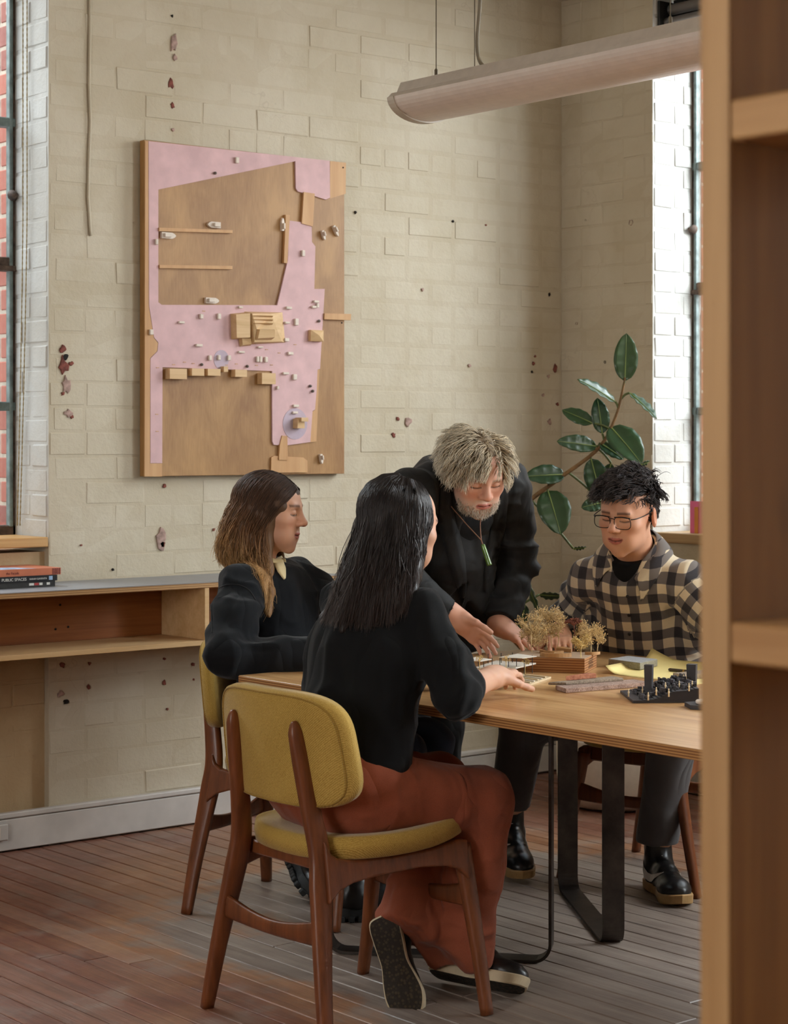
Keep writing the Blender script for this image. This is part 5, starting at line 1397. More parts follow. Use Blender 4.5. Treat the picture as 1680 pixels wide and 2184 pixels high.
def guide_hair(guides, n, s, colf, r=.0010, layer=.012, wob=.004, seed=1, closed=False, inward=None, tipvar=.12, bvh=None, zmax=9., skull=None):
    """strands interpolated between neighbouring guide curves"""
    g = np.random.default_rng(seed); G = np.stack([resample(q, s) for q in guides]); K = len(G)
    u = g.random(n)*(K if closed else K-1); i = np.floor(u).astype(int); f = (u-i)[:, None, None]
    # clump the strands
    cl = np.round(u*9)/9; mixc = .55*g.random(n); uu = u*(1-mixc)+cl*mixc; i = np.clip(np.floor(uu).astype(int), 0, K-1 if closed else K-2); f = (uu-i)[:, None, None]
    P = G[i % K]*(1-f)+G[(i+1) % K]*f
    tt = np.linspace(0, 1, s)[None, :, None]
    ends = 1-tipvar*g.random(n)[:, None, None]*1.0
    # shorten some strands by resampling along their length
    pos = np.clip(np.linspace(0, 1, s)[None, :]*ends[:, :, 0]*(s-1), 0, s-1); i0 = np.floor(pos).astype(int); i1 = np.minimum(i0+1, s-1); ff = (pos-i0)[..., None]
    ar = np.arange(n)[:, None]; P = P[ar, i0]*(1-ff)+P[ar, i1]*ff
    c = P.mean(axis=(0, 1)) if inward is None else v3(inward)
    lay = g.random(n)[:, None, None]*layer; dirc = c-P; dirc[..., 2] *= .3; dirc /= np.linalg.norm(dirc, axis=2, keepdims=True)+1e-9
    P = P+dirc*lay*(0.3+.7*tt)
    ph = g.random((n, 3))*6.28; fr = 2+3*g.random((n, 1, 1))
    off = np.stack([np.sin(tt[..., 0]*fr[..., 0]*3.1+ph[:, k:k+1]) for k in range(3)], 2)
    P = P+off*wob*(tt**1.2)*g.random(n)[:, None, None]*1.5+g.normal(0, .0012, (n, 1, 3))
    if skull is not None:
        Fh, rad = skull; Lc = (P-Fh.c) @ Fh.R.T-np.array([0, .020, .040]); rr0 = np.array([.068, .068, .0615])*(1+.05*g.random(n)[:, None, None]); kk = np.linalg.norm(Lc/rr0, axis=2, keepdims=True)
        Lc = np.where(kk < 1, Lc/np.maximum(kk, 1e-3), Lc); P = Fh.c+(Lc+np.array([0, .020, .040])) @ Fh.R
        Lc = (P-Fh.c) @ Fh.R.T-np.array([0, -.020, .034]); rr0 = np.array(rad)*(1+.05*g.random(n)[:, None, None]); kk = np.linalg.norm(Lc/rr0, axis=2, keepdims=True)
        Lc = np.where(kk < 1, Lc/np.maximum(kk, 1e-3), Lc); P = Fh.c+(Lc+np.array([0, -.020, .034])) @ Fh.R
    if bvh is not None: P = push_out(P, bvh, .004, zmax)
    R = r*(.7+.6*g.random(n))[:, None]*np.clip(1.25-1.0*np.linspace(0, 1, s)[None, :]**3, .15, 1)
    C = colf(np.repeat(np.linspace(0, 1, s)[None, :], n, 0), g.random(n)[:, None], u/K)
    return strand_mesh(P, R, C)
def push_out(P, bvh, gap=.003, zmax=1e9):
    sh = P.shape; A = P.reshape(-1, 3)
    for i in np.nonzero(A[:, 2] < zmax)[0]:
        h = bvh.find_nearest(Vector(A[i]), .12)
        if h[0] is not None:
            dd = (Vector(A[i])-h[0]).dot(h[1])
            if dd < gap: A[i] = v3(h[0]+h[1]*gap)
    return A.reshape(sh)
def ramp_col(stops, jitter=.25):
    ts = [a for a, _ in stops]; cs = np.array([srgb(*c)[:3] for _, c in stops])
    def f(t, rnd, u):
        C = np.stack([np.interp(t, ts, cs[:, k]) for k in range(3)], -1); return np.clip(C*(1+jitter*(rnd[..., None]*2-1)), 0, 1)
    return f
def finish_hair(name, parts, m, parent, O):
    V, Q, C = join_meshes(parts); me = np_mesh(name, V-v3(O), Q, True, C); return add(name, me, m, parent)
def short_hair(F, roots_fn, flow_fn, n, s, length, puff, colf, seed, r=.0011, curl=.006, grav=.02, face_clear=None, clump=0, strength=.85):
    g = np.random.default_rng(seed); P0, N0 = roots_fn(g, n); D = flow_fn(P0, N0, g); t = np.linspace(0, 1, s)[None, :, None]
    L = length(P0, g)[:, None, None]; pf = puff(P0, g)[:, None, None]
    ph = g.random((n, 3))*6.28; fr = 1.5+2*g.random((n, 1))
    cl = np.stack([np.sin(t[..., 0]*fr*4+ph[:, k:k+1]) for k in range(3)], 2)*curl*t
    P = P0[:, None]+D[:, None]*L*t+N0[:, None]*pf*np.sin(t*PI*.72)+cl
    if clump:
        ld = g.choice(n, clump, replace=False); dd = ((P0[:, None]-P0[ld][None])**2).sum(2); li = ld[dd.argmin(1)]
        off = P0-P0[li]; wgt = strength*t**.8; P = P*(1-wgt)+(P[li]+off[:, None]*(1-.8*t))*wgt
    P[..., 2] -= grav*(t[..., 0]**2)
    if face_clear:  # no hair hanging over the face
        bad = ((P[..., 1] > .058) & (P[..., 2] < face_clear) & (np.abs(P[..., 0]) < .060)) | ((P[..., 1] > .03) & (P[..., 2] < -.02))
        lim = np.where(bad.any(1), bad.argmax(1), s-1); lim = np.maximum(lim-1, 2); idx = np.minimum(np.arange(s)[None, :]*lim[:, None]/(s-1), s-1)
        i0 = np.floor(idx).astype(int); i1 = np.minimum(i0+1, s-1); ff = (idx-i0)[..., None]; ar = np.arange(n)[:, None]; P = P[ar, i0]*(1-ff)+P[ar, i1]*ff
    # keep strands outside the skull
    q = (P-np.array([0, -.018, .035]))/np.array([.076, .097, .085]); k = np.linalg.norm(q, axis=2, keepdims=True)
    P = np.where(k < 1.03, P+(q/k*(1.03-k))*np.array([.076, .097, .085]), P)
    W = F.c+P @ F.R
    R = r*(.7+.6*g.random(n))[:, None]*np.clip(1.2-np.linspace(0, 1, s)[None, :]**3, .15, 1)
    C = colf(np.repeat(np.linspace(0, 1, s)[None, :], n, 0), g.random(n)[:, None], None)
    return strand_mesh(W, R, C)
def scalp_roots(mask, off=.0):
    def f(g, n):
        out = []
        while len(out) < n:
            v = g.normal(size=(n*3, 3)); v /= np.linalg.norm(v, axis=1, keepdims=True); p = v*np.array([.075, .096, .084])+np.array([0, -.018, .035])
            out += list(p[mask(p)])
        P = np.array(out[:n]); N = (P-np.array([0, -.018, .035]))/np.array([.075, .096, .084])**2; N /= np.linalg.norm(N, axis=1, keepdims=True)
        return P*(1+off), N
    return f
def cap_mesh(F, col, lo=.02, front=.06, ear=.03, puff=.004, nape=-.05):
    """close scalp layer under the strands"""
    S = Sdf(.01); S.ell(F(0, -.018, .036), (.0755+puff, .0965+puff, .0845+puff), F.R, 0)
    S.ell(F(0, .120, -.010), (.090, .085, .072), F.R, .01, 's')      # face opening
    for s in (-1, 1): S.ell(F(s*.085, .015, -.045), (.035, .050, .050), F.R, .01, 's')
    S.half(F(0, 0, nape), -F.u)
    V, Q = S.mesh(.004, None, 1); c = np.array(srgb(*col)[:3]); C = np.tile(c, (len(V), 1))*(1+.35*vnoise(V, 120)[:, None]); return V, Q, np.clip(C, 0, 1)
def folds(amp, freq, seed=0, aniso=(1, 1, 1), fine=.35):
    a = np.array(aniso)
    def f(V, N): 
        n1 = vnoise(V*a, freq, seed); r1 = 1-2*np.abs(n1)      # ridged creases
        return amp*(.55*r1+.45*vnoise(V*a, freq*2.1, seed+3)*fine)-amp*.2
    return f
def seg_uv(segs):
    """cloth coordinates from limb segments: (a,b,ref,radius,u0)"""
    def f(V):
        best = None; UV = np.zeros((len(V), 2))
        bd = np.full(len(V), 1e9)
        for si, (a, b, ref, rad, u0) in enumerate(segs):
            a = v3(a); b = v3(b); ab = b-a; L = np.linalg.norm(ab); t = np.clip((V-a) @ ab/L**2, -.3, 1.3); q = V-a-t[:, None]*ab
            d = np.linalg.norm(q, axis=1)/rad; ax = ab/L; e1 = unit(v3(ref)-ax*np.dot(v3(ref), ax)); e2 = np.cross(ax, e1)
            an = np.arctan2(q @ e2, q @ e1)
            if si == 0: m = np.ones(len(V), bool); bd[:] = d*.9; UV[:, 0] = q @ e2; UV[:, 1] = t*L+u0; continue
            m = (d < bd) & (t > (.16 if si % 2 else -.02)); bd[m] = d[m]
            UV[m, 0] = an[m]*rad; UV[m, 1] = (t*L+u0)[m]
        return UV
    return f
def surf_strip(bvh, pts, width, lift, thick, name, m, parent, O, sub=10):
    """thin band laid on a garment along photo positions (px,py)"""
    P = catmull([Vector((a, b, 0)) for a, b in pts], sub); mid = []
    def hit(px, py):
        d = (pt(px, py, 1.0)-CAMP).normalized(); h = bvh.ray_cast(CAMP, d); return (h[0], h[1]) if h[0] is not None else (None, None)
    W = width if hasattr(width, '__len__') else [width]*len(pts); W = lerp_list(list(W), sub)
    V = []; ok = []
    for i, p in enumerate(P):
        t = (P[min(i+1, len(P)-1)]-P[max(i-1, 0)]).normalized(); nx, ny = -t.y, t.x; row = []
        for s in (-1, -.33, .33, 1):
            h, n = hit(p.x+nx*W[i]*s, p.y+ny*W[i]*s)
            if h is None: row = None; break
            row.append((h, n))
        if row: ok.append(row)
    if len(ok) < 2: return None
    VV = []
    for row in ok:
        for h, n in row: VV.append(h+n*(lift))
    for row in ok:
        for h, n in row: VV.append(h-n*thick)
    n = len(ok); F = []
    for i in range(n-1):
        for j in range(3):
            a = i*4+j; F.append([a, a+1, a+5, a+4]); b = n*4+a; F.append([b, b+4, b+5, b+1])
        for j in (0, 3):
            a = i*4+j; b = n*4+a; F.append([a, a+4, b+4, b] if j == 0 else [a, b, b+4, a+4])
    F.append([0, n*4, n*4+1, 1]) ; F.append([1, n*4+1, n*4+2, 2]); F.append([2, n*4+2, n*4+3, 3])
    k = (n-1)*4; F += [[k, k+1, n*4+k+1, n*4+k], [k+1, k+2, n*4+k+2, n*4+k+1], [k+2, k+3, n*4+k+3, n*4+k+2]]
    o = MB().raw([v-Vector(O) for v in VV], F).build(name, m, parent, True); return o
def bvh_of(V, Q): return BVHTree.FromPolygons([tuple(v) for v in V], [tuple(int(i) for i in q) for q in Q])

def shoe(parent, O, heel, fwd, up, L, wd, m_up, m_sole, sole_h=.026, ankle=None, ank_r=.042, m_tread=None, toe_h=.048, swoosh=None, lace=None, tread=False, tongue=None):
    """shoe: heel = back end of the sole on the ground side, fwd toward the toe"""
    root = empty('shoe'); root.parent = parent
    F = Frame(heel, fwd, up); O = v3(O)
    out = [(0, .0), (.02, .62), (.10, .80), (.28, .78), (.45, .74), (.62, .92), (.76, 1.0), (.88, .86), (.96, .52), (1.0, .0)]
    inn = [(0, .0), (.02, -.62), (.10, -.80), (.28, -.74), (.45, -.66), (.62, -.86), (.76, -.98), (.88, -.82), (.96, -.48), (1.0, 0)]
    def curve(q): return [(p.x, p.y) for p in catmull([Vector((a, b, 0)) for a, b in q], 4)]
    poly = curve(out)[:-1]+curve(inn)[::-1][:-1]
    n = len(poly); V = []; Fc = []
    levels = [(0, .96), (.003, 1.0), (sole_h-.003, 1.02), (sole_h, .99)]
    for h, sc in levels:
        for a, b in poly:
            rise = .010*max(0, (a-.75)/.25)**2
            V.append(F((b*wd/2)*sc, .5*L+(a-.5)*L*sc, h+rise)-O)
    for i in range(3):
        for k in range(n): Fc.append([i*n+k, i*n+(k+1) % n, (i+1)*n+(k+1) % n, (i+1)*n+k])
    Fc += [list(range(n))[::-1], [3*n+k for k in range(n)]]
    so = MB().raw(V, Fc).build('sole', m_sole, root, False)
    if m_tread is not None:
        Vt = []; Ft = []
        for h in (-.0012, .0004):
            for a, b in poly: Vt.append(F(b*wd/2*.93, .5*L+(a-.5)*L*.965, h+.010*max(0, (a-.75)/.25)**2)-O)
        Ft = [list(range(n))[::-1], [n+k for k in range(n)]]+[[k, (k+1) % n, n+(k+1) % n, n+k] for k in range(n)]
        MB().raw(Vt, Ft).build('tread', m_tread, so)
    if tread:
        mb = MB()
        for k in range(10):
            a = .05+.9*k/9; hw = np.interp(a, [q[0] for q in out], [q[1] for q in out])*wd/2
            for s in (-1, 1):
                V_, F_ = cbox((s*hw*1.04-.010, a*L-.008, -.007), (s*hw*1.04+.010, a*L+.008, .010), .002)
                mb.raw([F(*v)-O for v in V_], F_)
        mb.build('lugs', m_sole, so)
    S = Sdf(.02); z0 = sole_h
    S.ell(F(0, L*.16, z0+.030), (wd*.40, L*.17, .045), F.R, 0)
    S.ell(F(0, L*.42, z0+.022), (wd*.40, L*.26, .044), F.R, .03)
    S.ell(F(0, L*.73, z0+.010), (wd*.47, L*.25, toe_h-.012), F.R, .03)
    S.ell(F(0, L*.40, z0+.050), (wd*.28, L*.20, .024), F.R, .02)
    if ankle is not None: S.cone(F(0, L*.20, z0+.03), ankle, ank_r, ank_r*.92, k=.02)
    S.half(F(0, 0, z0-.004), -F.u)
    V, Q = S.mesh(.005, lambda V, N: .0012*vnoise(V, 60, 3), 1)
    up_o = add('upper', np_mesh('upper', V-O, Q), m_up, root)
    if lace:
        mb = MB()
        for k in range(6):
            y = L*(.40+.055*k); z = z0+.074-.020*max(0, (k-1)/5)**1.0-.006*k*.5
            P = [F(s*wd*.22, y+.006*abs(s), z-.012*s*s) for s in np.linspace(-1, 1, 7)]
            mb.tube([Vector(p-O) for p in P], .0024, 5)
        mb.build('laces', lace, root, True)
    return root, F, (V, Q)
FWn, RTn = v3(FW), v3(RT)
def imgdir(right, toward): # horizontal direction from image-right and toward-camera weights
    return RTn*right-FWn*toward
M_BLKKNIT = cloth_mat('black_wool_knit', (15, 16, 18), .3, .95, 700, .06, .4)
M_NAVKNIT = cloth_mat('charcoal_felted_wool', (19, 21, 25), .3, .95, 600, .10, .4)
M_SUIT = cloth_mat('black_suiting', (17, 16, 16), .3, .72, 900, .05, .2, spec=.35)
M_TEE = cloth_mat('black_jersey', (12, 11, 12), .25, .85, 700, .03, .2)
M_RUST = cloth_mat('rust_linen', (152, 82, 58), .22, .9, 520, .12, .4, fold=9)
M_JEAN = cloth_mat('dark_denim', (36, 42, 54), .3, .9, 600, .1, .3)
M_GREYP = cloth_mat('grey_wool_trousers', (84, 80, 80), .16, .9, 700, .2, .25)
M_BLKLEA = plain('black_leather', (26, 24, 24), .35, 0, .5, .2, 60); M_BLKSUE = cloth_mat('black_suede', (24, 23, 24), .3, .95, 500)
M_GUM = plain('gum_rubber', (168, 132, 84), .6, var=.08); M_CREAMSOLE = plain('cream_rubber', (208, 190, 158), .6, var=.05); M_WHITEL = plain('white_leather', (226, 222, 216), .5, var=.03)
t = NT('brown_tread'); v = t.coords('Object'); vo = t.n('ShaderNodeTexVoronoi'); vo.inputs['Scale'].default_value = 110; t.l(v, vo.inputs['Vector'])
t.set(t.ramp(vo.outputs['Distance'], [(.25, srgb(74, 60, 44)), (.5, srgb(44, 36, 28))]), .8); t.bump(vo.outputs['Distance'], .6, .003); M_TREAD = t.m

# ================================================================== woman in rust trousers (near chair)
def person(label, loc):
    return empty('person', loc, 0, label, 'person')
o2 = Vector((-2.85, -2.22, 0)); W2 = person('woman with long black hair, black jumper and rust trousers, seen from behind', o2)
hc = pt(852, 1122, 4.86); F2 = Frame(hc, pitch(imgdir(math.cos(.74), -math.sin(.74)), .22), tilt_up(imgdir(math.cos(.74), -math.sin(.74)), .22))
nb2 = (-2.775, -2.225, 1.045)
skin2 = (206, 160, 134)
S = head_sdf(F2, nb2, .052, fem=1, wide=.98)
V, Q = S.mesh(.0026, None, 1); parts = [(V, Q, face_col(F2, skin2, (170, 96, 90), (40, 28, 24))(V))]
sR2, eR2, wR2 = (-2.785, -2.375, .985), (-2.760, -2.478, .797), (-2.505, -2.325, .800)
sL2, eL2, wL2 = (-2.765, -2.055, .985), (-2.60, -1.97, .82), (-2.42, -2.10, .775)
S = Sdf(.012); S.cone(eR2, wR2, .040, .027, flat=((0, 0, 1), .95)); hand_sdf(S, wR2, (.86, .46, .02), (0, 0.05, -1), 1, (.50, .55, .62, .70), .10, (.45, .35), 1.0)
V, Q = S.mesh(.0028, None, 1); parts.append((V, Q, tone(skin2)(V)))
S = Sdf(.012); S.cone(eL2, wL2, .040, .027); hand_sdf(S, wL2, (.85, -.5, -.03), (0, 0, -1), -1, (.2, .2, .25, .3), .08, (.5, .2), .95)
V, Q = S.mesh(.0028, None, 1); parts.append((V, Q, tone(skin2)(V)))
S = Sdf(.05); S.cone((-2.90, -2.22, .56), (-2.80, -2.225, .93), .105, .085, flat=((0, 1, 0), 1.2)); S.cone(sL2, sR2, .034); S.cone(sR2, eR2, .034, .032); S.cone(sL2, eL2, .034, .032); S.cone((-2.80, -2.225, .95), nb2, .055, .048)
for a, b in (((-2.88, -2.31, .54), (-2.56, -2.345, .49)), ((-2.88, -2.13, .54), (-2.52, -2.13, .50))): S.cone(a, b, .075, .055)
S.cone((-2.56, -2.345, .49), (-2.55, -2.24, .10), .05, .036); S.cone((-2.52, -2.13, .50), (-2.665, -2.19, .17), .05, .036)
V, Q = S.mesh(.010, None, 1); parts.append((V, Q, tone(skin2)(V)))
V, Q, C = join_meshes(parts); add('body', np_mesh('body', V-v3(o2), Q, True, C), M_SKIN, W2)
# jumper
S = Sdf(.06)
S.cone((-2.895, -2.225, .615), (-2.825, -2.230, .88), .134, .118, flat=((0, 1, 0), 1.30)); S.cone((-2.825, -2.230, .88), (-2.785, -2.225, .98), .118, .075, flat=((0, 1, 0), 1.5))
S.cone(sL2, sR2, .052, k=.03); S.cone(nb2, (-2.80, -2.225, .97), .056, .07, k=.04)
S.cone(sR2, (-2.770, -2.440, .87), .054, .055, k=.03); S.cone((-2.770, -2.440, .87), eR2, .055, .052, k=.02); S.cone(eR2, (-2.705, -2.445, .798), .050, .048, k=.02)
S.cone(sL2, eL2, .056, .050, k=.03); S.cone(eL2, (-2.50, -2.05, .80), .05, .044, k=.02)
S.cone((-2.80, -2.09, .93), (-2.865, -2.10, .72), .050, .050, k=.04)   # slack under the left sleeve
S.half((-2.690, -2.435, .798), (.84, .53, -.05), (-2.76, -2.53, .70), (-2.5, -2.30, .90))
S.half((-2.9, -2.2, .590), (.12, 0, -1), (-3.2, -2.6, .3), (-2.55, -1.85, .66), .01)
S.half(F2(0, -.02, -.135), F2.u*.9+F2.f*.3, v3(nb2)-.09, v3(nb2)+.09)
def d2(V, N):
    r = 1-2*np.abs(vnoise(V*np.array([1, 1, .45]), 9, 2)); q = 1-2*np.abs(vnoise(V*np.array([1, 1, .6]), 21, 5)); arm = np.exp(-(((V-np.array(eR2))**2).sum(1)/.016))
    return .010*r-.003+(.004+.007*arm)*q
J2V, J2Q = S.mesh(.0065, d2, 1); add('jumper', np_mesh('jumper', J2V-v3(o2), J2Q), M_BLKKNIT, W2)
# trousers
S = Sdf(.06)
S.cone((-2.93, -2.30, .560), (-2.93, -2.13, .560), .118, k=.05); S.cone((-2.91, -2.22, .58), (-2.88, -2.22, .64), .12, .115, flat=((0, 1, 0), 1.25))
S.cone((-2.88, -2.315, .545), (-2.565, -2.345, .500), .102, .082, k=.04); S.cone((-2.88, -2.125, .545), (-2.525, -2.13, .505), .102, .082, k=.02)
S.cone((-2.56, -2.345, .495), (-2.565, -2.315, .30), .080, .074, k=.03); S.cone((-2.565, -2.315, .30), (-2.56, -2.265, .10), .074, .080, k=.03)
S.cone((-2.52, -2.13, .50), (-2.60, -2.17, .32), .080, .078, k=.03); S.cone((-2.60, -2.17, .32), (-2.665, -2.20, .175), .080, .086, k=.03)
S.half((-2.55, -2.265, .070), (.1, -.1, -1), (-2.70, -2.42, -.1), (-2.38, -2.10, .13)); S.half((-2.685, -2.21, .150), (-.72, -.20, -.66), (-2.82, -2.32, .02), (-2.60, -2.08, .25))
def dt(V, N):
    r = 1-2*np.abs(vnoise(V*np.array([1, 1, .55]), 13, 1)); q = 1-2*np.abs(vnoise(V*np.array([.5, 1, 1]), 26, 4)); lo = np.clip((.50-V[:, 2])/.3, .25, 1)
    return (.013*r+.006*q)*lo-.004
V, Q = S.mesh(.0065, dt, 1); add('trousers', np_mesh('trousers', V-v3(o2), Q), M_RUST, W2)
# shoes
shoe(W2, o2, (-2.745, -2.172, .205), (-.015, -.125, -.205), (.74, .58, -.36), .272, .098, M_BLKSUE, M_CREAMSOLE, .026, ankle=(-2.665, -2.185, .19), m_tread=M_TREAD)
shoe(W2, o2, (-2.575, -2.165, .028), (.10, -.265, -.012), (.50, .20, .80), .272, .098, M_BLKLEA, M_CREAMSOLE, .028, ankle=(-2.515, -2.235, .12), m_tread=M_TREAD, lace=M_BLKLEA)
# hair: guides in image-right / toward-camera / up offsets from the head centre
H2 = v3(hc)
def hg(r, e, u): return H2+RTn*r-FWn*e+np.array([0, 0, u])
G2 = [[hg(.035, -.06, .075), hg(.075, -.07, .03), hg(.075, -.07, -.05), hg(.05, -.06, -.13)],
      [hg(.020, -.06, .085), hg(-.02, -.115, .05), hg(-.05, -.12, -.05), hg(-.09, -.11, -.15), hg(-.12, -.09, -.22)],
      [hg(.0, -.03, .098), hg(-.075, -.06, .055), hg(-.115, -.06, -.05), hg(-.155, -.06, -.16), hg(-.185, -.05, -.235)],
      [hg(-.005, .0, .101), hg(-.085, .015, .055), hg(-.128, .03, -.06), hg(-.165, .035, -.17), hg(-.195, .03, -.245)],
      [hg(-.005, .02, .101), hg(-.065, .070, .055), hg(-.098, .100, -.06), hg(-.128, .115, -.17), hg(-.150, .12, -.248)],
      [hg(.0, .03, .100), hg(-.028, .092, .055), hg(-.050, .122, -.06), hg(-.075, .142, -.17), hg(-.085, .15, -.250)],
      [hg(.01, .035, .099), hg(.012, .095, .055), hg(-.002, .122, -.06), hg(-.020, .142, -.17), hg(-.030, .15, -.245)],
      [hg(.02, .03, .098), hg(.044, .084, .055), hg(.036, .106, -.05), hg(.030, .120, -.14), hg(.015, .125, -.215)],
      [hg(.03, .025, .096), hg(.064, .058, .045), hg(.054, .076, -.04), hg(.040, .090, -.11), hg(.028, .095, -.165)],
      [hg(.038, .01, .092), hg(.076, .028, .040), hg(.060, .050, -.03), hg(.044, .066, -.09), hg(.034, .074, -.13)]]
colW2 = ramp_col([(0, (34, 27, 27)), (.6, (42, 33, 31)), (1, (60, 44, 38))], .35)
S = Sdf(.02); S.ell(F2(0, -.020, .034), (.078, .098, .0855), F2.R, 0)
for g_ in G2[1:]:
    q = resample(g_, 7); rd = [.02, .024, .026, .026, .024, .020, .010]
    qq = [p+unit(H2+np.array([0, 0, min(0, p[2]-H2[2])])-p)*(r_+.007) for p, r_ in zip(q, rd)]
    S.chain(qq, rd)
S.ell(F2(0, .125, -.010), (.080, .075, .080), F2.R, .01, 's')
V, Q = S.mesh(.005, lambda V, N: .002*vnoise(V*np.array([1, 1, .15]), 120, 1), 1)
hp_ = [(V, Q, np.tile(np.array(srgb(30, 24, 24)[:3]), (len(V), 1)))]
bJ2 = bvh_of(J2V, J2Q); hp_.append(guide_hair(G2[1:], 4600, 14, colW2, .0012, .008, .004, 5, inward=H2, tipvar=.22, bvh=bJ2, zmax=1.14, skull=(F2, (.082, .102, .089)))); hp_.append(guide_hair(G2, 900, 14, colW2, .0009, .0, .012, 6, inward=H2, tipvar=.28, bvh=bJ2, zmax=1.14, skull=(F2, (.083, .103, .090))))
finish_hair('hair', hp_, M_HAIRG, W2, o2)

# ================================================================== long-haired woman at the table end
vdir = np.array([.427, -.904, 0]); o1 = Vector((-2.33, -1.24, 0)); W1 = person('woman with long ombre hair in a dark wool jumper, in profile at the table end', o1)
hc = pt(577, 1094, 5.93); hd = imgdir(math.cos(.24), math.sin(.24)); F1 = Frame(hc, pitch(hd, .10), tilt_up(hd, .10))
skin1 = (214, 164, 136); nb1 = v3(hc)+np.array([-.012, .018, -.165])-v3(RTn)*.012
S = head_sdf(F1, nb1, .050, fem=1, wide=.96, jaw=.95, smile=.002)
V, Q = S.mesh(.0022, None, 1); parts = [(V, Q, face_col(F1, skin1, (184, 104, 98), (84, 58, 44), .031, None, (.12, .09, .06), .3, .0035, .002)(V))]
sR1, eR1, wR1 = (-2.520, -1.245, .965), (-2.655, -1.365, .785), (-2.43, -1.53, .785)
sL1, eL1, wL1 = (-2.215, -1.105, .965), (-2.10, -1.36, .81), (-2.31, -1.585, .78)
for e, w, dv, sg in ((eR1, wR1, (.8, -.55, -.05), 1), (eL1, wL1, (-.65, -.7, -.04), -1)):
    S = Sdf(.012); S.cone(e, w, .038, .026); hand_sdf(S, w, dv, (0, 0, -1), sg, (.25, .25, .3, .35), .06, (.5, .25), .92)
    V, Q = S.mesh(.003, None, 1); parts.append((V, Q, tone(skin1)(V)))
pel1 = np.array([-2.335, -1.225, .55])
S = Sdf(.05); lat1 = (-.904, -.427, 0)
S.cone(pel1, (-2.36, -1.185, .92), .10, .075, flat=(lat1, 1.2)); S.cone(sL1, sR1, .028, k=.02); S.cone(sR1, eR1, .042, .036); S.cone(sL1, eL1, .042, .036); S.cone((-2.36, -1.185, .95), nb1, .05, .046, k=.02)
kR1, kL1 = (-2.26, -1.66, .50), (-2.08, -1.58, .50); aR1, aL1 = (-2.30, -1.47, .10), (-2.245, -1.19, .15)
for h_, k_, a_ in (((-2.42, -1.27, .53), kR1, aR1), ((-2.25, -1.19, .53), kL1, aL1)): S.cone(h_, k_, .075, .052); S.cone(k_, a_, .05, .036)
V, Q = S.mesh(.010, None, 1); parts.append((V, Q, tone(skin1)(V)))
V, Q, C = join_meshes(parts); add('body', np_mesh('body', V-v3(o1), Q, True, C), M_SKIN, W1)
S = Sdf(.06)
S.cone((-2.345, -1.215, .60), (-2.36, -1.185, .92), .130, .118, flat=(lat1, 1.2)); S.cone(sL1, sR1, .055, k=.04); S.cone((-2.36, -1.185, .92), nb1, .105, .060, flat=(lat1, 1.3), k=.04)
S.cone(sR1, (-2.60, -1.315, .87), .068, .066, k=.04); S.cone((-2.60, -1.315, .87), eR1, .066, .058, k=.02); S.cone(eR1, wR1, .056, .042, k=.03)
S.cone(sL1, eL1, .066, .056, k=.04); S.cone(eL1, wL1, .054, .040, k=.03)
S.cone(nb1-np.array([0, 0, .02]), nb1+np.array([0, 0, .02]), .064, .060, k=.03)
S.half(nb1+np.array([0, 0, .034]), unit(np.array([0, 0, 1])+vdir*.35), nb1-.085, nb1+.085)
S.half((-2.34, -1.22, .56), (0, 0, -1), (-2.7, -1.5, .3), (-2.0, -.9, .64))
def d1(V, N):
    r = 1-2*np.abs(vnoise(V*np.array([1, 1, .6]), 10, 7)); arm = np.exp(-(((V-np.array([-2.62, -1.36, .80]))**2).sum(1)/.02)); q = 1-2*np.abs(vnoise(V*np.array([.6, .6, 1.5]), 16, 9))
    return .009*r-.003+(.004+.012*arm)*q
V, Q = S.mesh(.0065, d1, 1); J1V, J1Q = V, Q; J1 = add('jumper', np_mesh('jumper', V-v3(o1), Q), M_NAVKNIT, W1); b1_ = bvh_of(V, Q)
M_SEAM = plain('seam_dark', (16, 17, 20), .9)  # seams slightly darker than the knit
surf_strip(b1_, [(452, 1268), (475, 1250), (505, 1247), (530, 1258), (545, 1280)], 1.2, .0012, .001, 'shoulder_seam', M_SEAM, W1, o1)
surf_strip(b1_, [(452, 1266), (451, 1300), (452, 1350)], 1.0, .0012, .001, 'sleeve_seam', M_SEAM, W1, o1)
M_COLLAR = cloth_mat('cream_shirt_collar', (232, 214, 168), .08, .8, 500, .1, .2)
surf_strip(b1_, [(586, 1186), (593, 1200), (600, 1218), (606, 1236)], [10, 11, 8, 1], .006, .002, 'collar_point', M_COLLAR, W1, o1)
S = Sdf(.01)
for sg in (-1, 1):
    S.box(F1(sg*.030, .045, -.158), (.004, .020, .026), np.array([unit(F1.l*sg+F1.f*.9+F1.u*.3), unit(F1.f-F1.l*sg*.9), F1.u]), .003, k=.006)
S.chain([F1(.046, -.02, -.142), F1(.04, .03, -.148), F1(.012, .052, -.160)], [.011]*3, k=.008); S.chain([F1(-.046, -.02, -.142), F1(-.04, .03, -.148), F1(-.012, .052, -.160)], [.011]*3, k=.008); S.chain([F1(.046, -.02, -.142), F1(0, -.055, -.130), F1(-.046, -.02, -.142)], [.011]*3, k=.008)
sdf_obj('shirt_collar', S, M_COLLAR, W1, .004, None, 1, origin=o1)
S = Sdf(.05); S.cone((-2.42, -1.27, .54), (-2.25, -1.19, .54), .11, k=.04)
for h_, k_, a_ in (((-2.42, -1.27, .535), kR1, aR1), ((-2.25, -1.19, .535), kL1, aL1)): S.cone(h_, k_, .092, .070); S.cone(k_, np.array(a_)+np.array([0, 0, .03]), .068, .058, k=.03)
sdf_obj('trousers', S, M_JEAN, W1, .008, folds(.006, 14, 4), 1, origin=o1)
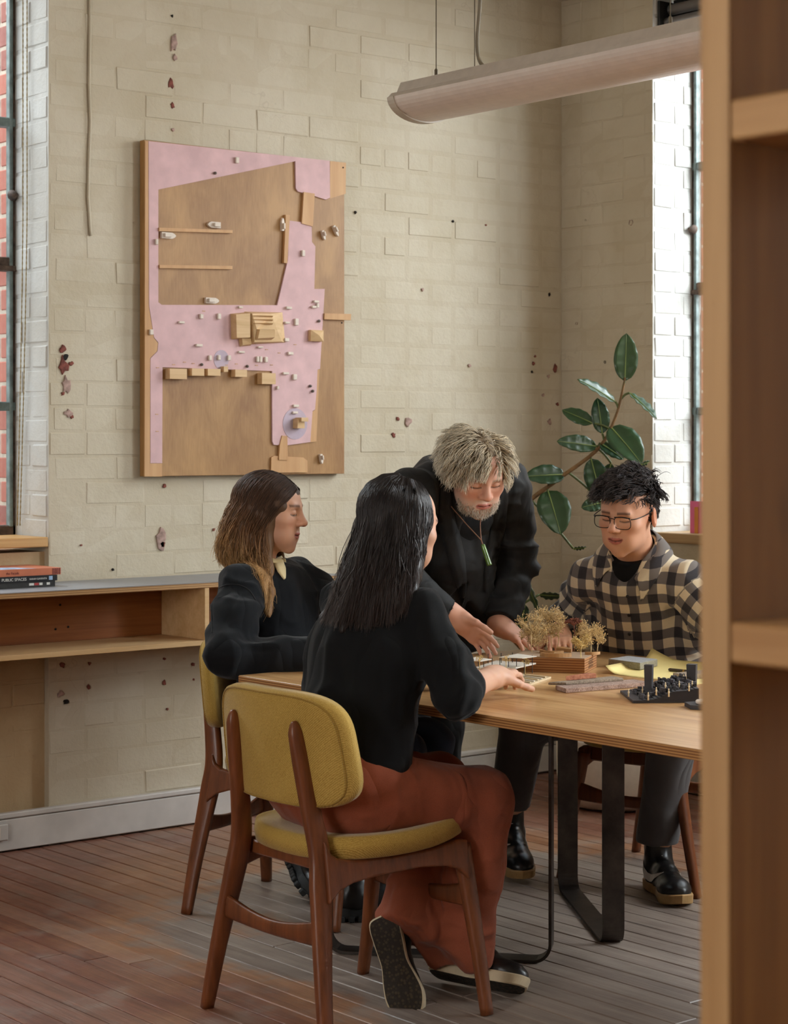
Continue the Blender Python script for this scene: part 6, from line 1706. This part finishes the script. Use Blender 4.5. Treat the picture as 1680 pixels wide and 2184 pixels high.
M_BOOTSOLE = plain('black_rubber', (24, 23, 22), .7, var=.15)
bh = ptz(716, 1962, 0); bt = ptz(800, 1958, 0)
shoe(W1, o1, (bh.x, bh.y, .008), bt-bh, (0, 0, 1), .262, .095, M_BLKLEA, M_BOOTSOLE, .032, ankle=(-2.30, -1.465, .19), ank_r=.05, tread=True)
p_h = pt(622, 1842, 6.16); p_t = ptz(660, 1924, .012)
shoe(W1, o1, p_h, Vector(p_t)-Vector(p_h), imgdir(.75, -.05)+np.array([0, 0, .62]), .255, .095, M_BLKLEA, M_BOOTSOLE, .032, ankle=(-2.225, -1.20, .17), ank_r=.05, tread=True)
# hair, local guides (left, forward, up); right side (negative x) is toward the camera
def gl_(pts, m=1): return [F1(m*a, b, c) for a, b, c in pts]
right = [[(-.012, .080, .078), (-.050, .068, .050), (-.074, .040, .008), (-.078, .010, -.060), (-.092, .030, -.140), (-.130, .060, -.215), (-.160, .076, -.292)],
         [(-.008, .060, .096), (-.058, .040, .060), (-.080, .010, .000), (-.084, -.016, -.070), (-.100, .006, -.150), (-.140, .044, -.215), (-.165, .064, -.280)],
         [(-.006, .030, .108), (-.058, .005, .068), (-.084, -.025, .000), (-.089, -.046, -.075), (-.108, -.024, -.145), (-.145, .014, -.195), (-.168, .046, -.248)],
         [(-.004, .000, .114), (-.055, -.030, .070), (-.083, -.060, .000), (-.088, -.082, -.070), (-.096, -.082, -.125), (-.104, -.060, -.170), (-.104, -.026, -.215)],
         [(-.003, -.020, .115), (-.044, -.065, .070), (-.068, -.098, .000), (-.075, -.118, -.065), (-.082, -.125, -.115), (-.090, -.118, -.150), (-.095, -.100, -.180)],
         [(.000, -.035, .113), (-.020, -.090, .065), (-.032, -.122, .000), (-.036, -.138, -.065), (-.038, -.148, -.115), (-.042, -.145, -.155)]]
GU = [gl_(p) for p in right]+[gl_(p[:5], -1) for p in right[::-1]]
colW1 = ramp_col([(0, (58, 40, 32)), (.3, (84, 58, 42)), (.6, (140, 100, 66)), (1, (200, 158, 104))], .45)
S = Sdf(.02); S.ell(F1(0, -.020, .034), (.077, .0975, .0845), F1.R, 0)
for g_ in GU:
    q = resample(g_, 7); rd = [.016, .018, .019, .018, .015, .012, .006]; qq = [p+unit(v3(hc)+np.array([0, 0, min(0., p[2]-hc[2])])-p)*(r_+.006) for p, r_ in zip(q, rd)]; S.chain(qq, rd)
S.ell(F1(0, .130, -.075), (.058, .070, .100), F1.R, .012, 's')
V, Q = S.mesh(.005, lambda V, N: .002*vnoise(V*np.array([1, 1, .15]), 110, 4), 1)
dz = np.clip((hc[2]+.11-V[:, 2])/.38, 0, 1)[:, None]
cc_ = np.array(srgb(56, 40, 32)[:3])*(1-dz)+np.array(srgb(138, 100, 64)[:3])*dz
hp_ = [(V, Q, cc_)]
inw = v3(hc)
bJ1 = bvh_of(J1V, J1Q); hp_.append(guide_hair(GU, 4600, 15, colW1, .0011, .008, .006, 11, inward=inw, tipvar=.2, bvh=bJ1, zmax=1.10, skull=(F1, (.080, .101, .088)))); hp_.append(guide_hair(GU, 900, 15, colW1, .0009, .0, .016, 12, inward=inw, tipvar=.25, bvh=bJ1, zmax=1.10, skull=(F1, (.082, .103, .090))))
finish_hair('hair', hp_, M_HAIR, W1, o1)

# ================================================================== standing man in black suit
o3 = Vector((-1.80, -1.18, 0)); SM = person('grey-haired man in a black suit leaning both hands on the table', o3)
hc = pt(1014, 1012, 5.90); hdx = (-.30, -.95); F3 = Frame(hc, pitch(hdx, .50), tilt_up(hdx, .50)); F3.roll(.05)
skin3 = (212, 160, 136); nb3 = np.array([-1.885, -1.475, 1.275])
S = head_sdf(F3, nb3, .062, fem=0, wide=1.05, nose=1.18, jaw=1.08, smile=.002)
V, Q = S.mesh(.0022, None, 1); parts = [(V, Q, face_col(F3, skin3, (176, 98, 90), (150, 128, 108), .028, (196, 182, 166), blush=.4, smile=.002)(V))]
sR3, eR3, wR3 = (-2.085, -1.495, 1.235), (-2.125, -1.455, 1.01), (-1.955, -1.555, .868)
sL3, eL3, wL3 = (-1.675, -1.480, 1.262), (-1.608, -1.450, 1.015), (-1.722, -1.500, .822)
S = Sdf(.012); S.cone(eR3, wR3, .040, .030); hand_sdf(S, wR3, (.50, -.48, -.60), (-.30, -.55, -.75), 1, (.15, .2, .25, .3), .07, (.5, .25), .98)
V, Q = S.mesh(.0028, None, 1); parts.append((V, Q, tone(skin3)(V)))
S = Sdf(.012); S.cone(eL3, wL3, .040, .030); hand_sdf(S, wL3, (.10, -.93, -.36), (0, -.3, -.95), -1, (.16, .16, .18, .22), .16, (.55, .15), 1.04)
V, Q = S.mesh(.0028, None, 1); parts.append((V, Q, tone(skin3)(V)))
S = Sdf(.05); S.cone((-1.80, -1.13, .95), (-1.875, -1.42, 1.22), .12, .11, flat=((1, 0, 0), 1.2)); S.cone(sR3, sL3, .05); S.cone(sR3, eR3, .045, .04); S.cone(sL3, eL3, .045, .04)
for x_, y_ in ((-1.905, -1.23), (-1.715, -1.17)): S.cone((x_*.5-.9, -1.14, .90), (x_, y_-.01, .48), .085, .055); S.cone((x_, y_-.01, .48), (x_, y_+.02, .10), .052, .038)
V, Q = S.mesh(.010, None, 1); parts.append((V, Q, tone(skin3)(V)))
V, Q, C = join_meshes(parts); add('body', np_mesh('body', V-v3(o3), Q, True, C), M_SKIN, SM)
# shirt under the jacket
S = Sdf(.05); S.cone((-1.80, -1.15, .93), (-1.875, -1.44, 1.20), .135, .125, flat=((1, 0, 0), 1.15)); S.cone((-1.875, -1.44, 1.20), nb3+np.array([0, -.01, .012]), .11, .068, flat=((1, 0, 0), 1.2))
sdf_obj('t_shirt', S, M_TEE, SM, .008, folds(.004, 14, 2), 1, origin=o3)
S = Sdf(.06)
S.cone((-1.80, -1.12, .86), (-1.85, -1.30, 1.08), .160, .152, flat=((1, 0, 0), 1.22)); S.cone((-1.85, -1.30, 1.08), (-1.88, -1.45, 1.21), .152, .120, flat=((1, 0, 0), 1.40))
S.cone((-1.86, -1.40, 1.05), (-1.775, -1.32, .84), .125, .125, flat=((1, 0, 0), 1.2)); S.cone(sR3, sL3, .066, k=.04); S.cone((-1.89, -1.44, 1.26), (-1.885, -1.41, 1.285), .085, .07, flat=((1, 0, 0), 1.3))
S.cone(sR3, eR3, .068, .056, k=.04); S.cone(eR3, wR3, .056, .043, k=.03); S.cone(sL3, eL3, .068, .060, k=.04); S.cone(eL3, (-1.715, -1.495, .845), .060, .048, k=.02)
S.half((-1.712, -1.494, .842), unit(v3(wL3)-v3(eL3)), v3(wL3)-.085, v3(wL3)+.085); S.half(v3(wR3)+(v3(eR3)-v3(wR3))*.10, unit(v3(wR3)-v3(eR3)), v3(wR3)-.075, v3(wR3)+.075)
# opening down the front and the neck
cf = Frame((-1.905, -1.60, 1.17), (-.15, -.9, -.62), (-.1, -.6, 1))
S.cone((-1.90, -1.60, 1.275), (-1.845, -1.55, 1.02), .060, .014, k=.012, mode='s', flat=((0, -.8, -.6), 1.6)); S.ell(nb3+np.array([0, -.03, .02]), (.070, .085, .060), None, .02, 's')
def d3(V, N):
    r = 1-2*np.abs(vnoise(V*np.array([1, 1, .5]), 9, 3)); armr = np.exp(-(((V-np.array(eR3))**2).sum(1)/.02)); arml = np.exp(-(((V-np.array(eL3))**2).sum(1)/.03)); q = 1-2*np.abs(vnoise(V*np.array([.7, .7, 1.6]), 19, 6))
    return .009*r-.002+(.003+.011*armr+.011*arml)*q
V, Q = S.mesh(.0065, d3, 1); add('jacket', np_mesh('jacket', V-v3(o3), Q), M_SUIT, SM); b3_ = bvh_of(V, Q)
surf_strip(b3_, [(948, 1030), (950, 1080), (957, 1130), (972, 1190), (985, 1250), (988, 1275)], [8, 15, 19, 17, 10, 2], .006, .002, 'lapel', M_SUIT, SM, o3)
surf_strip(b3_, [(1072, 1010), (1070, 1060), (1062, 1120), (1050, 1180), (1040, 1235), (1036, 1262)], [7, 12, 16, 14, 9, 2], .006, .002, 'lapel', M_SUIT, SM, o3)
S = Sdf(.05); S.cone((-1.90, -1.13, .92), (-1.70, -1.13, .92), .125, k=.04)
for x_, y_ in ((-1.905, -1.24), (-1.715, -1.18)): S.cone((x_*.6-.72, -1.14, .88), (x_, y_, .48), .108, .088); S.cone((x_, y_, .48), (x_, y_+.02, .06), .086, .080, k=.03)
S.half((0, 0, .05), (0, 0, -1))
sdf_obj('trousers', S, M_SUIT, SM, .008, folds(.005, 13, 5, (1, 1, .5)), 1, origin=o3)
for x_, y_, dx in ((-1.925, -1.20, -.10), (-1.715, -1.13, .05)): shoe(SM, o3, (x_-dx*.3, y_+.06, .003), (dx, -1, 0), (0, 0, 1), .29, .102, M_BLKLEA, M_BOOTSOLE, .026, ankle=(x_-dx*.2, y_+.01, .12), tread=True)
# necklace
M_CORD = plain('brown_cord', (128, 88, 66), .8); M_JADE = plain('green_stone', (78, 112, 38), .18, 0, .6, .18, 50, coat=.5)
nk = empty('necklace'); nk.parent = SM; O3 = Vector(o3)
dn = 5.76; cl_, cr_ = pt(984, 1106, dn+.08), pt(1024, 1114, dn+.10); kn = pt(1026, 1152, dn-.02)
back = [Vector(F3(-.060, -.045, -.105)), Vector(F3(0, -.09, -.11)), Vector(F3(.058, -.04, -.105))]
MB().tube([p-O3 for p in catmull([kn, cl_, back[0], back[1], back[2], cr_, kn], 8)], .0016, 6).build('cord', M_CORD, nk, True)
tp_a, tp_b = pt(1029, 1161, dn-.022), pt(1044, 1206, dn-.03); MB().tube([kn-O3, tp_a-O3], .002, 6).build('cord_knot', M_CORD, nk)
MB().tube([p-O3 for p in catmull([tp_a, tp_a.lerp(tp_b, .06), tp_a.lerp(tp_b, .5), tp_a.lerp(tp_b, .94), tp_b], 2)], [.0045, .0055, .0066, .0070, .0072, .0074, .0076, .0078, .006], 14).build('pendant', M_JADE, nk, True)
M_RING = plain('gold_ring', (150, 110, 60), .3, .9)
# hair
colS = ramp_col([(0, (128, 112, 92)), (.4, (182, 164, 136)), (1, (216, 204, 182))], .4)
mask = lambda p: (p[:, 2] > .035+.55*np.maximum(p[:, 1]-.035, 0)) & ~((p[:, 1] > .055) & (p[:, 2] < .075)) | ((p[:, 1] < .0) & (p[:, 2] > -.035))
def flow3(P, N, g):
    x = P[:, 0]; part = .018; side = np.where(x > part, 1.0, -1.0)
    d = np.stack([side*(.75+.2*g.random(len(P))), .30-.35*(P[:, 1] < 0)*1.0+.25*g.normal(size=len(P)), -.55*np.ones(len(P))+.1*g.normal(size=len(P))], 1)
    fr = P[:, 1] > .03; d[fr] += np.array([0, .55, -.1]); d[fr, 0] *= .8
    d -= N*(d*N).sum(1, keepdims=True)*.9; return d/np.linalg.norm(d, axis=1, keepdims=True)
len3 = lambda P, g: (.072+.035*g.random(len(P)))*np.where(P[:, 2] > .05, 1.0, .62); puf3 = lambda P, g: .003+.009*g.random(len(P))+.016*(P[:, 2] > .08)
hp_ = [cap_mesh(F3, (132, 114, 92), puff=.006, nape=-.035)]
hp_.append(short_hair(F3, scalp_roots(mask), flow3, 4400, 12, len3, puf3, colS, 21, .0012, .008, .012, face_clear=.040, clump=260, strength=.6))
finish_hair('hair', hp_, M_HAIR, SM, o3)
colB = ramp_col([(0, (168, 150, 130)), (1, (216, 206, 192))], .2)
g = np.random.default_rng(31); n = 900; th = (g.random(n)-.5)*2.6; zz = -.050-.055*g.random(n)
Pb = np.stack([np.sin(th)*.060, .020+np.cos(th)*.066, zz], 1); keep = ~((np.abs(Pb[:, 0]) < .023) & (Pb[:, 2] > -.072)); Pb = Pb[keep]; n = len(Pb)
bs_ = bvh_of(*head_sdf(F3, nb3, .062, fem=0, wide=1.05, nose=1.18, jaw=1.08).mesh(.006, None, 0))
roots = []
for p in Pb:
    h = bs_.find_nearest(Vector(F3(*(p*np.array([1.15, 1.15, 1]))))); roots.append(np.concatenate([v3(h[0]), v3(h[1])]))
roots = np.array(roots); t_ = np.linspace(0, 1, 4)[None, :, None]
D = roots[:, 3:]*.5-F3.u*.8+g.normal(0, .25, (n, 3)); P = roots[:, None, :3]+D[:, None]*(.006+.004*g.random((n, 1, 1)))*t_
V, Q, C = strand_mesh(P, np.full((n, 4), .0006)*np.array([1, 1, .8, .3]), colB(np.repeat(np.linspace(0, 1, 4)[None], n, 0), g.random(n)[:, None], None))
add('beard', np_mesh('beard', V-v3(o3), Q, True, C), M_HAIR, SM)

# ================================================================== man in the checked shirt
o4 = Vector((-1.22, -1.68, 0)); PM = person('man in glasses and a cream and navy checked shirt, seated across the table', o4)
hc = pt(1340, 1100, 6.02); hdx = imgdir(-math.sin(.62), math.cos(.62)); F4 = Frame(hc, pitch(hdx, .20), tilt_up(hdx, .20)); F4.roll(-.06)
skin4 = (216, 162, 132); nb4 = np.array([-1.405, -1.775, 1.045])
S = head_sdf(F4, nb4, .062, fem=.2, wide=1.05, nose=1.08, jaw=1.04, smile=.0045)
V, Q = S.mesh(.0022, None, 1); parts = [(V, Q, face_col(F4, skin4, (176, 92, 84), (52, 38, 34), .029, blush=.3, smile=.0045)(V))]
fd4 = np.array([-.95, -.30, 0]); lat4 = np.array([-.30, .95, 0])
sR4, eR4, wR4 = (-1.450, -1.618, .962), (-1.350, -1.405, .800), (-1.585, -1.615, .800)
sL4, eL4, wL4 = (-1.352, -1.928, .962), (-1.330, -2.130, .800), (-1.530, -2.290, .785)
S = Sdf(.012); S.cone(eR4, wR4, .040, .029); hand_sdf(S, wR4, (-.62, -.72, -.14), (0, 0, -1), 1, (.5, .55, .6, .65), .08, (.5, .35), 1.0)
V, Q = S.mesh(.0028, None, 1); parts.append((V, Q, tone(skin4)(V)))
S = Sdf(.012); S.cone(eL4, wL4, .040, .029); hand_sdf(S, wL4, (-.8, -.55, -.05), (0, 0, -1), -1, (.25, .25, .3, .3), .08, (.5, .25), 1.0)
V, Q = S.mesh(.0028, None, 1); parts.append((V, Q, tone(skin4)(V)))
S = Sdf(.05); S.cone((-1.20, -1.69, .56), (-1.365, -1.752, .93), .115, .085, flat=(lat4, 1.2)); S.cone(sR4, sL4, .035); S.cone(sR4, eR4, .045, .04); S.cone(sL4, eL4, .045, .04)
kR4, aR4, kL4, aL4 = (-1.53, -1.405, .51), (-1.485, -1.285, .16), (-1.365, -1.895, .51), (-1.335, -1.80, .11)
for h_, k_, a_ in (((-1.24, -1.60, .54), kR4, aR4), ((-1.20, -1.79, .54), kL4, aL4)): S.cone(h_, k_, .08, .056); S.cone(k_, a_, .052, .038)
V, Q = S.mesh(.010, None, 1); parts.append((V, Q, tone(skin4)(V)))
V, Q, C = join_meshes(parts); add('body', np_mesh('body', V-v3(o4), Q, True, C), M_SKIN, PM)
# dark T-shirt at the neck
S = Sdf(.03); S.cone((-1.375, -1.76, .92), (-1.395, -1.77, .985), .100, .090, flat=(lat4, 1.2)); S.cone((-1.395, -1.77, .985), nb4+np.array([0, 0, .02]), .088, .068)
S.half(nb4+np.array([0, 0, -.022])+fd4*.07, unit(np.array([0, 0, 1])+fd4*.45), nb4-.13, nb4+.13)
sdf_obj('t_shirt', S, M_TEE, PM, .005, None, 1, origin=o4)
mR0 = v3(sR4)*.55+v3(eR4)*.45; mL0 = v3(sL4)*.55+v3(eL4)*.45
# checked shirt
t = NT('checked_flannel'); a = t.n('ShaderNodeAttribute', attribute_name='wuv'); sp = t.n('ShaderNodeSeparateXYZ'); t.l(a.outputs['Vector'], sp.inputs[0])
per = .060
def stripe(sock, off):
    z = t.math('FRACT', t.math('ADD', t.math('MULTIPLY', sock, 1/per), off)); return t.ramp(z, [(0, (0, 0, 0, 1)), (.49, (0, 0, 0, 1)), (.51, (1, 1, 1, 1)), (.985, (1, 1, 1, 1)), (1.0, (0, 0, 0, 1))])
sa, sb_ = stripe(sp.outputs['X'], 10.2), stripe(sp.outputs['Y'], 10.0); sm_ = t.math('ADD', sa, sb_)
c = t.mix(t.math('MINIMUM', sm_, 1.0), srgb(238, 220, 188), srgb(118, 110, 106)); c = t.mix(t.math('MAXIMUM', t.math('SUBTRACT', sm_, 1.0), 0.0), c, srgb(26, 28, 40))
n = t.noise(t.coords('Object'), 600, 2, .7); c = t.mix(t.math('MULTIPLY', n, .35), c, srgb(120, 112, 106)); t.set(c, .92, 0, .2, Sheen_Weight=.2); t.bump(n, .3, .001); M_CHECK = t.m
S = Sdf(.05)
S.cone((-1.205, -1.695, .60), (-1.30, -1.73, .78), .138, .132, flat=(lat4, 1.15)); S.cone((-1.30, -1.73, .78), (-1.385, -1.76, .95), .132, .105, flat=(lat4, 1.35))
S.cone(sR4, sL4, .056, k=.04); S.cone(nb4+np.array([0, 0, .0]), sR4, .062, .054, k=.04); S.cone(nb4, sL4, .062, .054, k=.04); S.cone(mR0, (-1.29, -1.62, .74), .050, .06, k=.05); S.cone(mL0, (-1.25, -1.83, .74), .050, .06, k=.05); S.cone((-1.385, -1.762, .97), (-1.395, -1.768, 1.035), .10, .072, flat=(lat4, 1.25))
mR, mL = (v3(sR4)+v3(eR4))/2, (v3(sL4)+v3(eL4))/2
S.cone(sR4, eR4, .062, .054, k=.03); S.cone(eR4, v3(eR4)+(v3(wR4)-v3(eR4))*.72, .052, .044, k=.02); S.cone(sL4, eL4, .062, .055, k=.03); S.cone(eL4, v3(eL4)+(v3(wL4)-v3(eL4))*.8, .062, .046, k=.03)
S.half(v3(eR4)+(v3(wR4)-v3(eR4))*.72, v3(wR4)-v3(eR4), v3(wR4)-.09, v3(wR4)+.07)
# open neck
S.cone(nb4+fd4*.075+np.array([0, 0, .02]), nb4+fd4*.125+np.array([0, 0, -.095]), .062, .012, k=.012, mode='s', flat=(fd4, 1.5)); S.ell(nb4+np.array([0, 0, .025])+fd4*.015, (.070, .070, .050), None, .015, 's')
uvf = seg_uv([((-1.205, -1.695, .60), (-1.395, -1.77, 1.05), fd4, .165, 0), (sR4, eR4, (-1, 0, .3), .070, .02), (eR4, wR4, (-.3, -.3, 1), .055, .30), (sL4, eL4, (-1, 0, .3), .070, .02), (eL4, wL4, (-.3, .3, 1), .055, .30)])
def d4(V, N):
    r = 1-2*np.abs(vnoise(V*np.array([1, 1, .6]), 11, 13)); arm = np.exp(-(((V-np.array(eR4))**2).sum(1)/.02))+np.exp(-(((V-np.array(eL4))**2).sum(1)/.02)); q = 1-2*np.abs(vnoise(V, 20, 17))
    return .009*r-.002+(.003+.007*arm)*q
V, Q = S.mesh(.006, d4, 1); U = uvf(V); add('checked_shirt', np_mesh('checked_shirt', V-v3(o4), Q, True, None, U), M_CHECK, PM); b4_ = bvh_of(V, Q)
# collar flaps, placket, buttons, pocket
def check_patch(nm, P, th, parent):
    """small curved cloth piece from a grid of points"""
    P = np.array([[v3(q) for q in row] for row in P]); r, c_ = P.shape[:2]; V = P.reshape(-1, 3)
    F = [[i*c_+j, i*c_+j+1, (i+1)*c_+j+1, (i+1)*c_+j] for i in range(r-1) for j in range(c_-1)]
    uv = np.stack([V @ np.array([-.3, .95, 0]), V @ unit(np.array([-.3, -.1, .95]))], 1)+.013
    me = np_mesh(nm, V-v3(o4), np.array(F), True, None, uv); o = add(nm, me, M_CHECK, parent); sd = o.modifiers.new('thick', 'SOLIDIFY'); sd.thickness = th; sd.offset = 0; sb = o.modifiers.new('sub', 'SUBSURF'); sb.levels = 1; sb.render_levels = 1; return o
ax4 = unit(F4(0, -.028, -.055)-nb4); nu4 = unit(fd4-ax4*np.dot(fd4, ax4)); nl4 = np.cross(ax4, nu4)   # nl4 = his left
def cn(x, y, z): return nb4+nl4*x+nu4*y+ax4*z
def shove(p, gap):
    h = b4_.find_nearest(Vector(p)); dd = (Vector(p)-h[0]).dot(h[1]); return v3(h[0]+h[1]*gap) if dd < gap else p
for sg in (-1, 1):
    top = [cn(sg*.0, -.068, .062), cn(sg*.045, -.052, .060), cn(sg*.066, -.006, .048), cn(sg*.058, .042, .022), cn(sg*.034, .078, -.014)]
    bot = [cn(0, -.092, .010), cn(sg*.070, -.075, .006), cn(sg*.106, -.010, -.006), cn(sg*.104, .058, -.030), cn(sg*.070, .112, -.075)]
    mid = [(a*.5+b*.5)+ax4*.010 for a, b in zip(top, bot)]
    T_, B_ = [resample(q, 11) for q in (top, bot)]
    check_patch('collar', [[shove(T_[j]*(1-k/5)+B_[j]*(k/5)+ax4*.012*math.sin(PI*k/5), .006+.003*math.sin(PI*k/5)) for j in range(11)] for k in range(6)], .003, PM)
surf_strip(b4_, [(1338, 1262), (1337, 1300), (1336, 1350), (1335, 1392)], 6, .003, .001, 'placket', M_CHECK, PM, o4) if False else None
M_BTN = plain('dark_button', (40, 36, 34), .4)
for px, py in ((1338, 1272), (1341, 1312), (1342, 1352)):
    d = (pt(px, py, 1.0)-CAMP).normalized(); h = b4_.ray_cast(CAMP, d)
    if h[0] is not None: MB().lathe([(.001, 0), (.0052, 0), (.0056, .001), (.0052, .0022), (.001, .002)], 12, Matrix.Translation(h[0]+h[1]*.0005-Vector(o4)) @ h[1].to_track_quat('Z', 'Y').to_matrix().to_4x4()).build('button', M_BTN, PM, True)
S = Sdf(.05); S.cone((-1.26, -1.60, .545), (-1.22, -1.79, .545), .118, k=.04); S.cone((-1.20, -1.69, .56), (-1.22, -1.70, .64), .13, .13, flat=(lat4, 1.2))
for h_, k_, a_ in (((-1.26, -1.59, .545), kR4, aR4), ((-1.22, -1.79, .545), kL4, aL4)): S.cone(h_, k_, .100, .078); S.cone(k_, np.array(a_)+np.array([0, 0, .05]), .076, .066, k=.03)
S.half(np.array(aR4)+np.array([0, 0, .055]), (.1, .3, -1), np.array(aR4)-.12, np.array(aR4)+np.array([.12, .12, .10])); S.half(np.array(aL4)+np.array([0, 0, .035]), (0, 0, -1), np.array(aL4)-.12, np.array(aL4)+np.array([.12, .12, .10]))
V, Q = S.mesh(.007, folds(.004, 12, 8, (1, 1, .4)), 1); add('trousers', np_mesh('trousers', V-v3(o4), Q), M_GREYP, PM)
# sneakers with white side marks
def swoosh_on(VQ, F, L, wd, z0, sg):
    bvh = bvh_of(*VQ); out = []
    top = [(.62, .052), (.50, .040), (.40, .033), (.30, .033), (.22, .044), (.12, .072)]; bot = [(.62, .050), (.52, .028), (.42, .012), (.32, .007), (.22, .014), (.12, .070)]
    V = []
    for (a, b), (a2, b2) in zip(top, bot):
        for y, z in ((a*L, b), (a2*L, b2)):
            h = bvh.ray_cast(Vector(F(sg*.2, y, z0+z)), Vector(-sg*F.l)); V.append((h[0]+h[1]*.003) if h[0] is not None else Vector(F(sg*wd*.45, y, z0+z)))
    Fc = [[2*i, 2*i+1, 2*i+3, 2*i+2] for i in range(5)]; return V, Fc
def sneaker(heel, fwd, up, ankle):
    root, F, VQ = shoe(PM, o4, heel, fwd, up, .295, .104, M_BLKLEA, M_GUM, .030, ankle=ankle, ank_r=.046, lace=M_BLKLEA, toe_h=.05)
    for sg in (-1, 1):
        V, Fc = swoosh_on(VQ, F, .295, .104, .030, sg); o = MB().raw([v-Vector(o4) for v in V], Fc).build('side_mark', M_WHITEL, root); o.modifiers.new('thick', 'SOLIDIFY').thickness = .001
    q = F(0, .295*.30, .030+.085); MB().box((-.009, -.004, -.001), (.009, .004, .001), .0008, Matrix.Translation(Vector(q-v3(o4))) @ Matrix.Rotation(.6, 4, 'Z')).build('tongue_mark', M_WHITEL, root)
sneaker((-1.455, -1.235, .062), (-.155, -.245, -.058), (-.1, -.16, 1), (-1.487, -1.292, .20)); sneaker((-1.315, -1.765, .002), (-.50, -.86, 0), (0, 0, 1), (-1.335, -1.80, .16))
# glasses
gs = empty('glasses'); gs.parent = PM; M_RIM = plain('black_metal_rim', (28, 26, 26), .35, .5); O4 = Vector(o4)
t = NT('clear_lens'); t.t.nodes.remove(t.b); tr = t.n('ShaderNodeBsdfTransparent'); gl = t.n('ShaderNodeBsdfGlossy'); gl.inputs['Roughness'].default_value = .02; mx = t.n('ShaderNodeMixShader'); mx.inputs[0].default_value = .07
t.l(tr.outputs[0], mx.inputs[1]); t.l(gl.outputs[0], mx.inputs[2]); t.l(mx.outputs[0], t.out.inputs[0]); M_LENS = t.m
GZ, GY = .004, .104
for sg in (-1, 1):
    ring = []
    for k in range(25):
        a = 2*PI*k/24; c_, s_ = math.cos(a), math.sin(a); x_ = .0275*math.copysign(abs(c_)**.62, c_); z_ = .0185*math.copysign(abs(s_)**.66, s_)*(1 if s_ > 0 else 1.05)
        ring.append(Vector(F4(sg*(.0345)+x_, GY-.18*(abs(sg*.0345+x_))**1.6, GZ+z_))-O4)
    MB().tube(ring, .0013, 6, False).build('rim', M_RIM, gs, True)
    MB().raw(ring[:24], [list(range(24))]).build('lens', M_LENS, gs)
    top = [Vector(F4(sg*x_, GY-.18*x_**1.6+.0004, GZ+.0185-.003*abs(x_-.034)/.03)) - O4 for x_ in np.linspace(.008, .061, 8)]; MB().tube(top, .0019, 6).build('brow_bar', M_RIM, gs, True)
    MB().tube(catmull([Vector(F4(sg*.0615, GY-.004, GZ+.012))-O4, Vector(F4(sg*.074, .080, GZ+.012))-O4, Vector(F4(sg*.0815, .03, GZ+.014))-O4, Vector(F4(sg*.0815, -.012, GZ+.016))-O4, Vector(F4(sg*.080, -.032, GZ-.008))-O4], 5), .0016, 6).build('temple_arm', M_RIM, gs, True)
MB().tube([Vector(F4(x_, GY+.001, GZ+.008+.004*math.cos(x_*120)))-O4 for x_ in np.linspace(-.009, .009, 7)], .0014, 6).build('bridge', M_RIM, gs, True)
# hair
colP = ramp_col([(0, (28, 24, 24)), (.6, (44, 38, 38)), (1, (78, 68, 66))], .4)
mask4 = lambda p: (p[:, 2] > .058+.30*np.maximum(p[:, 1]-.03, 0)) | ((p[:, 1] < .012) & (p[:, 2] > .005)) | ((p[:, 1] < -.045) & (p[:, 2] > -.045))
def flow4(P, N, g):
    n = len(P); top = P[:, 2] > .07
    d = np.stack([-.45+.45*g.normal(size=n), .55+.40*g.normal(size=n), .25*g.normal(size=n)], 1); d[~top] = np.stack([.25*g.normal(size=n), -.35+.25*g.normal(size=n), -.75+.2*g.normal(size=n)], 1)[~top]
    d -= N*(d*N).sum(1, keepdims=True)*.8; return d/np.linalg.norm(d, axis=1, keepdims=True)
len4 = lambda P, g: np.where(P[:, 2] > .065, .050+.025*g.random(len(P)), .016+.012*g.random(len(P))); puf4 = lambda P, g: np.where(P[:, 2] > .065, .022+.020*g.random(len(P)), .004+.003*g.random(len(P)))
hp_ = [cap_mesh(F4, (30, 26, 26), puff=.004, nape=-.045)]
hp_.append(short_hair(F4, scalp_roots(mask4), flow4, 4800, 10, len4, puf4, colP, 41, .0013, .0045, .004, face_clear=.062, clump=320, strength=.75))
finish_hair('hair', hp_, M_HAIR, PM, o4)
